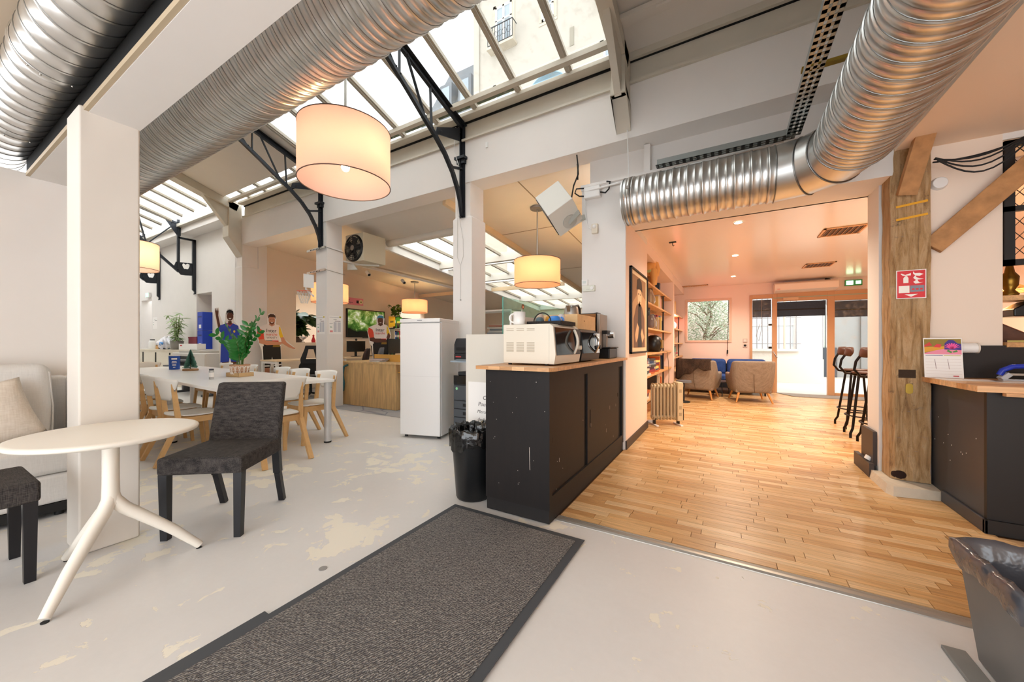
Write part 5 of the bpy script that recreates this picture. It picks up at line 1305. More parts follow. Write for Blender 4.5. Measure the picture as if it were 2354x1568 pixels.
for (y, z, h, lab) in ((6.75,1.916,.28,'clear glass vase on the second board of the near bay'),(6.9,1.506,.26,'clear glass jug on the third board of the near bay')):
    t = thing('glass_vase', lab, 'vase', (-1.17,y,z)); obj('bowl', MB().lathe([(.001,.0),(.07,.0),(.10,.06),(.10,.12),(.06,h*.8),(.055,h),(.05,h),(.055,h*.8),(.09,.12),(.09,.06),(.06,.012),(.001,.012)], n=22), cl_g, t)
    obj('rim', MB().tube([(.053*math.cos(a),.053*math.sin(a),h) for a in [2*PI*i/20 for i in range(20)]], .004, n=5, closed=True), cl_g, t)
t = thing('bird_ornament', 'black bird ornament on the third board of the near bay', 'ornament', (-1.15,6.45,1.506)); obj('body', MB().ball((0,0,.25), .06, 12, 8, (.7,1.6,.8)).tube([(0,.05,.27),(0,.14,.34),(0,.2,.33)], .02, n=8, radii=[.035,.02,.01]), black, t); obj('stand', MB().cyl((0,0,0),(0,0,.22),.008,n=8).cyl((0,0,0),(0,0,.01),.05,n=14), black, t)
for (y, z, w, h, c, lab) in ((7.25,1.916,.22,.26,'#dac8a2','cream framed card on the second board of the near bay'),(6.35,1.096,.12,.30,'#e6d9c2','cream folder at the left of the fourth board'),(6.6,1.096,.3,.22,'#c8b79f','grey printed book cover on the fourth board')):
    t = thing('framed_card', lab, 'card', (-1.22,y,z)); obj('card', MB().box(-.02,0,-w/2,w/2,0,h), mat('card'+c, c, .6), t); obj('border', MB().box(-.025,-.02,-w/2-.01,w/2+.01,0,h+.01), mat('card_edge', '#8a5a36', .6), t)
t = thing('fan_heater_small', 'rounded black fan heater on the fourth board of the near bay', 'heater', (-1.2,7.35,1.096))
obj('shell', MB().lathe([(.001,0),(.11,0),(.15,.06),(.16,.16),(.13,.27),(.06,.31),(.001,.315)], n=24), blackp, t)
obj('grille', MB().box(.10,.165,-.07,.07,.07,.22), mat('amber_grille', '#8a6a2c', .5), t); obj('cord', MB().tube([(.05,.14,.02),(.14,.3,.01),(.17,.5,.0),(.18,.62,-.2),(.185,.66,-.5),(.18,.6,-.75)], .006, n=6), mat('cord_grey2', '#7b6a55', .7), t)
t = thing('salt_lamp', 'glowing pink salt lamp in the far bay', 'lamp', (-1.22,10.2,1.621))
lm_ = mat('pink_glow', '#ff9f8a', .5, emit='#ff6a5a', es=3.5)
obj('rock', MB().ball((0,0,.1), .1, 12, 9, (1.1,1.4,1)).ball((.02,.12,.08), .07, 10, 8), lm_, t); obj('base', MB().cyl((0,.04,0),(0,.04,.02),.12,n=16), brace_wood, t); light('salt_glow', 'POINT', (.05,0,.22), 6, (1,.3,.25), .05, parent=t)
t = thing('dark_urn', 'dark urn on the top board of the far bay', 'urn', (-1.25,9.45,1.981)); obj('urn', MB().lathe([(.001,0),(.08,0),(.13,.12),(.14,.26),(.08,.36),(.09,.4)], n=20), mat('urn', '#3d3128', .4), t); obj('emblem', MB().ball((.125,0,.2), .05, 10, 8, (.3,1,1)), paper, t)
t = thing('straw_hat_box', 'round tan box beside the dark urn', 'box', (-1.25,9.95,1.981)); obj('box', MB().cyl((0,0,0),(0,0,.3),.15,n=24), mat('tan_box', '#c79a66', .7), t); obj('lid', MB().cyl((0,0,.25),(0,0,.31),.155,n=24), mat('tan_box', '#c79a66', .7), t)
t = thing('framed_card', 'small teal picture on the fourth board of the far bay', 'picture', (-1.18,9.7,.921)); t.location.z = .921+.17; t.location.y = 10.55; t.location.z = .921
obj('card', MB().box(-.01,0,-.1,.1,.01,.24), mat('teal_card', '#6fae9c', .5), t); obj('border', MB().box(-.03,-.01,-.12,.12,0,.26), black, t)
# ================================================================== framed portrait on the pier side
t = thing('framed_photograph', 'black framed sepia photograph of a person in a dark hat on the pier side', 'picture', (-1.024,5.11,1.66))
w, h = .53, .535
obj('backing', MB().box(0,.012,-w,w,-h,h), mat('photo_mount', '#e5c9a4', .6), t)
for (a, b_, c, d) in ((-w,w,-h,-h+.022),(-w,w,h-.022,h),(-w,-w+.022,-h,h),(w-.022,w,-h,h)): obj('frame_bar', MB().box(0,.03,a,b_,c,d), black, t)
def flatp(root, name, pts, m, x, th=.0008):
    return obj(name, MB().prism(pts, th, Matrix(((0,0,1,x),(1,0,0,0),(0,1,0,0),(0,0,0,1)))), m, root)
sep = lambda c: mat('sepia'+c, c, .5)
flatp(t, 'print', [(-.42,-.46),(.42,-.46),(.42,.46),(-.42,.46)], sep('#b98f66'), .0125)
flatp(t, 'print', [(-.42,.1),(.0,.3),(.42,.2),(.42,.46),(-.42,.46)], sep('#8f6a4a'), .0135)
flatp(t, 'print', [(-.34,-.46),(-.36,-.1),(-.2,.08),(-.02,.14),(.16,.08),(.32,-.06),(.34,-.46)], sep('#6b4a33'), .0145)
flatp(t, 'print', [(-.12,-.46),(-.1,.1),(-.02,.14),(.10,.09),(.14,-.46)], sep('#1c1512'), .0155)
flatp(t, 'print', [(-.14,.14),(-.15,.26),(-.1,.32),(.08,.32),(.13,.24),(.1,.13),(.0,.07)], sep('#dcb58c'), .0155)
flatp(t, 'print', [(-.19,.29),(-.15,.42),(-.02,.46),(.12,.42),(.17,.29),(.0,.31)], sep('#15100e'), .0165)
for sx in (-.07,.05): flatp(t, 'print', [(sx-.03,.235),(sx+.03,.235),(sx+.025,.25),(sx-.025,.25)], sep('#2b1d16'), .0165)
flatp(t, 'print', [(-.05,.135),(.04,.135),(.03,.15),(-.04,.15)], sep('#7a4a3a'), .0165)
flatp(t, 'print', [(-.3,-.3),(-.16,-.14),(-.06,-.2),(-.12,-.34),(-.24,-.40)], sep('#cfa67c'), .0165); flatp(t, 'print', [(.3,-.32),(.14,-.2),(.06,-.28),(.16,-.40)], sep('#cfa67c'), .0165)
# ================================================================== oil radiator
t = thing('oil_radiator', 'beige finned oil radiator standing before the bookcase', 'radiator', (-.82,6.05,.0095), math.radians(32))
rm = mat('radiator_beige', '#c9b897', .4)
for k in range(7):
    x = -.19+k*.052
    b = MB().prism(rrect(.15,.56,.05), .006, Matrix(((0,0,1,x-.003),(1,0,0,0),(0,1,0,.36),(0,0,0,1)))); b.cyl((x-.026,0,.59),(x+.026,0,.59),.03,n=12).cyl((x-.026,0,.13),(x+.026,0,.13),.03,n=12); b.cyl((x,-.045,.13),(x,-.045,.59),.013,n=8).cyl((x,.045,.13),(x,.045,.59),.013,n=8)
    obj('fin', b, rm, t)
obj('control_box', MB().box(.155,.24,-.085,.085,.07,.655), rm, t, bevel=.012); obj('dial', MB().cyl((.24,0,.6),(.265,0,.6),.04,n=18), mat('dial_grey', '#8b8377', .5), t); obj('cord_reel', MB().box(.24,.265,-.05,.05,.08,.25), blackp, t)
for x in (-.17,.2): obj('foot', MB().box(x-.02,x+.02,-.13,.13,.0,.02), white2, t, bevel=.006); 
for x in (-.17,.2): obj('strut', MB().box(x-.012,x+.012,-.03,.03,.02,.1), blackp, t)
b = MB()
obj('vent', MB().box(.175,.215,-.0865,-.085,.5,.55).box(.175,.215,-.0865,-.085,.25,.30).box(.175,.215,-.0865,-.085,.15,.2), mat('rad_vent', '#a8977a', .5), t)['kind'] = 'stuff'
tag(obj('power_strip', MB().box(-.19,.19,-.03,.03,0,.04,Matrix.Translation((-1.15,6.05,.0095)) @ Matrix.Rotation(.5,4,'Z')), white2, bevel=.008), 'white power strip on the floor behind the radiator', 'power strip')
# ================================================================== armchairs and sofa
def armchair(label, loc, rot):
    t = thing('armchair', label, 'armchair', loc, rot, 'taupe wool tub armchairs')
    path = []; n = 28
    for i in range(n+1):
        f = i/n
        if f < .25: g = f/.25; p = (-.40, -.36+.52*g); 
        elif f > .75: g = (1-f)/.25; p = (.40, -.36+.52*g)
        else:
            a = PI-(f-.25)/.5*PI; p = (.40*math.cos(a)*(1 if abs(math.cos(a)) > .999 else 1), .16+.20*math.sin(a)**.8)
            s_ = math.sin(a); c_ = math.cos(a); k = 1/max(.001, (abs(c_)**2.8+abs(s_)**2.8)**(1/2.8)); p = (.40*c_*k, .16+.22*s_*k)
        path.append(p)
    b = MB(); rows_ = 7; vs = []
    for i, (x, y) in enumerate(path):
        f = i/n; bk = max(0, min(1, (y-.02)/.22)); bk = bk*bk*(3-2*bk)
        top = .60+.27*bk
        for j in range(rows_+1):
            g = j/rows_; z = .215+(top-.215)*g; fl_ = 1-.14*(1-g)**2+.02*math.sin(PI*g)
            vs.append((x*fl_, (y-.0)*(1-.12*(1-g)**2)+.05*bk*g, z))
    fs = [(i*(rows_+1)+j, (i+1)*(rows_+1)+j, (i+1)*(rows_+1)+j+1, i*(rows_+1)+j+1) for i in range(n) for j in range(rows_)]
    b.add(vs, fs, True)
    o = obj('shell', b, armfab, t, weld=True)
    md = o.modifiers.new('s', 'SOLIDIFY'); md.thickness = .09; md.offset = -1 if True else 1
    bv = o.modifiers.new('b', 'BEVEL'); bv.width = .03; bv.segments = 3; bv.limit_method = 'ANGLE'; bv.angle_limit = math.radians(60)
    obj('seat_cushion', MB().box(-.30,.30,-.40,.24,.26,.45), armfab, t, bevel=.05, seg=3)
    obj('seat_base', MB().box(-.33,.33,-.34,.28,.20,.27), armfab, t, bevel=.02)
    for sx in (-1, 1):
        for (y, yo) in ((-.28,-.34),(.24,.34)): obj('leg', MB().cyl((sx*.26,y,.215),(sx*.33,yo,0),.026,.015,n=12), mat('leg_orange', '#c98a44', .45), t)
    obj('back_seam', MB().tube([(.0,.36+.03*0,.22),(.02,.405,.4),(.03,.43,.6)], .005, n=5), mat('seam_dark', '#5a4b3d', .9), t)
    return t
armchair('taupe armchair with its back to the camera and a brown blanket', (-.56,9.55,.0095), PI-.16)
armchair('taupe armchair turned away, nearer the lounge door', (.42,9.53,.0095), PI+.20)
t = thing('throw_blanket', 'dark brown blanket hanging over the left armchair back', 'blanket', (-.56,9.55,.0095), PI-.16)
def blk(u, v):
    x = .40-.72*u; y = .16+.22*max(0, 1-(abs(x)/.42)**2.8)**(1/2.8)
    L = .02+.32*v*(1+.35*math.cos(u*PI*1.3)+.1*math.sin(u*17)); w_ = .014*math.sin(u*26+v*2)*v
    return (x*(1.0+.03*v), y+.085+.02+w_-.05*(L > .2)*(L-.2), .905-L+.02*(v < .02))
b = MB().grid(blk, 40, 10)
def blk2(u, v):
    x = .40-.72*u; y = .16+.22*max(0, 1-(abs(x)/.42)**2.8)**(1/2.8); return (x, y+.105-.17*v, .886+.02*math.sin(PI*v)-.05*v*v)
b.grid(blk2, 40, 6)
obj('cloth', b, blanket_m, t, solid=.008, weld=True)
t = thing('sofa', 'dark blue two seat sofa under the lounge window', 'sofa', (.05,10.85,.0095))
obj('base', MB().box(-.95,.80,-.40,.42,.16,.34), mat('sofa_dark', '#20222a', .8), t, bevel=.02)
for k in range(2):
    x = -.93+k*.87; obj('seat_cushion', MB().box(x,x+.85,-.42,.2,.34,.47), bluefab, t, bevel=.04, seg=3); obj('back_cushion', MB().box(x,x+.85,.14,.38,.44,.845), bluefab, t, bevel=.09, seg=4)
obj('back_frame', MB().box(-.95,.80,.34,.44,.16,.72), mat('sofa_dark', '#20222a', .8), t)
for x in (-.9,.72):
    for y in (-.35,.35): obj('leg', MB().cyl((x,y,0),(x,y,.16),.018,n=8), black, t)
t = thing('coffee_table', 'low dark round coffee table between the armchairs and the sofa', 'table', (-.12,10.12,.0095)); obj('top', MB().cyl((0,0,.33),(0,0,.355),.24,n=32), mat('ctable', '#3b2a22', .5), t)
for k in range(3): a = 2*PI*k/3+.6; obj('leg', MB().cyl((math.cos(a)*.16,math.sin(a)*.16,.33),(math.cos(a)*.2,math.sin(a)*.2,0),.01,n=8), black, t)
t = thing('stool_table', 'small grey round side table beside the radiator', 'table', (-.80,8.6,.0095)); obj('top', MB().cyl((0,0,.42),(0,0,.46),.15,n=24), mat('stable', '#6a6f78', .5), t); obj('leg', MB().cyl((0,0,.02),(0,0,.42),.02,n=10), black, t); obj('base', MB().cyl((0,0,0),(0,0,.02),.13,n=20), black, t)
# ================================================================== bar stools
def stool():
    t = thing('bar_stool', 'x', 'stool', (0,0,0), 0, 'black steel bar stools'); st = mat('stool_steel', '#1b1512', .35, metal=.6); wd = mat('stool_wood', '#4a2b1f', .45)
    obj('seat', MB().lathe([(.001,.865),(.15,.865),(.165,.855),(.16,.84),(.001,.838)], n=24), wd, t); obj('seat_ring', MB().tube([(.14*math.cos(a),.14*math.sin(a),.825) for a in [2*PI*i/24 for i in range(24)]], .012, n=6, closed=True), st, t)
    for sx in (-1, 1):
        for sy in (-1, 1): obj('leg', MB().tube([(sx*.10,sy*.10,.83),(sx*.145,sy*.145,.4),(sx*.175,sy*.175,.12),(sx*.20,sy*.20,.06),(sx*.20,sy*.20,0)], .015, n=8), st, t)
    obj('foot_ring', MB().tube([(.225*math.cos(a),.225*math.sin(a),.28) for a in [2*PI*i/28 for i in range(28)]], .009, n=6, closed=True), st, t)
    obj('back_bow', MB().tube([(-.13,0,.83),(-.22,0,.84),(-.275,0,.92),(-.26,0,1.02),(-.215,0,1.10)], .015, n=8), st, t)
    obj('backrest', MB().grid(lambda u, v: (-.225+.05*(2*u-1)**2+.02*v, (2*u-1)*.15*math.sqrt(max(0,1-.6*(2*v-1)**2)), 1.075+.115*v), 10, 5), wd, t, solid=.018, weld=True)
    return t
s0 = stool()
for k, (x, y, r, lab) in enumerate(((1.66,7.28,.1,'black steel bar stool with wooden backrest, farthest and fully in view'),(1.61,6.63,-.05,'black steel bar stool in the middle, half behind the white jamb'),(1.63,6.07,0,'black steel bar stool nearest, only one leg showing beside the jamb'))):
    if k == 0: s0.location = (x,y,.0095); s0.rotation_euler = (0,0,r); s0['label'] = lab
    else: dup(s0, (x,y,.0095), r, lab)
t = thing('bar_table', 'high white bar table behind the stools', 'table', (2.3,6.9,.0095)); obj('top', MB().box(-.25,.3,-1.3,1.3,1.13,1.16), white2, t)
for y in (-1.1,1.1): obj('leg', MB().box(-.03,.03,y-.03,y+.03,0,1.13), black, t)
# ================================================================== post, brace, bar counter on the right
t = thing('timber_post', 'weathered old timber post at the right side of the lounge opening', 'post', (1.335,4.49,0))
rng = random.Random(8)
b = MB(); n = 26; hw, hd = .118, .108; vs = []
for i in range(n+1):
    z = .09+(2.95-.09)*i/n; j = lambda: rng.uniform(-.005,.005)
    c = .018+.02*rng.random()
    # slightly waney section with a hollow at the lower left
    cut = .045*max(0, 1-abs(z-.5)/.5)
    vs += [(-hw+c+j(),-hd+j()+cut*.5,z),(hw+j(),-hd+j(),z),(hw+j(),hd+j(),z),(-hw+j(),hd+j(),z),(-hw+j(),-hd+c+cut+j(),z)]
fs = [(i*5+k, i*5+(k+1) % 5, (i+1)*5+(k+1) % 5, (i+1)*5+k) for i in range(n) for k in range(5)]
b.add(vs, fs+[(4,3,2,1,0), tuple(n*5+k for k in range(5))])
obj('shaft', b, timber, t)
obj('notch', MB().box(-.075,.03,-.1125,-.100,.96,1.03), mat('notch_dark', '#3a2a1d', .9, bump=.8, bscale=30), t)
obj('hinge_plate', MB().prism(rrect(.045,.085,.018), .004, Matrix(((1,0,0,-.01),(0,0,1,-.1155),(0,1,0,.87),(0,0,0,1)))), mat('brass', '#a8873a', .35, metal=.9), t)
for z, dz in ((2.425,.012),(2.315,.012)): obj('yellow_tape', MB().bar((-.09,-.1135,z-dz),(.10,-.1135,z+dz),.003,.018), mat('tape_yellow', '#e0a21f', .6), t)
obj('rot_hole', MB().ball((-.06,-.085,.13), .055, 12, 8, (1,.6,.8)), mat('rot', '#2b170f', .95), t)
obj('wedge_brace', MB().bar((-.035,-.135,2.50),(.03,-.30,2.95),.115,.075, up=(0,1,0)), brace_wood, t)
tag(obj('post_plinth', MB().add([(1.135,4.62,0),(1.135,4.22,0),(1.165,4.15,0),(1.49,4.22,0),(1.49,4.42,0),(1.46,4.62,0),(1.15,4.62,.085),(1.15,4.235,.085),(1.175,4.18,.085),(1.48,4.24,.075),(1.48,4.42,.085),(1.45,4.62,.09)],
    [(6,7,8,9,10,11),(0,1,7,6),(1,2,8,7),(2,3,9,8),(3,4,10,9),(4,5,11,10),(5,0,6,11)]), mat('plinth_stone', '#cfc2ae', .85, noise=(.15, 12), bump=.8, bscale=25)), 'chipped white plaster block under the timber post', 'plinth')
t = thing('diagonal_brace', 'diagonal wooden brace rising to the right from the timber post', 'brace', (1.45,4.42,2.03))
obj('beam', MB().bar((.02,-.0,.02),(.70,-.13,.775),.07,.145, up=(0,0,1)), brace_wood, t, bevel=.006)
tag(obj('smoke_detector', MB().cyl((1.52,4.45,2.58),(1.52,4.41,2.58),.055,.045,n=20), white2, bevel=.006), 'round white detector on the wall beside the post top', 'detector')
# extinguisher sign
t = thing('fire_extinguisher_sign', 'red extinguisher sign with flames on the timber post', 'sign', (1.335,4.376,1.75))
obj('plate', MB().box(-.09,.09,-.003,0,-.12,.12), white2, t); obj('red_field', MB().box(-.084,.084,-.0042,-.003,-.114,.114), mat('sign_red', '#d3202a', .4), t)
sw = mat('sign_white', '#f4efe8', .5)
def fp(root, name, pts, m, y, th=.0006): return obj(name, MB().prism(pts, th, Matrix(((1,0,0,0),(0,0,-1,y),(0,1,0,0),(0,0,0,1)))), m, root)
fp(t, 'extinguisher_icon', [(-.047,.012),(-.047,.052),(-.04,.064),(-.034,.07),(-.026,.07),(-.02,.062),(-.016,.052),(-.016,.012)], sw, -.0042); fp(t, 'nozzle_icon', [(-.05,.074),(-.064,.09),(-.058,.094),(-.036,.08),(-.01,.09),(-.002,.094),(-.002,.074),(-.03,.074)], sw, -.0042)
for k in range(3):
    fp(t, 'flame_icon', [(.012+.012*k,.106-.034*k),(.022+.01*k,.09-.034*k),(.05,.078-.034*k+.012*(k<1)),(.074,.068-.028*k+.012*(k<1)),(.05,.066-.03*k),(.026,.07-.034*k),(.012,.086-.034*k)], sw, -.0042)
fp(t, 'white_panel', [(-.075,-.072),(-.01,-.072),(-.01,-.012),(-.075,-.012)], sw, -.0042); fp(t, 'grey_panel', [(-.006,-.066),(.078,-.066),(.078,-.012),(-.006,-.012)], mat('sign_grey', '#7f8692', .5), -.0042)
for k in range(3): fp(t, 'red_dot', [(.004+.024*k,-.05),(.02+.024*k,-.05),(.02+.024*k,-.036),(.004+.024*k,-.036)], MATS['sign_red'], -.0048)
fp(t, 'down_arrow', [(-.04,-.084),(.04,-.084),(0,-.106)], sw, -.0042)
# counter
t = thing('bar_counter', 'black painted counter body with panelled side at the right edge', 'counter', (0,0,0)); navy = mat('counter_side', '#3a3b40', .4, noise=(.12, 6)); blk = mat('counter_black', '#14100f', .5)
obj('side_panel', MB().box(1.47,1.50,3.69,4.42,.0,.935), navy, t); obj('front_panel', MB().box(1.47,1.70,3.66,3.69,.0,.935), blk, t); obj('body', MB().box(1.70,3.29,3.78,4.42,.1,.935), blk, t)
obj('skirting', MB().box(1.452,1.47,3.64,4.21,.0095,.10), navy, t, bevel=.004); obj('skirting', MB().box(1.452,1.70,3.64,3.66,.0095,.10), blk, t)
b = MB()
for (y, z) in ((4.3,.66),(4.15,.55),(3.9,.47),(4.22,.47),(4.1,.48),(3.97,.46),(3.95,.45),(3.78,.6),(4.12,.36),(4.36,.47)): b.ball((1.4698,y,z), .0045, 6, 4, (.3,1,1))
obj('paint_specks', b, paper, t)['kind'] = 'stuff'
for k in range(6):
    d_ = obj('red_drawer', MB().box(1.71,2.3,3.70,3.78,.12+k*.125,.235+k*.125), mat('drawer_red', '#b3141c', .35), t); obj('handle', MB().box(1.9,2.1,3.695,3.70,.17+k*.125,.19+k*.125), black, d_)
t = thing('bar_worktop', 'oak block counter top along the right edge', 'worktop', (0,0,0))
ys = [3.60,3.72,3.84,3.96,4.08,4.20,4.32,4.43]
for a, b_ in zip(ys[:-1], ys[1:]): obj('stave', MB().box(1.40 if a > 3.61 else 1.405,3.29,a,b_-.001,.936,.975), butcher, t)
obj('under_edge', MB().box(1.52,3.29,3.58,3.62,.915,.9355), butcher, t)
CT = .9755
t = thing('desk_calendar', 'easel calendar with colourful flower picture on the counter', 'calendar', (1.50,4.30,CT), -.12)
Mc = Matrix.Rotation(math.radians(-9), 4, 'X')
obj('board', MB().box(-.105,.105,0,.004,.0,.325,Mc), paper, t)
def cp(name, pts, c, k): return obj(name, MB().prism(pts, .0005, Mc @ Matrix(((1,0,0,0),(0,0,-1,-.0006*k),(0,1,0,0),(0,0,0,1)))), mat('cal'+c, '#'+c, .5), t)
cp('picture', [(-.1,.19),(.1,.19),(.1,.315),(-.1,.315)], '8a7420', 1); cp('picture', [(-.1,.19),(.1,.19),(.1,.225),(.0,.235),(-.1,.2)], 'e58aa0', 2); cp('picture', [(-.1,.205),(.01,.235),(.01,.255),(-.1,.25)], 'd99a24', 3)
cp('picture', [(.01,.23),(.1,.225),(.1,.275),(.08,.28),(.06,.305),(.035,.308),(.012,.28)], '3a2580', 3); cp('picture', [(-.1,.265),(-.07,.29),(-.055,.262),(-.1,.25)], 'c8382e', 4); cp('picture', [(-.05,.25),(-.03,.275),(-.005,.27),(-.012,.245)], 'd8353a', 4)
for k in range(9):
    a = PI*.12+PI*.76*k/8; cp('petal', [(.05-.006,.235),(.05+.006,.235),(.05+.046*math.cos(a)+.004,.235+.046*math.sin(a)),(.05+.046*math.cos(a)-.004,.235+.046*math.sin(a))], 'ee4f9a', 5)
cp('picture', [(.02,.215),(.045,.20),(.05,.21),(.03,.228)], '4f8a3a', 5); cp('picture', [(.055,.205),(.08,.21),(.075,.225),(.055,.215)], '4f8a3a', 5)
for k in range(6): cp('rule', [(-.095,.03+k*.024),(.095,.03+k*.024),(.095,.0312+k*.024),(-.095,.0312+k*.024)], 'c9b9ae', 1)
for x in (-.04,.03): cp('rule', [(x,.07),(x+.002,.07),(x-.004,.15),(x-.006,.15)], '6b3a3a', 1)
cp('rule', [(-.095,.178),(-.0,.178),(-.0,.182),(-.095,.182)], '4a4580', 1); cp('rule', [(.005,.178),(.095,.178),(.095,.182),(.005,.182)], 'b5a62c', 1); cp('rule', [(.05,.012),(.08,.012),(.08,.02),(.05,.02)], 'c0303a', 1)
obj('stay', MB().box(-.04,.04,.105,.109,.0,.25,Matrix.Rotation(math.radians(8),4,'X')), mat('card_grey', '#b9ada0', .8), t)
t = thing('hole_punch', 'blue handled heavy stapler on the counter', 'stapler', (1.86,4.22,CT), .05)
obj('base', MB().box(-.10,.10,-.03,.03,0,.012), mat('punch_grey', '#b9bcc2', .4), t, bevel=.004); obj('side_arm', MB().bar((-.10,0,.01),(-.06,0,.05),.05,.03), mat('punch_grey', '#b9bcc2', .4), t); obj('side_arm', MB().bar((.10,0,.01),(.06,0,.05),.05,.03), mat('punch_grey', '#b9bcc2', .4), t)
obj('magazine', MB().box(-.06,.05,-.015,.015,.04,.055), steel, t); obj('handle', MB().tube([(-.105,0,.04),(-.09,0,.075),(-.04,0,.105),(.03,0,.11),(.09,0,.09)], .018, n=10), mat('punch_blue', '#1f35a8', .35), t)
t = thing('pencil_case', 'glossy dark object with red top on the counter edge', 'case', (2.09,4.18,CT)); obj('body', MB().ball((0,0,.05), .05, 18, 10, (2.0,1.1,1)), mat('case_dark', '#22303a', .2), t); obj('lid', MB().ball((.01,0,.068), .045, 16, 8, (1.9,.9,.8)), mat('case_red', '#c2262e', .3), t); obj('base', MB().cyl((0,0,0),(0,0,.03),.075,n=20), mat('case_gold', '#7a6a2a', .3, metal=.7), t)
for k, (x, y, r, lab) in enumerate(((1.56,4.12,.1,'white paper sheets on the counter below the calendar'),(1.80,4.05,-.05,'white paper sheet on the counter before the stapler'))):
    t = thing('paper_sheets', lab, 'paper', (x,y,CT), r)
    for j in range(4): obj('sheet', MB().box(-.14+.003*j,.14+.003*j,-.09-.002*j,.09,.0008*j,.0008*j+.0006), paper, t)
t = thing('paper_roll_holder', 'white cylindrical dispenser on the wall behind the calendar', 'dispenser', (1.66,4.40,1.215)); obj('cylinder', MB().cyl((-.09,0,0),(.05,0,0),.04,n=20), white2, t); obj('end_cap', MB().cyl((.05,0,0),(.06,0,0),.042,n=20), mat('cap_w', '#d9cfc2', .5), t)
# pass-through to the bar on the far right
t = thing('mesh_frame', 'black framed diamond mesh panel at the upper right edge', 'mesh panel', (1.875,4.46,1.86)); W_, H_ = .75, .975
for (a, b_, c, d) in ((0,W_,0,.045),(0,W_,H_-.045,H_),(0,.055,0,H_),(W_-.05,W_,0,H_),(0,W_,.42,.46)): obj('frame_bar', MB().box(a,b_,-.02,.02,c,d), black, t)
b = MB(); s_ = .085
for k in range(-12, 24):
    for dr_ in (1, -1):
        x0 = k*s_; pts = []
        z0, z1 = 0, H_; a0 = x0; a1 = x0+dr_*H_*.75
        # clip to the frame
        def clip(xa, za, xb, zb):
            out = []
            for f in [i/30 for i in range(31)]:
                x = xa+(xb-xa)*f; z = za+(zb-za)*f
                if 0 <= x <= W_: out.append((x, z))
            return out
        c_ = clip(a0, z0, a1, z1)
        if len(c_) > 2: b.bar((c_[0][0],0,c_[0][1]),(c_[-1][0],0,c_[-1][1]),.004,.004)
obj('mesh', b, black, t)['kind'] = 'stuff'
t = thing('rattan_lampshade', 'woven rattan lamp shade glowing behind the mesh panel', 'lamp', (2.1,5.6,1.90))
b = MB()
for k in range(14): b.lathe([(.10+.025*k,-.012*k+.02),(.115+.025*k,-.012*k+.014)], n=36)
obj('shade', b, mat('rattan', '#d9a558', .7), t, solid=.006); obj('rod', MB().cyl((0,0,.02),(0,0,.9),.008,n=8), black, t); obj('bulb', MB().ball((0,0,-.06), .045, 14, 10), bulb_m, t); light('rattan_light', 'POINT', (0,0,-.1), 25, (1,.62,.3), .05, parent=t)
t = thing('bar_shelf', 'oak shelf across the pass-through at the right edge', 'shelf', (0,0,0)); obj('board', MB().box(1.88,3.2,4.6,4.85,1.60,1.64), shelfm, t); obj('bracket', MB().box(2.5,2.54,4.6,4.9,1.5,1.60), black, t)
t = thing('brass_lantern', 'small brass lantern standing on the oak bar shelf', 'lantern', (2.02,4.72,1.6405)); obj('body', MB().lathe([(.001,0),(.05,0),(.055,.02),(.03,.05),(.05,.09),(.055,.16),(.03,.2),(.02,.26)], n=8), mat('brass2', '#7a5a22', .3, metal=.9), t); obj('ring', MB().tube([(.02*math.cos(a),0,.275+.02*math.sin(a)) for a in [2*PI*i/14 for i in range(14)]], .003, n=5, closed=True), MATS['brass2'], t)
t = thing('bar_ledge', 'oak ledge board at the bottom of the pass-through', 'ledge', (0,0,0)); obj('board', MB().box(1.88,3.3,4.42,4.93,1.222,1.26), shelfm, t); obj('edge_strip', MB().box(1.88,3.3,4.415,4.42,1.262,1.275), mat('strip_y', '#b9a75a', .5), t)
t = thing('espresso_machine', 'dark machine hanging below the oak bar shelf', 'machine', (2.12,4.72,1.47)); obj('body', MB().prism([(-.12,.0),(.14,.0),(.14,.125),(-.02,.125),(-.12,.06)], .2, Matrix(((1,0,0,0),(0,0,1,-.1),(0,1,0,0),(0,0,0,1)))), blackp, t, bevel=.01); obj('trim_bar', MB().box(-.02,.1,-.105,-.1,.06,.075), steel, t)
t = thing('roof_tile_ornament', 'patterned dark sloping box on the pass-through ledge', 'box', (2.0,4.75,1.2605)); obj('box', MB().prism([(-.12,0),(.12,0),(.1,.06),(-.12,.2)], .15, Matrix(((1,0,0,0),(0,0,1,-.07),(0,1,0,0),(0,0,0,1)))), mat('orn', '#5a3a2a', .6, noise=(.5, 18)), t); obj('lid', MB().bar((-.12,0,.205),(.1,0,.065),.15,.006), mat('orn2', '#7c4c34', .6), t)
t = thing('linen_curtain', 'pale curtain hanging behind the pass-through', 'curtain', (2.82,5.15,0)); obj('cloth', MB().grid(lambda u, v: (-.45+.9*u, .04*math.sin(u*40), .9+1.7*v), 60, 2), mat('curtain', '#d9c4ac', .8), t, solid=.004); obj('rail', MB().cyl((-.5,0,2.62),(.5,0,2.62),.012,n=8), black, t)
obj('cable_gland', MB().cyl((1.168,4.74,.18),(1.15,4.74,.15),.03,.026,n=12), white2, bpy.data.objects['baseboard_jamb'])
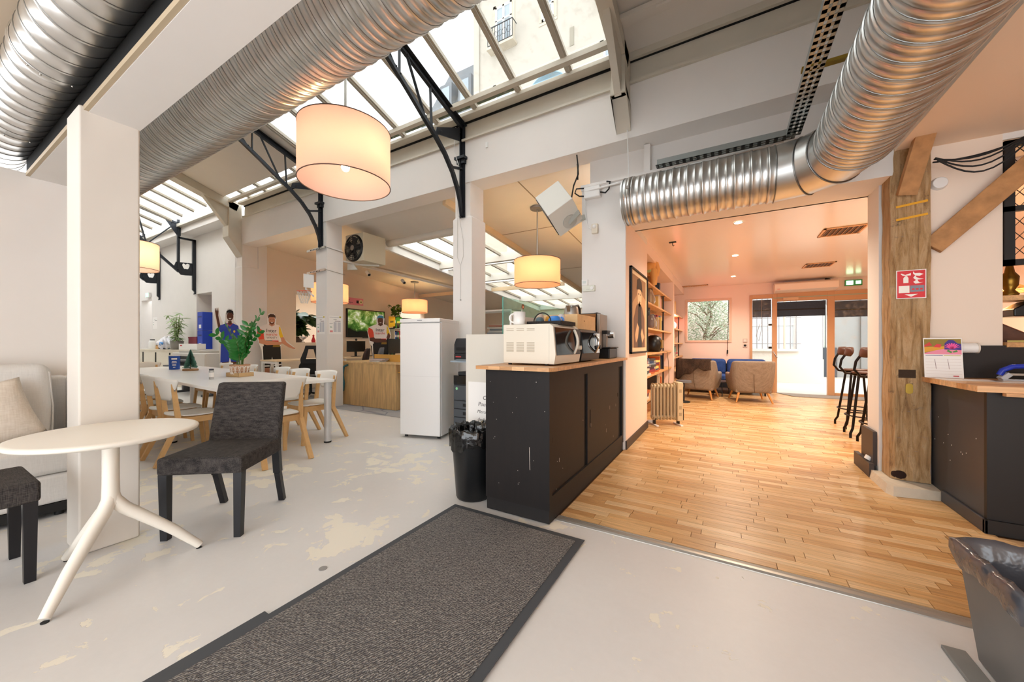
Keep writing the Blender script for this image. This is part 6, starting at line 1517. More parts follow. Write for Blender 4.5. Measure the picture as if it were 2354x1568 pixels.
# ================================================================== office: wall screen, cutouts, desks
def onwall(root, name, pts, m, x, th=.003):      # outline in (Y, Z) on a wall facing +X
    return obj(name, MB().prism(pts, th, Matrix(((0,0,1,x),(1,0,0,0),(0,1,0,0),(0,0,0,1)))), m, root)
t = thing('television', 'wide wall mounted screen showing a forest picture in the office', 'television', (-10.09,7.925,1.89))
obj('bezel', MB().box(0,.06,-.72,.72,-.44,.44), blackp, t, bevel=.005)
q = NT('forest_screen'); P = q.obj()
n1 = q.noise(P, 3.2, 8, .65, .5); n2 = q.noise(P, 1.6, 4, .5)
sx_ = q.n('SeparateXYZ'); q.l(P, sx_.inputs[0])
c = q.ramp(n1, [(.3, lin('#0b140a')), (.47, lin('#3e6b24')), (.56, lin('#8ba45a')), (.66, lin('#dfe5dc'))])
low = q.ramp(q.math('ADD', sx_.outputs[2], q.math('MULTIPLY', n2, .5)), [(.0, G(1)), (.12, G(0))])
c = q.mix(low, c, lin('#0a0c08'))
q.l(c, q.b.inputs['Base Color']); q.l(c, q.b.inputs['Emission Color']); q.b.inputs['Emission Strength'].default_value = .25; q.b.inputs['Roughness'].default_value = .2
obj('screen', MB().box(.06,.062,-.69,.69,-.41,.41), q.m, t)
t = thing('wall_banner', 'pink banner with lettering and two small emblems above the screen', 'banner', (-10.092,7.5,2.57))
obj('panel', MB().box(0,.004,-.42,.33,-.11,.11), mat('banner_pink', '#e88fa0', .6), t)
for s_, z in (('France', .02), ('Aquatique', -.055)): text('lettering', s_, .075, mat('banner_ink', '#5a3a4a', .7), t, (.006,-.36,z), (PI/2,0,PI/2), .0004, 'LEFT')
onwall(t, 'emblem', [(.08,-.05),(.16,-.05),(.16,.04),(.08,.04)], ink, .004); onwall(t, 'emblem', [(.245+.07*math.cos(2*PI*i/20), .07*math.sin(2*PI*i/20)) for i in range(20)], mat('emblem_cream', '#f2e6b8', .6), .004); onwall(t, 'emblem', [(.22,-.03),(.27,-.03),(.245,.04)], mat('emblem_olive', '#6b6a20', .6), .0072)
# ---- printed cardboard cutouts of athletes
skinm = mat('print_skin', '#c98f73', .6); skind = mat('print_skin_dark', '#5e3626', .6); hairm = mat('print_hair', '#4a352a', .7); jw = mat('jersey_white', '#ece4e0', .6); jr = mat('jersey_red', '#d84a30', .6); jy = mat('jersey_yellow', '#e6c22e', .6); jb = mat('shorts_black', '#1b1716', .6); cut_w = mat('cutout_white', '#f2efec', .6)
def cutout(label, loc, rot, S, pieces, texts=(), name='cardboard_cutout'):
    """pieces: (part name, material, outline in zoom units with origin at the feet centre, layer)"""
    t = thing(name, label, 'cutout', loc, rot)
    for nm, m, pts, ly in pieces:
        obj(nm, MB().prism([(x*S, y*S) for x, y in pts], .004 if ly == 0 else .0012, Matrix(((1,0,0,0),(0,0,-1,-.0013*ly-(.003 if ly else 0)),(0,1,0,0),(0,0,0,1)))), m, t)
    for s_, x, y, sz, m in texts: text('jersey_print', s_, sz*S, m, t, (x*S,-.012,y*S), (PI/2,0,0), .0003)
    obj('foot_stand', MB().prism([(0,0),(.2,0),(0,.35)], .006, Matrix(((0,0,1,0),(1,0,0,.004),(0,1,0,0),(0,0,0,1)))), cut_w, t)
    return t
def ell(cx, cy, rx, ry, n=20, a0=0, a1=2*PI): return [(cx+rx*math.cos(a0+(a1-a0)*i/n), cy+ry*math.sin(a0+(a1-a0)*i/n)) for i in range(n if a1-a0 > 6 else n+1)]
def mir(p): return [(-x, y) for x, y in p][::-1]
cyc = [('backing', cut_w, [(-105,0),(-98,330),(-118,560),(-150,640),(-178,780),(-160,830),(-90,862),(-52,880),(-56,960),(-30,1012),(30,1012),(56,960),(50,880),(96,862),(120,820),(150,700),(300,570),(285,548),(150,620),(118,660),(112,560),(130,330),(125,0),(20,0),(12,330),(-2,340),(-20,0)], 0),
 ('leg_print', skinm, [(-95,0),(-90,340),(-25,340),(-28,0)], 1), ('leg_print', skinm, [(30,0),(24,340),(116,340),(115,0)], 1),
 ('shorts_print', jb, [(-92,330),(-105,600),(105,600),(118,340),(30,330),(4,470),(-22,330)], 2),
 ('hem_print', cut_w, [(-93,345),(-91,362),(-27,362),(-25,345)], 3), ('hem_print', cut_w, [(28,350),(26,366),(114,372),(116,356)], 3),
 ('jersey_print', jw, [(-95,600),(-110,800),(-150,838),(-60,876),(60,876),(100,850),(84,600)], 2),
 ('band_print', mat('ochre', '#8a6a22', .6), [(10,590),(100,590),(92,640),(20,640)], 3), ('band_print', jb, [(-92,590),(10,590),(20,640),(-95,640)], 3), ('band_print', red, [(5,655),(80,655),(80,672),(5,672)], 4), ('band_print', jb, [(-80,655),(5,655),(5,672),(-80,672)], 4),
 ('sleeve_print', jr, [(-110,800),(-160,830),(-172,770),(-150,680),(-88,690),(-95,760)], 3), ('sleeve_print', jy, [(88,852),(100,850),(140,720),(104,704),(84,760)], 3),
 ('arm_print', skinm, [(-150,682),(-146,640),(-60,614),(110,620),(128,650),(60,662),(-70,668),(-88,690)], 5), ('arm_print', skinm, [(106,712),(140,718),(180,650),(262,590),(296,572),(280,556),(200,588),(120,640)], 5),
 ('neck_print', skinm, [(-32,868),(-28,910),(28,910),(34,868),(0,850)], 3), ('face_print', skinm, ell(0,930,38,56), 4), ('beard_print', mat('beard', '#7a4d38', .7), ell(0,912,33,38,14,PI*1.05,PI*1.95)+[(14,905),(-14,905)], 5),
 ('hair_print', hairm, [(-42,945),(-44,985),(-20,1006),(20,1006),(44,985),(42,945),(30,968),(-28,968)], 5), ('mouth_print', cut_w, [(-14,904),(14,904),(8,896),(-8,896)], 6), ('eye_print', hairm, [(-22,934),(-8,934),(-8,938),(-22,938)], 6), ('eye_print', hairm, [(8,934),(22,934),(22,938),(8,938)], 6)]
S2 = 1.99/1012
cutout('cardboard cutout of a bearded cyclist pointing right, jersey with red and yellow sleeves', (-9.78,4.92,.005), PI/2, S2, cyc, (('Inter', -6, 776, 62, ink), ('marche', -4, 735, 46, mat('print_red', '#d8402e', .6)), ('WANTY', 0, 696, 34, mat('print_grey2', '#77727a', .7))))
cyc2 = []
for nm, m, pts, ly in cyc:
    m2 = skind if m is skinm else m
    if nm == 'arm_print' and pts[0][0] > 100: pts = [(110,760),(140,718),(120,650),(100,640),(84,690)]
    if nm == 'backing': pts = [(-105,0),(-98,330),(-118,560),(-150,610),(-178,780),(-160,830),(-90,862),(-52,880),(-56,960),(-30,1016),(30,1016),(56,960),(50,880),(96,862),(124,820),(150,715),(124,640),(112,560),(130,330),(125,0)]
    if nm == 'hair_print': m2 = mat('cap_teal', '#3f8fb0', .6)
    if nm == 'beard_print': continue
    cyc2.append((nm, m2, pts, ly))
cutout('cardboard cutout of a smiling cyclist with blue cap standing before the screen', (-8.95,7.55,.005), math.radians(62), 2.10/1012, cyc2, (('Inter', -6, 776, 62, ink), ('marche', -4, 735, 46, mat('print_red', '#d8402e', .6))))
kit = mat('kit_blue', '#2b46b0', .6)
fem = [('backing', cut_w, [(-100,0),(-95,420),(-112,700),(-128,850),(-150,1000),(-146,1080),(-108,1088),(-98,1000),(-60,880),(-44,930),(-44,1020),(-20,1078),(24,1078),(44,1020),(40,930),(100,850),(112,560),(100,420),(100,0)], 0),
 ('leg_print', skind, [(-80,0),(-76,430),(-10,430),(-14,0)], 1), ('leg_print', skind, [(16,0),(12,430),(84,430),(80,0)], 1), ('shorts_print', kit, [(-92,420),(-88,620),(92,620),(94,420),(10,430),(0,500),(-8,430)], 2),
 ('shirt_print', kit, [(-88,600),(-84,780),(-112,820),(-100,870),(-30,900),(30,900),(84,870),(104,700),(70,690),(80,600)], 3), ('arm_print', skind, [(-112,830),(-134,980),(-142,1040),(-136,1078),(-124,1040),(-116,1080),(-110,1040),(-112,990),(-92,868)], 4), ('arm_print', skind, [(76,700),(104,700),(104,560),(92,500),(76,560)], 4),
 ('neck_print', skind, [(-18,885),(-16,930),(16,930),(20,885)], 4), ('face_print', skind, ell(2,985,32,52), 5), ('hair_print', ink, [(-34,1000),(-32,1050),(0,1070),(32,1050),(36,1000),(20,1030),(-20,1030)], 6), ('smile_print', cut_w, [(-12,962),(14,964),(8,952),(-6,951)], 6), ('crest_print', jy, ell(44,800,10,16), 4), ('trim_print', red, [(-30,900),(0,860),(30,900),(24,902),(0,872),(-24,902)], 4)]
cutout('cardboard cutout of a waving footballer in blue kit by the third column', (-10.15,4.18,.005), math.radians(66), 2.07/1080, fem)
# ---- oak reception desk
t = thing('reception_desk', 'oak veneer desk with back board behind the fridge', 'desk', (0,0,0))
obj('front_panel', MB().box(-6.85,-6.30,4.83,4.855,.01,.86), oakdesk, t); obj('front_panel', MB().box(-6.298,-5.31,4.83,4.855,.01,.86), oakdesk, t); obj('end_panel', MB().box(-5.335,-5.31,4.855,5.0,.01,.86), oakdesk, t)
obj('worktop', MB().box(-6.87,-5.0,4.82,5.5,.86,.89), oakdesk, t); obj('back_board', MB().box(-6.30,-4.8,5.16,5.185,.89,1.03), mat('oak_yellow', '#cf9b4a', .5), t); obj('shelf', MB().box(-5.31,-4.7,4.88,5.45,.70,.72), mat('oak_yellow', '#cf9b4a', .5), t); obj('end_panel', MB().box(-4.72,-4.7,4.88,5.45,.01,.86), oakdesk, t)
t = thing('drawer_pedestal', 'white drawer pedestal under the oak desk', 'drawer unit', (-5.28,4.92,.006)); obj('carcass', MB().box(0,.42,0,.5,0,.66), white2, t)
for k in range(3): d_ = obj('drawer', MB().box(.005,.415,-.012,0,.02+k*.215,.22+k*.215), mat('ped_grey', '#d0cfce', .4), t); obj('handle', MB().box(.03,.09,-.016,-.012,.16+k*.215,.18+k*.215), black, d_)
tag(obj('door_handle_tube', MB().tube([(-6.66,4.80,.82),(-6.74,4.77,.78),(-6.78,4.77,.62),(-6.74,4.77,.44),(-6.76,4.77,.30),(-6.90,4.79,.25)], .022, n=10), mat('teal_tube', '#1f5560', .5)), 'teal curved tube hooked on the oak desk front', 'tube')
for k, c in enumerate((2,8,3,1)): 
    o = thing('magazine', '%s magazine, %s from the bottom in the pile on the oak desk' % (('cream','teal','orange','navy')[k], ORD[k]), 'magazine', (-6.0+.02*k,5.0,.8905+.016*k), .2*k-.2, 'magazines on the oak desk')
    obj('cover', MB().box(-.15,.15,-.1,.1,.0,.002).box(-.15,.15,-.1,.1,.012,.015), bm_[c], o); obj('pages', MB().box(-.147,.147,-.098,.098,.002,.012), paper, o)
# ---- office chairs, desks and monitors
def office_chair(label, loc, rot, c, h=1.15, net=False):
    t = thing('office_chair', label, 'office chair', loc, rot); m = mat('oc'+c, c, .6)
    obj('seat', MB().box(-.24,.24,-.24,.22,.44,.52), m, t, bevel=.03)
    obj('backrest', MB().grid(lambda u, v: ((2*u-1)*.23*math.sqrt(max(.05,1-.75*max(0,2*v-1)**3)), .25+.10*v+.05*(2*u-1)**2*-1, .56+(h-.56)*v), 10, 8), m, t, solid=.05, weld=True)
    obj('column', MB().cyl((0,0,.12),(0,0,.44),.03,n=12), black, t)
    for k in range(5):
        a = 2*PI*k/5; l_ = obj('base_arm', MB().bar((0,0,.11),(math.cos(a)*.28,math.sin(a)*.28,.07),.04,.03), black, t); obj('castor', MB().cyl((math.cos(a)*.28-.012,math.sin(a)*.28,.03),(math.cos(a)*.28+.012,math.sin(a)*.28,.03),.03,n=12), black, l_)
    return t
office_chair('dark brown rounded office chair behind the oak desk', (-8.05,6.0,.005), -.9, '#2e1a18', 1.12)
office_chair('grey rounded office chair beside the dark brown one', (-8.3,6.65,.005), -.9, '#5f6068', 1.14)
office_chair('grey low office chair behind the oak desk back board', (-6.4,5.85,.005), -.2, '#6b6c74', 1.02)
t = office_chair('black racing style office chair with pierced headrest left of the middle column', (-8.35,5.05,.005), math.radians(-120), '#151414', .85)
b = MB()
for (z0, w0, z1, w1) in ((.8,.20,.9,.21),(1.12,.13,1.2,.11)): b.prism([(-w0,z0),(w0,z0),(w1,z1),(-w1,z1)], .07, Matrix(((1,0,0,0),(0,0,1,.30),(0,1,0,0),(0,0,0,1))))
for s_ in (-1, 1): b.prism([(s_*.21,.9),(s_*.10,.9),(s_*.05,1.12),(s_*.13,1.12)][::s_], .07, Matrix(((1,0,0,0),(0,0,1,.30),(0,1,0,0),(0,0,0,1))))
obj('headrest', b, mat('oc#151414', '#151414', .6), t)
t = office_chair('black office chair wearing a green sports jersey below the cyclist cutout', (-8.30,7.80,.005), math.radians(62), '#161616', 1.24)
b = MB().grid(lambda u, v: ((2*u-1)*(.24+.03*math.sin(PI*v)), .205-.05*(2*u-1)**2+.08*v, .62+.40*v), 10, 6)
obj('jersey', b, mat('jersey_green', '#1f7a52', .7), t, solid=.012, weld=True); text('jersey_number', '0', .26, cut_w, t, (0,.185,.70), (PI/2-.2,0,0), .002)
for (x, y, rot, lab) in ((-9.5,7.3,PI/2,'pale desk under the wall screen'),(-9.2,5.35,PI/2,'white framed desk left of the middle column')):
    t = thing('office_desk', lab, 'desk', (x,y,.005), rot); obj('top', MB().box(-.8,.8,-.35,.35,.83,.86), mat('desk_pale', '#e0c9a8', .5), t)
    for sx in (-1,1):
        obj('leg_frame', MB().box(sx*.76-.025,sx*.76+.025,-.33,-.28,0,.83).box(sx*.76-.025,sx*.76+.025,.28,.33,0,.83).box(sx*.76-.025,sx*.76+.025,-.28,.28,.78,.83), white2, t)
t = thing('computer_monitor', 'small dark monitor with webcam on the pale desk', 'monitor', (-9.6,7.2,.866), PI/2-.2); obj('screen', MB().box(-.28,.28,-.02,.02,.14,.46), blackp, t, bevel=.006); obj('stand', MB().box(-.03,.03,0,.04,0,.2), black, t); obj('foot', MB().box(-.12,.12,-.08,.1,0,.012), black, t); obj('webcam', MB().ball((0,-.01,.5), .035, 10, 8), black, t)
t = thing('desk_lamp', 'slim dark bar desk lamp on the pale desk', 'lamp', (-9.55,7.75,.866)); obj('base', MB().cyl((0,0,0),(0,0,.015),.09,n=18), black, t); obj('arm', MB().tube([(0,0,.01),(0,-.05,.35),(0,0,.55)], .012, n=8), black, t); obj('head', MB().bar((0,-.35,.56),(0,.3,.56),.05,.02), black, t)
t = thing('computer_monitor', 'black monitor seen edge on right of the middle column', 'monitor', (-7.05,6.35,.866), .3); obj('screen', MB().box(-.02,.02,-.28,.28,.14,.5), blackp, t); obj('stand', MB().box(-.02,.02,-.02,.02,0,.2), black, t)
t = thing('office_desk', 'pale desk with white partition behind the oak desk', 'desk', (-6.9,6.5,.005), .3); obj('top', MB().box(-.5,.6,-.35,.5,.83,.86), mat('desk_pale', '#e0c9a8', .5), t); obj('leg', MB().box(-.48,-.43,-.3,.45,0,.83), white2, t); obj('leg', MB().box(.53,.58,-.3,.45,0,.83), white2, t); obj('screen_board', MB().box(-.5,.6,.5,.52,.7,1.2), mat('board_cream', '#ddc9ac', .7), t)
# ---- shelving with folders, flags and plant near the far office wall
t = thing('office_shelving', 'white shelving with folders beyond the fridge', 'shelving', (-9.75,9.1,.005)); 
for z in (.02,.45,.88,1.31,1.74): obj('shelf', MB().box(-.18,.18,-.45,.9,z,z+.025), white2, t)
for y in (-.45,.22,.88): obj('upright', MB().box(-.18,.18,y,y+.02,0,1.765), white2, t)
for k in range(6):
    o = thing('binder', '%s folder, %s from the left on the white office shelving' % (('blue','navy','green','red','white','orange')[k], ORD[k]), 'folder', (-9.72,8.70+k*.062,1.344), 0, 'folders on the office shelving'); obj('spine', MB().box(-.12,.12,0,.055,0,.3+.03*(k % 2)), mat('bind%d' % k, ('#2f56a8','#1f2c52','#2f7a4a','#c2303a','#e4ded6','#c9782e')[k], .5), o); obj('label_patch', MB().box(.12,.1215,.012,.043,.12,.2), paper, o)
for k, (c, nm) in enumerate((('#d9b01f','yellow'),('#3f8f2f','green'))):
    o = thing('hanging_flag', '%s cloth pennant hanging in front of the office shelving' % nm, 'flag', (-9.52,8.36+k*.29,1.77)); obj('cloth', MB().prism([(0,0),(.13,.03),(.26,.06),(.27,.37),(0,.37)], .006, Matrix(((0,0,1,0),(1,0,0,0),(0,1,0,0),(0,0,0,1)))), mat('flag'+nm, c, .7), o); obj('print', MB().prism([(.06,.16),(.20,.18),(.20,.24),(.06,.22)], .001, Matrix(((0,0,1,.006),(1,0,0,0),(0,1,0,0),(0,0,0,1)))), mat('flagp'+nm, '#6b5a1a' if k == 0 else '#c9d86a', .7), o)
def bush(name, label, loc, n, R, H, lm, seed, L=.12, w=.035, pot=None):
    t = thing(name, label, 'plant', loc); r_ = random.Random(seed); me = leaf_mesh(L, w); me.materials.append(lm)
    if pot: obj('pot', MB().lathe([(.001,0),(pot*.8,0),(pot,pot*1.3),(pot*.9,pot*1.3),(pot*.7,.02)], n=18), mat('bushpot', '#4a3a30', .6), t)
    for k in range(7):
        a = r_.random()*2*PI; ln = r_.uniform(.4,1)*R
        pts = [Vector((math.cos(a)*ln*f, math.sin(a)*ln*f, (pot or 0)*1.2+H*(f**.7)*r_.uniform(.8,1))) for f in [i/4 for i in range(5)]]
        obj('stem', MB().tube(pts, .006, n=5), mat('bushstem', '#5e6b34', .6), t)
        for i in range(1, 5):
            for _ in range(max(1, n//28)): inst(me, 'leaf', pts[i], t, (r_.uniform(-.8,.5), r_.uniform(-.5,.5), r_.uniform(0,2*PI)), (1,1,1))
    return t
bush('potted_plant', 'leafy green plant on top of the office shelving by the lamp', (-9.6,8.75,1.775), 84, .30, .62, mat('jade_leaf', '#5c7d2c', .4, noise=(.3, 9)), 3, .14, .06, .12)
tag(obj('dark_shelf_board', MB().box(-9.95,-9.5,9.0,10.2,2.08,2.12), black), 'dark shelf board under the salmon lamp in the office', 'shelf')
bush('potted_plant', 'dark leafy monstera seen through the office wall opening', (-11.2,6.35,1.25), 140, .55, .75, mat('monstera', '#2f4a22', .35, noise=(.4, 5)), 6, .34, .14, .16)
t = thing('trophy_cup', 'silver trophy cup on the office wall opening sill', 'trophy', (-10.2,5.95,1.281)); obj('cup', MB().lathe([(.04,0),(.045,.01),(.012,.04),(.012,.07),(.08,.11),(.10,.17),(.095,.17),(.07,.115)], n=20), chrome, t); obj('base', MB().cyl((0,0,-.0),(0,0,.012),.05,n=16), black, t)
tag(obj('red_figurine', MB().lathe([(.001,0),(.05,0),(.055,.06),(.02,.16),(.03,.2),(.001,.23)], (-10.2,6.25,1.281), 14), red), 'small red bottle shaped figurine on the opening sill', 'figurine')
t = thing('storage_shelf', 'white open shelf with stacked papers seen left of the glass screen', 'shelving', (-4.05,6.0,.005)); 
for z in (.0,.6,1.05,1.40,1.87): obj('shelf', MB().box(-.35,.55,0,.35,z,z+.03), white2, t)
for x in (-.35,.52): obj('upright', MB().box(x,x+.03,0,.35,0,1.9), white2, t)
for k in range(5):
    o = thing('paper_stack', 'grey stack of papers, %s from the bottom on the white open shelf' % ORD[k], 'papers', (-3.9+.03*(k % 3),6.17,1.4355+k*.036), .1*k, 'paper stacks on the open shelf'); obj('pages', MB().box(-.2,.2,-.12,.12,0,.03), mat('stack%d' % k, ('#8f9298','#b8bcc0','#6d7880','#c8c4bc','#9a6a5a')[k], .7), o); obj('cover', MB().box(-.203,.203,-.123,.123,.03,.034), mat('stackc%d' % k, ('#c5c7c9','#78828a','#aab0b4','#7d5a50','#c9cdd0')[k], .7), o)
t = thing('track_rail', 'white lighting track hanging under the office ceiling', 'light track', (0,0,0)); obj('rail', MB().bar((-8.9,6.9,oz(6.9)-.06),(-7.9,10.5,oz(10.5)-.06),.07,.07), white2, t)
for f in (.03,.32): 
    p = Vector((-8.9,6.9,oz(6.9)-.1)).lerp(Vector((-7.9,10.5,oz(10.5)-.1)), f); sp = obj('spot_head', MB().cyl((p.x,p.y,p.z-.1),(p.x+.12,p.y-.02,p.z-.2),.05,n=14), white2, t); obj('spot_glass', MB().cyl((p.x+.12,p.y-.02,p.z-.2),(p.x+.124,p.y-.021,p.z-.204),.04,n=14), blackp, sp)
# ================================================================== outside
struct('floor_courtyard', MB().add([(-1.6,11.56,-.03),(14,11.56,-.03),(14,30,-.03),(-1.6,30,-.03)], [(0,1,2,3)]), mat('court_paving', '#b5aea3', .8, noise=(.08, 2)))
t = thing('courtyard_building', 'white rendered courtyard building with barred windows outside the door', 'building', (0,0,0)); rend = mat('render_white', '#cfc8bc', .85, noise=(.04, 1.5))
b = MB()
for a, b_, z0, z1 in ((-9,-.9,-.03,9),(-.9,.55,-.03,9),(.55,1.95,-.03,1.08),(.55,1.95,2.9,9),(1.95,2.6,-.03,9)): b.box(a,b_,15,15.4,z0,z1)
obj('facade', b, rend, t); obj('plinth_band', MB().box(-9,2.62,14.96,15,-.03,.75), mat('plinth_white', '#c6bfb3', .85), t); obj('sill', MB().box(.5,2.0,14.9,15.02,1.0,1.08), rend, t)
w_ = obj('window', MB().box(.55,.62,15.15,15.22,1.08,2.9).box(1.88,1.95,15.15,15.22,1.08,2.9).box(1.2,1.3,15.15,15.22,1.08,2.9).box(.62,1.88,15.15,15.22,1.08,1.15).box(.62,1.88,15.15,15.22,1.85,1.92), white2, t)
obj('pane', MB().box(.62,1.88,15.18,15.19,1.15,2.9), mat('far_glass', '#cfd8dc', .15), w_)
for k in range(10): x = .56+k*.152; obj('window_bar', MB().cyl((x,14.94,1.0),(x,14.94,2.95),.012,n=6), mat('iron_bar', '#8d8a88', .6), t)
for z in (1.25,2.1,2.8): obj('window_crossbar', MB().cyl((.5,14.94,z),(2.05,14.94,z),.012,n=6), mat('iron_bar', '#8d8a88', .6), t)
obj('pipe', MB().cyl((1.62,14.95,1.05),(1.62,14.95,3.2),.035,n=10), mat('pipe_tan', '#c9b29a', .6), t)
t = thing('grey_building', 'grey stone building with arched iron window beyond the courtyard', 'building', (0,0,0)); obj('wall', MB().box(2.6,9,18.5,18.8,-.03,10), mat('grey_stone', '#8d8c88', .85, noise=(.15, 1.2)), t); obj('dark_base', MB().box(2.4,3.6,18.3,18.5,-.03,1.1), mat('grey_base', '#3f4246', .7), t)
w_ = obj('arched_window', MB().prism([(2.75,.9),(3.35,.9),(3.35,2.6)]+[(3.05+.30*math.cos(PI*i/10),2.6+.30*math.sin(PI*i/10)) for i in range(1,10)]+[(2.75,2.6)], .02, Matrix(((1,0,0,0),(0,0,-1,18.5),(0,1,0,0),(0,0,0,1)))), mat('arch_glass', '#cfd8c4', .3), t)
b = MB()
for k in range(7): b.tube([(2.8+.08*k,18.46,.9+.28*j+.05*math.sin(j*2+k)) for j in range(8)], .012, n=5)
obj('ironwork', b, black, w_)['kind'] = 'stuff'
for k in range(3): obj('pilaster', MB().box(4.3+k*1.3,4.6+k*1.3,18.4,18.5,-.03,10), mat('grey_stone2', '#7d7c79', .85), t)
# tree outside the lounge window
t = thing('courtyard_tree', 'olive green tree outside the lounge window', 'tree', (-.55,13.7,-.03))
rng = random.Random(31); trunk = [Vector((0,0,0)),Vector((.05,.05,.9)),Vector((-.1,.0,1.5)),Vector((.1,.1,2.2)),Vector((.0,.1,3.0))]
obj('trunk', MB().tube(trunk, .06, n=8, radii=[.09,.07,.055,.04,.02]), mat('bark', '#6b5a48', .9), t)
for k in range(9):
    a = rng.random()*2*PI; z = 1.3+rng.random()*1.3; p = Vector((0,0,z)); q_ = Vector((math.cos(a)*.7,math.sin(a)*.4,z+.5)); obj('branch', MB().tube([p, p.lerp(q_,.5)+Vector((0,0,.1)), q_], .02, n=6, radii=[.03,.02,.008]), mat('bark', '#6b5a48', .9), t)
b = MB()
for k in range(5200):
    a = rng.random()*2*PI; u = rng.random()**.45; z = 2.05+rng.uniform(-1,1)*.95; rr = .85*math.sqrt(max(.05,1-((z-2.05)/1.0)**2))*u; cl = .12*math.sin(a*5)+.1*math.sin(z*9)
    c = Vector((math.cos(a)*(rr+cl), math.sin(a)*(rr*.6), z)); d = Vector((rng.uniform(-1,1),rng.uniform(-1,1),rng.uniform(-.6,.6))).normalized(); s_ = d.orthogonal().normalized()*.016; L = rng.uniform(.05,.09)
    b.add([c-d*L/2, c+s_, c+d*L/2, c-s_], [(0,1,2,3)])
obj('foliage', b, mat('olive_leaf', '#8fa084', .7, noise=(.4, 3)), t)['kind'] = 'stuff'
# houses above the glass roof
fac = mat('facade_cream', '#a9a39a', .85, noise=(.05, .6)); shut = mat('window_white', '#eae8e4', .5); gl2 = mat('window_dark', '#8f9aa4', .15); iron = mat('balcony_iron', '#3a3d42', .6)
t = thing('apartment_building', 'cream apartment building with tall windows seen through the glass roof', 'building', (0,0,0)); obj('facade', MB().box(-11.6,2.4,16,16.5,-.03,27), fac, t); obj('cornice', MB().box(-11.9,2.4,15.7,16,26.4,27), fac, t); obj('corner_pilaster', MB().box(-11.65,-11.3,15.93,16,-.03,26.4), fac, t)
def fwin(x, z, w, h, balcony):
    o = obj('window', MB().box(x-w/2,x-w/2+.09,15.93,16.02,z,z+h).box(x+w/2-.09,x+w/2,15.93,16.02,z,z+h).box(x-.05,x+.05,15.93,16.02,z,z+h).box(x-w/2,x+w/2,15.93,16.02,z+h-.1,z+h).box(x-w/2,x+w/2,15.93,16.02,z,z+.1).box(x-w/2,x+w/2,15.93,16.02,z+h*.66,z+h*.66+.07), shut, t)
    obj('pane', MB().box(x-w/2,x+w/2,15.97,15.98,z,z+h), gl2, o); obj('surround', MB().box(x-w/2-.18,x+w/2+.18,15.97,16.0,z-.15,z-.02).box(x-w/2-.16,x-w/2,15.97,16.0,z,z+h+.15).box(x+w/2,x+w/2+.16,15.97,16.0,z,z+h+.15).box(x-w/2-.16,x+w/2+.16,15.97,16.0,z+h,z+h+.16), mat('surround', '#b3aa9b', .8), o)
    if balcony:
        bb = MB().bar((x-w/2-.25,15.6,z+.95),(x+w/2+.25,15.6,z+.95),.04,.04).bar((x-w/2-.25,15.6,z+.08),(x+w/2+.25,15.6,z+.08),.03,.03)
        for k in range(11): xx = x-w/2-.25+(w+.5)*k/10; bb.bar((xx,15.6,z+.08),(xx,15.6,z+.95),.025,.025)
        for k in range(5): xx = x-w/2-.05+(w+.1)*k/4; bb.tube([(xx+.12*math.cos(a),15.6,z+.5+.16*math.sin(a)) for a in [2*PI*i/12 for i in range(12)]], .012, n=4, closed=True)
        for s_ in (-1,1): bb.bar((x+s_*(w/2+.25),15.6,z+.95),(x+s_*(w/2+.25),16,z+.95),.03,.03)
        obj('balcony_railing', bb, iron, o); obj('balcony_slab', MB().box(x-w/2-.3,x+w/2+.3,15.55,16,z-.12,z), mat('surround', '#b3aa9b', .8), o)
for x, zz in ((-9.8,(12.2,16.25,20.3,8.1)),(-7.35,(13.0,16.6,20.6,8.9)),(-4.2,(12.2,16.25,20.3)),(-1.2,(12.2,16.25,20.3))):
    for k, z in enumerate(zz): fwin(x, z, .95 if x != -7.35 else .6, 2.2 if x != -7.35 else 1.0, x != -7.35 and z > 14)
obj('air_vent', MB().box(-6.25,-6.05,15.98,16,14.9,15.75), mat('vent_dark', '#8a8478', .7), t)
t = thing('mansard_building', 'grey slate mansard roof building left of the cream one', 'building', (0,0,0)); slate = mat('slate', '#6f7379', .8, noise=(.12, 2))
obj('wall', MB().box(-16.5,-11.7,17,17.5,-.03,14.6), mat('pale_wall', '#dcd6cb', .85), t); obj('mansard', MB().add([(-16.5,17,14.6),(-11.65,17,14.6),(-11.65,18.2,18.2),(-15.2,18.2,18.2),(-16.5,20,14.6),(-11.65,20,14.6),(-11.65,19.5,18.2),(-15.2,19.5,18.2)], [(0,1,2,3),(3,2,6,7),(0,3,7,4),(1,5,6,2),(4,7,6,5)]), slate, t)
for x in (-13.0,-14.4): o = obj('dormer', MB().box(x-.45,x+.45,16.9,17.8,14.9,16.6), slate, t); obj('pane', MB().box(x-.3,x+.3,16.88,16.9,15.0,16.4), gl2, o)
obj('chimney', MB().box(-12.6,-11.9,18.3,18.9,18.2,20.2), mat('chimney', '#b58f72', .85), t)
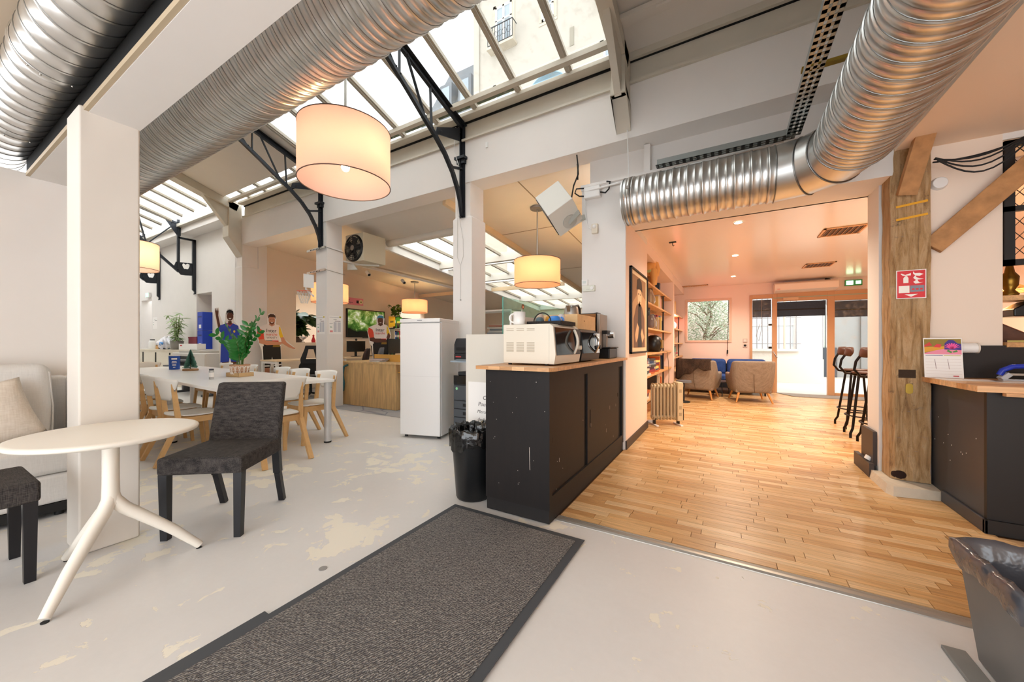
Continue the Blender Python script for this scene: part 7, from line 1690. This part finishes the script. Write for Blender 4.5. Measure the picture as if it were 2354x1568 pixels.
for k in range(3): obj('chimney_pot', MB().cyl((-12.5+.24*k,18.6,20.2),(-12.5+.24*k,18.6,20.7),.09,n=10), mat('pot_clay', '#a5674a', .8), t)
t = thing('pale_building', 'long pale building farther left beyond the glass roof', 'building', (0,0,0)); obj('wall', MB().box(-40,-17.5,24,25,-.03,16.5), mat('pale_wall2', '#e2ddd4', .85), t); obj('roof', MB().prism([(24,16.5),(25,16.5),(25.5,18.6),(24.8,18.8)], 22.5, Matrix(((0,0,1,-40),(1,0,0,0),(0,1,0,0),(0,0,0,1)))), slate, t)
for k in range(7): o = obj('window', MB().box(-38+k*2.9,-37+k*2.9,23.95,24,12,14.4), shut, t); obj('pane', MB().box(-37.9+k*2.9,-37.1+k*2.9,23.93,23.95,12.1,14.3), gl2, o)
t = thing('blue_roof', 'low rounded blue corrugated roof just outside the glass roof', 'roof', (-3.7,8,0)); b = MB(); n = 24; vs = []
for i in range(n+1):
    a = PI*.12+PI*.76*i/n; r_ = 2.2+.015*(i % 2); vs += [(-1.05*math.cos(a)*1.0,0,5.55+2.15*math.sin(a)), (-1.05*math.cos(a),3.5,5.55+2.15*math.sin(a))]
b.add(vs, [(2*i, 2*i+1, 2*i+3, 2*i+2) for i in range(n)]); obj('sheet', b, mat('roof_blue', '#8fb4cf', .5), t, solid=.02); obj('end_wall', MB().box(-.95,.95,.05,.1,4.2,7.2), mat('roof_end', '#9fb8c6', .7), t)
moss = mat('moss', '#4f5a3a', .95, noise=(.5, 14), bump=1, bscale=20)
for k in range(5):
    x1 = xs1[k+2]-.03; x0 = xs1[k+3]+.03; t = MB(); y0, y1 = 4.235, 4.30
    tag(obj('moss_strip', slope_quad(x0, x1, y0, y1, .015, .026), moss), 'dark moss strip on the lower glass pane, %s from the right' % ORD[k], 'moss', 'moss on the glass roof')
struct('floor_yard', MB().add([(-45,14.25,-.03),(-1.6,14.25,-.03),(-1.6,30,-.03),(-45,30,-.03)], [(0,1,2,3)]), MATS['court_paving'])
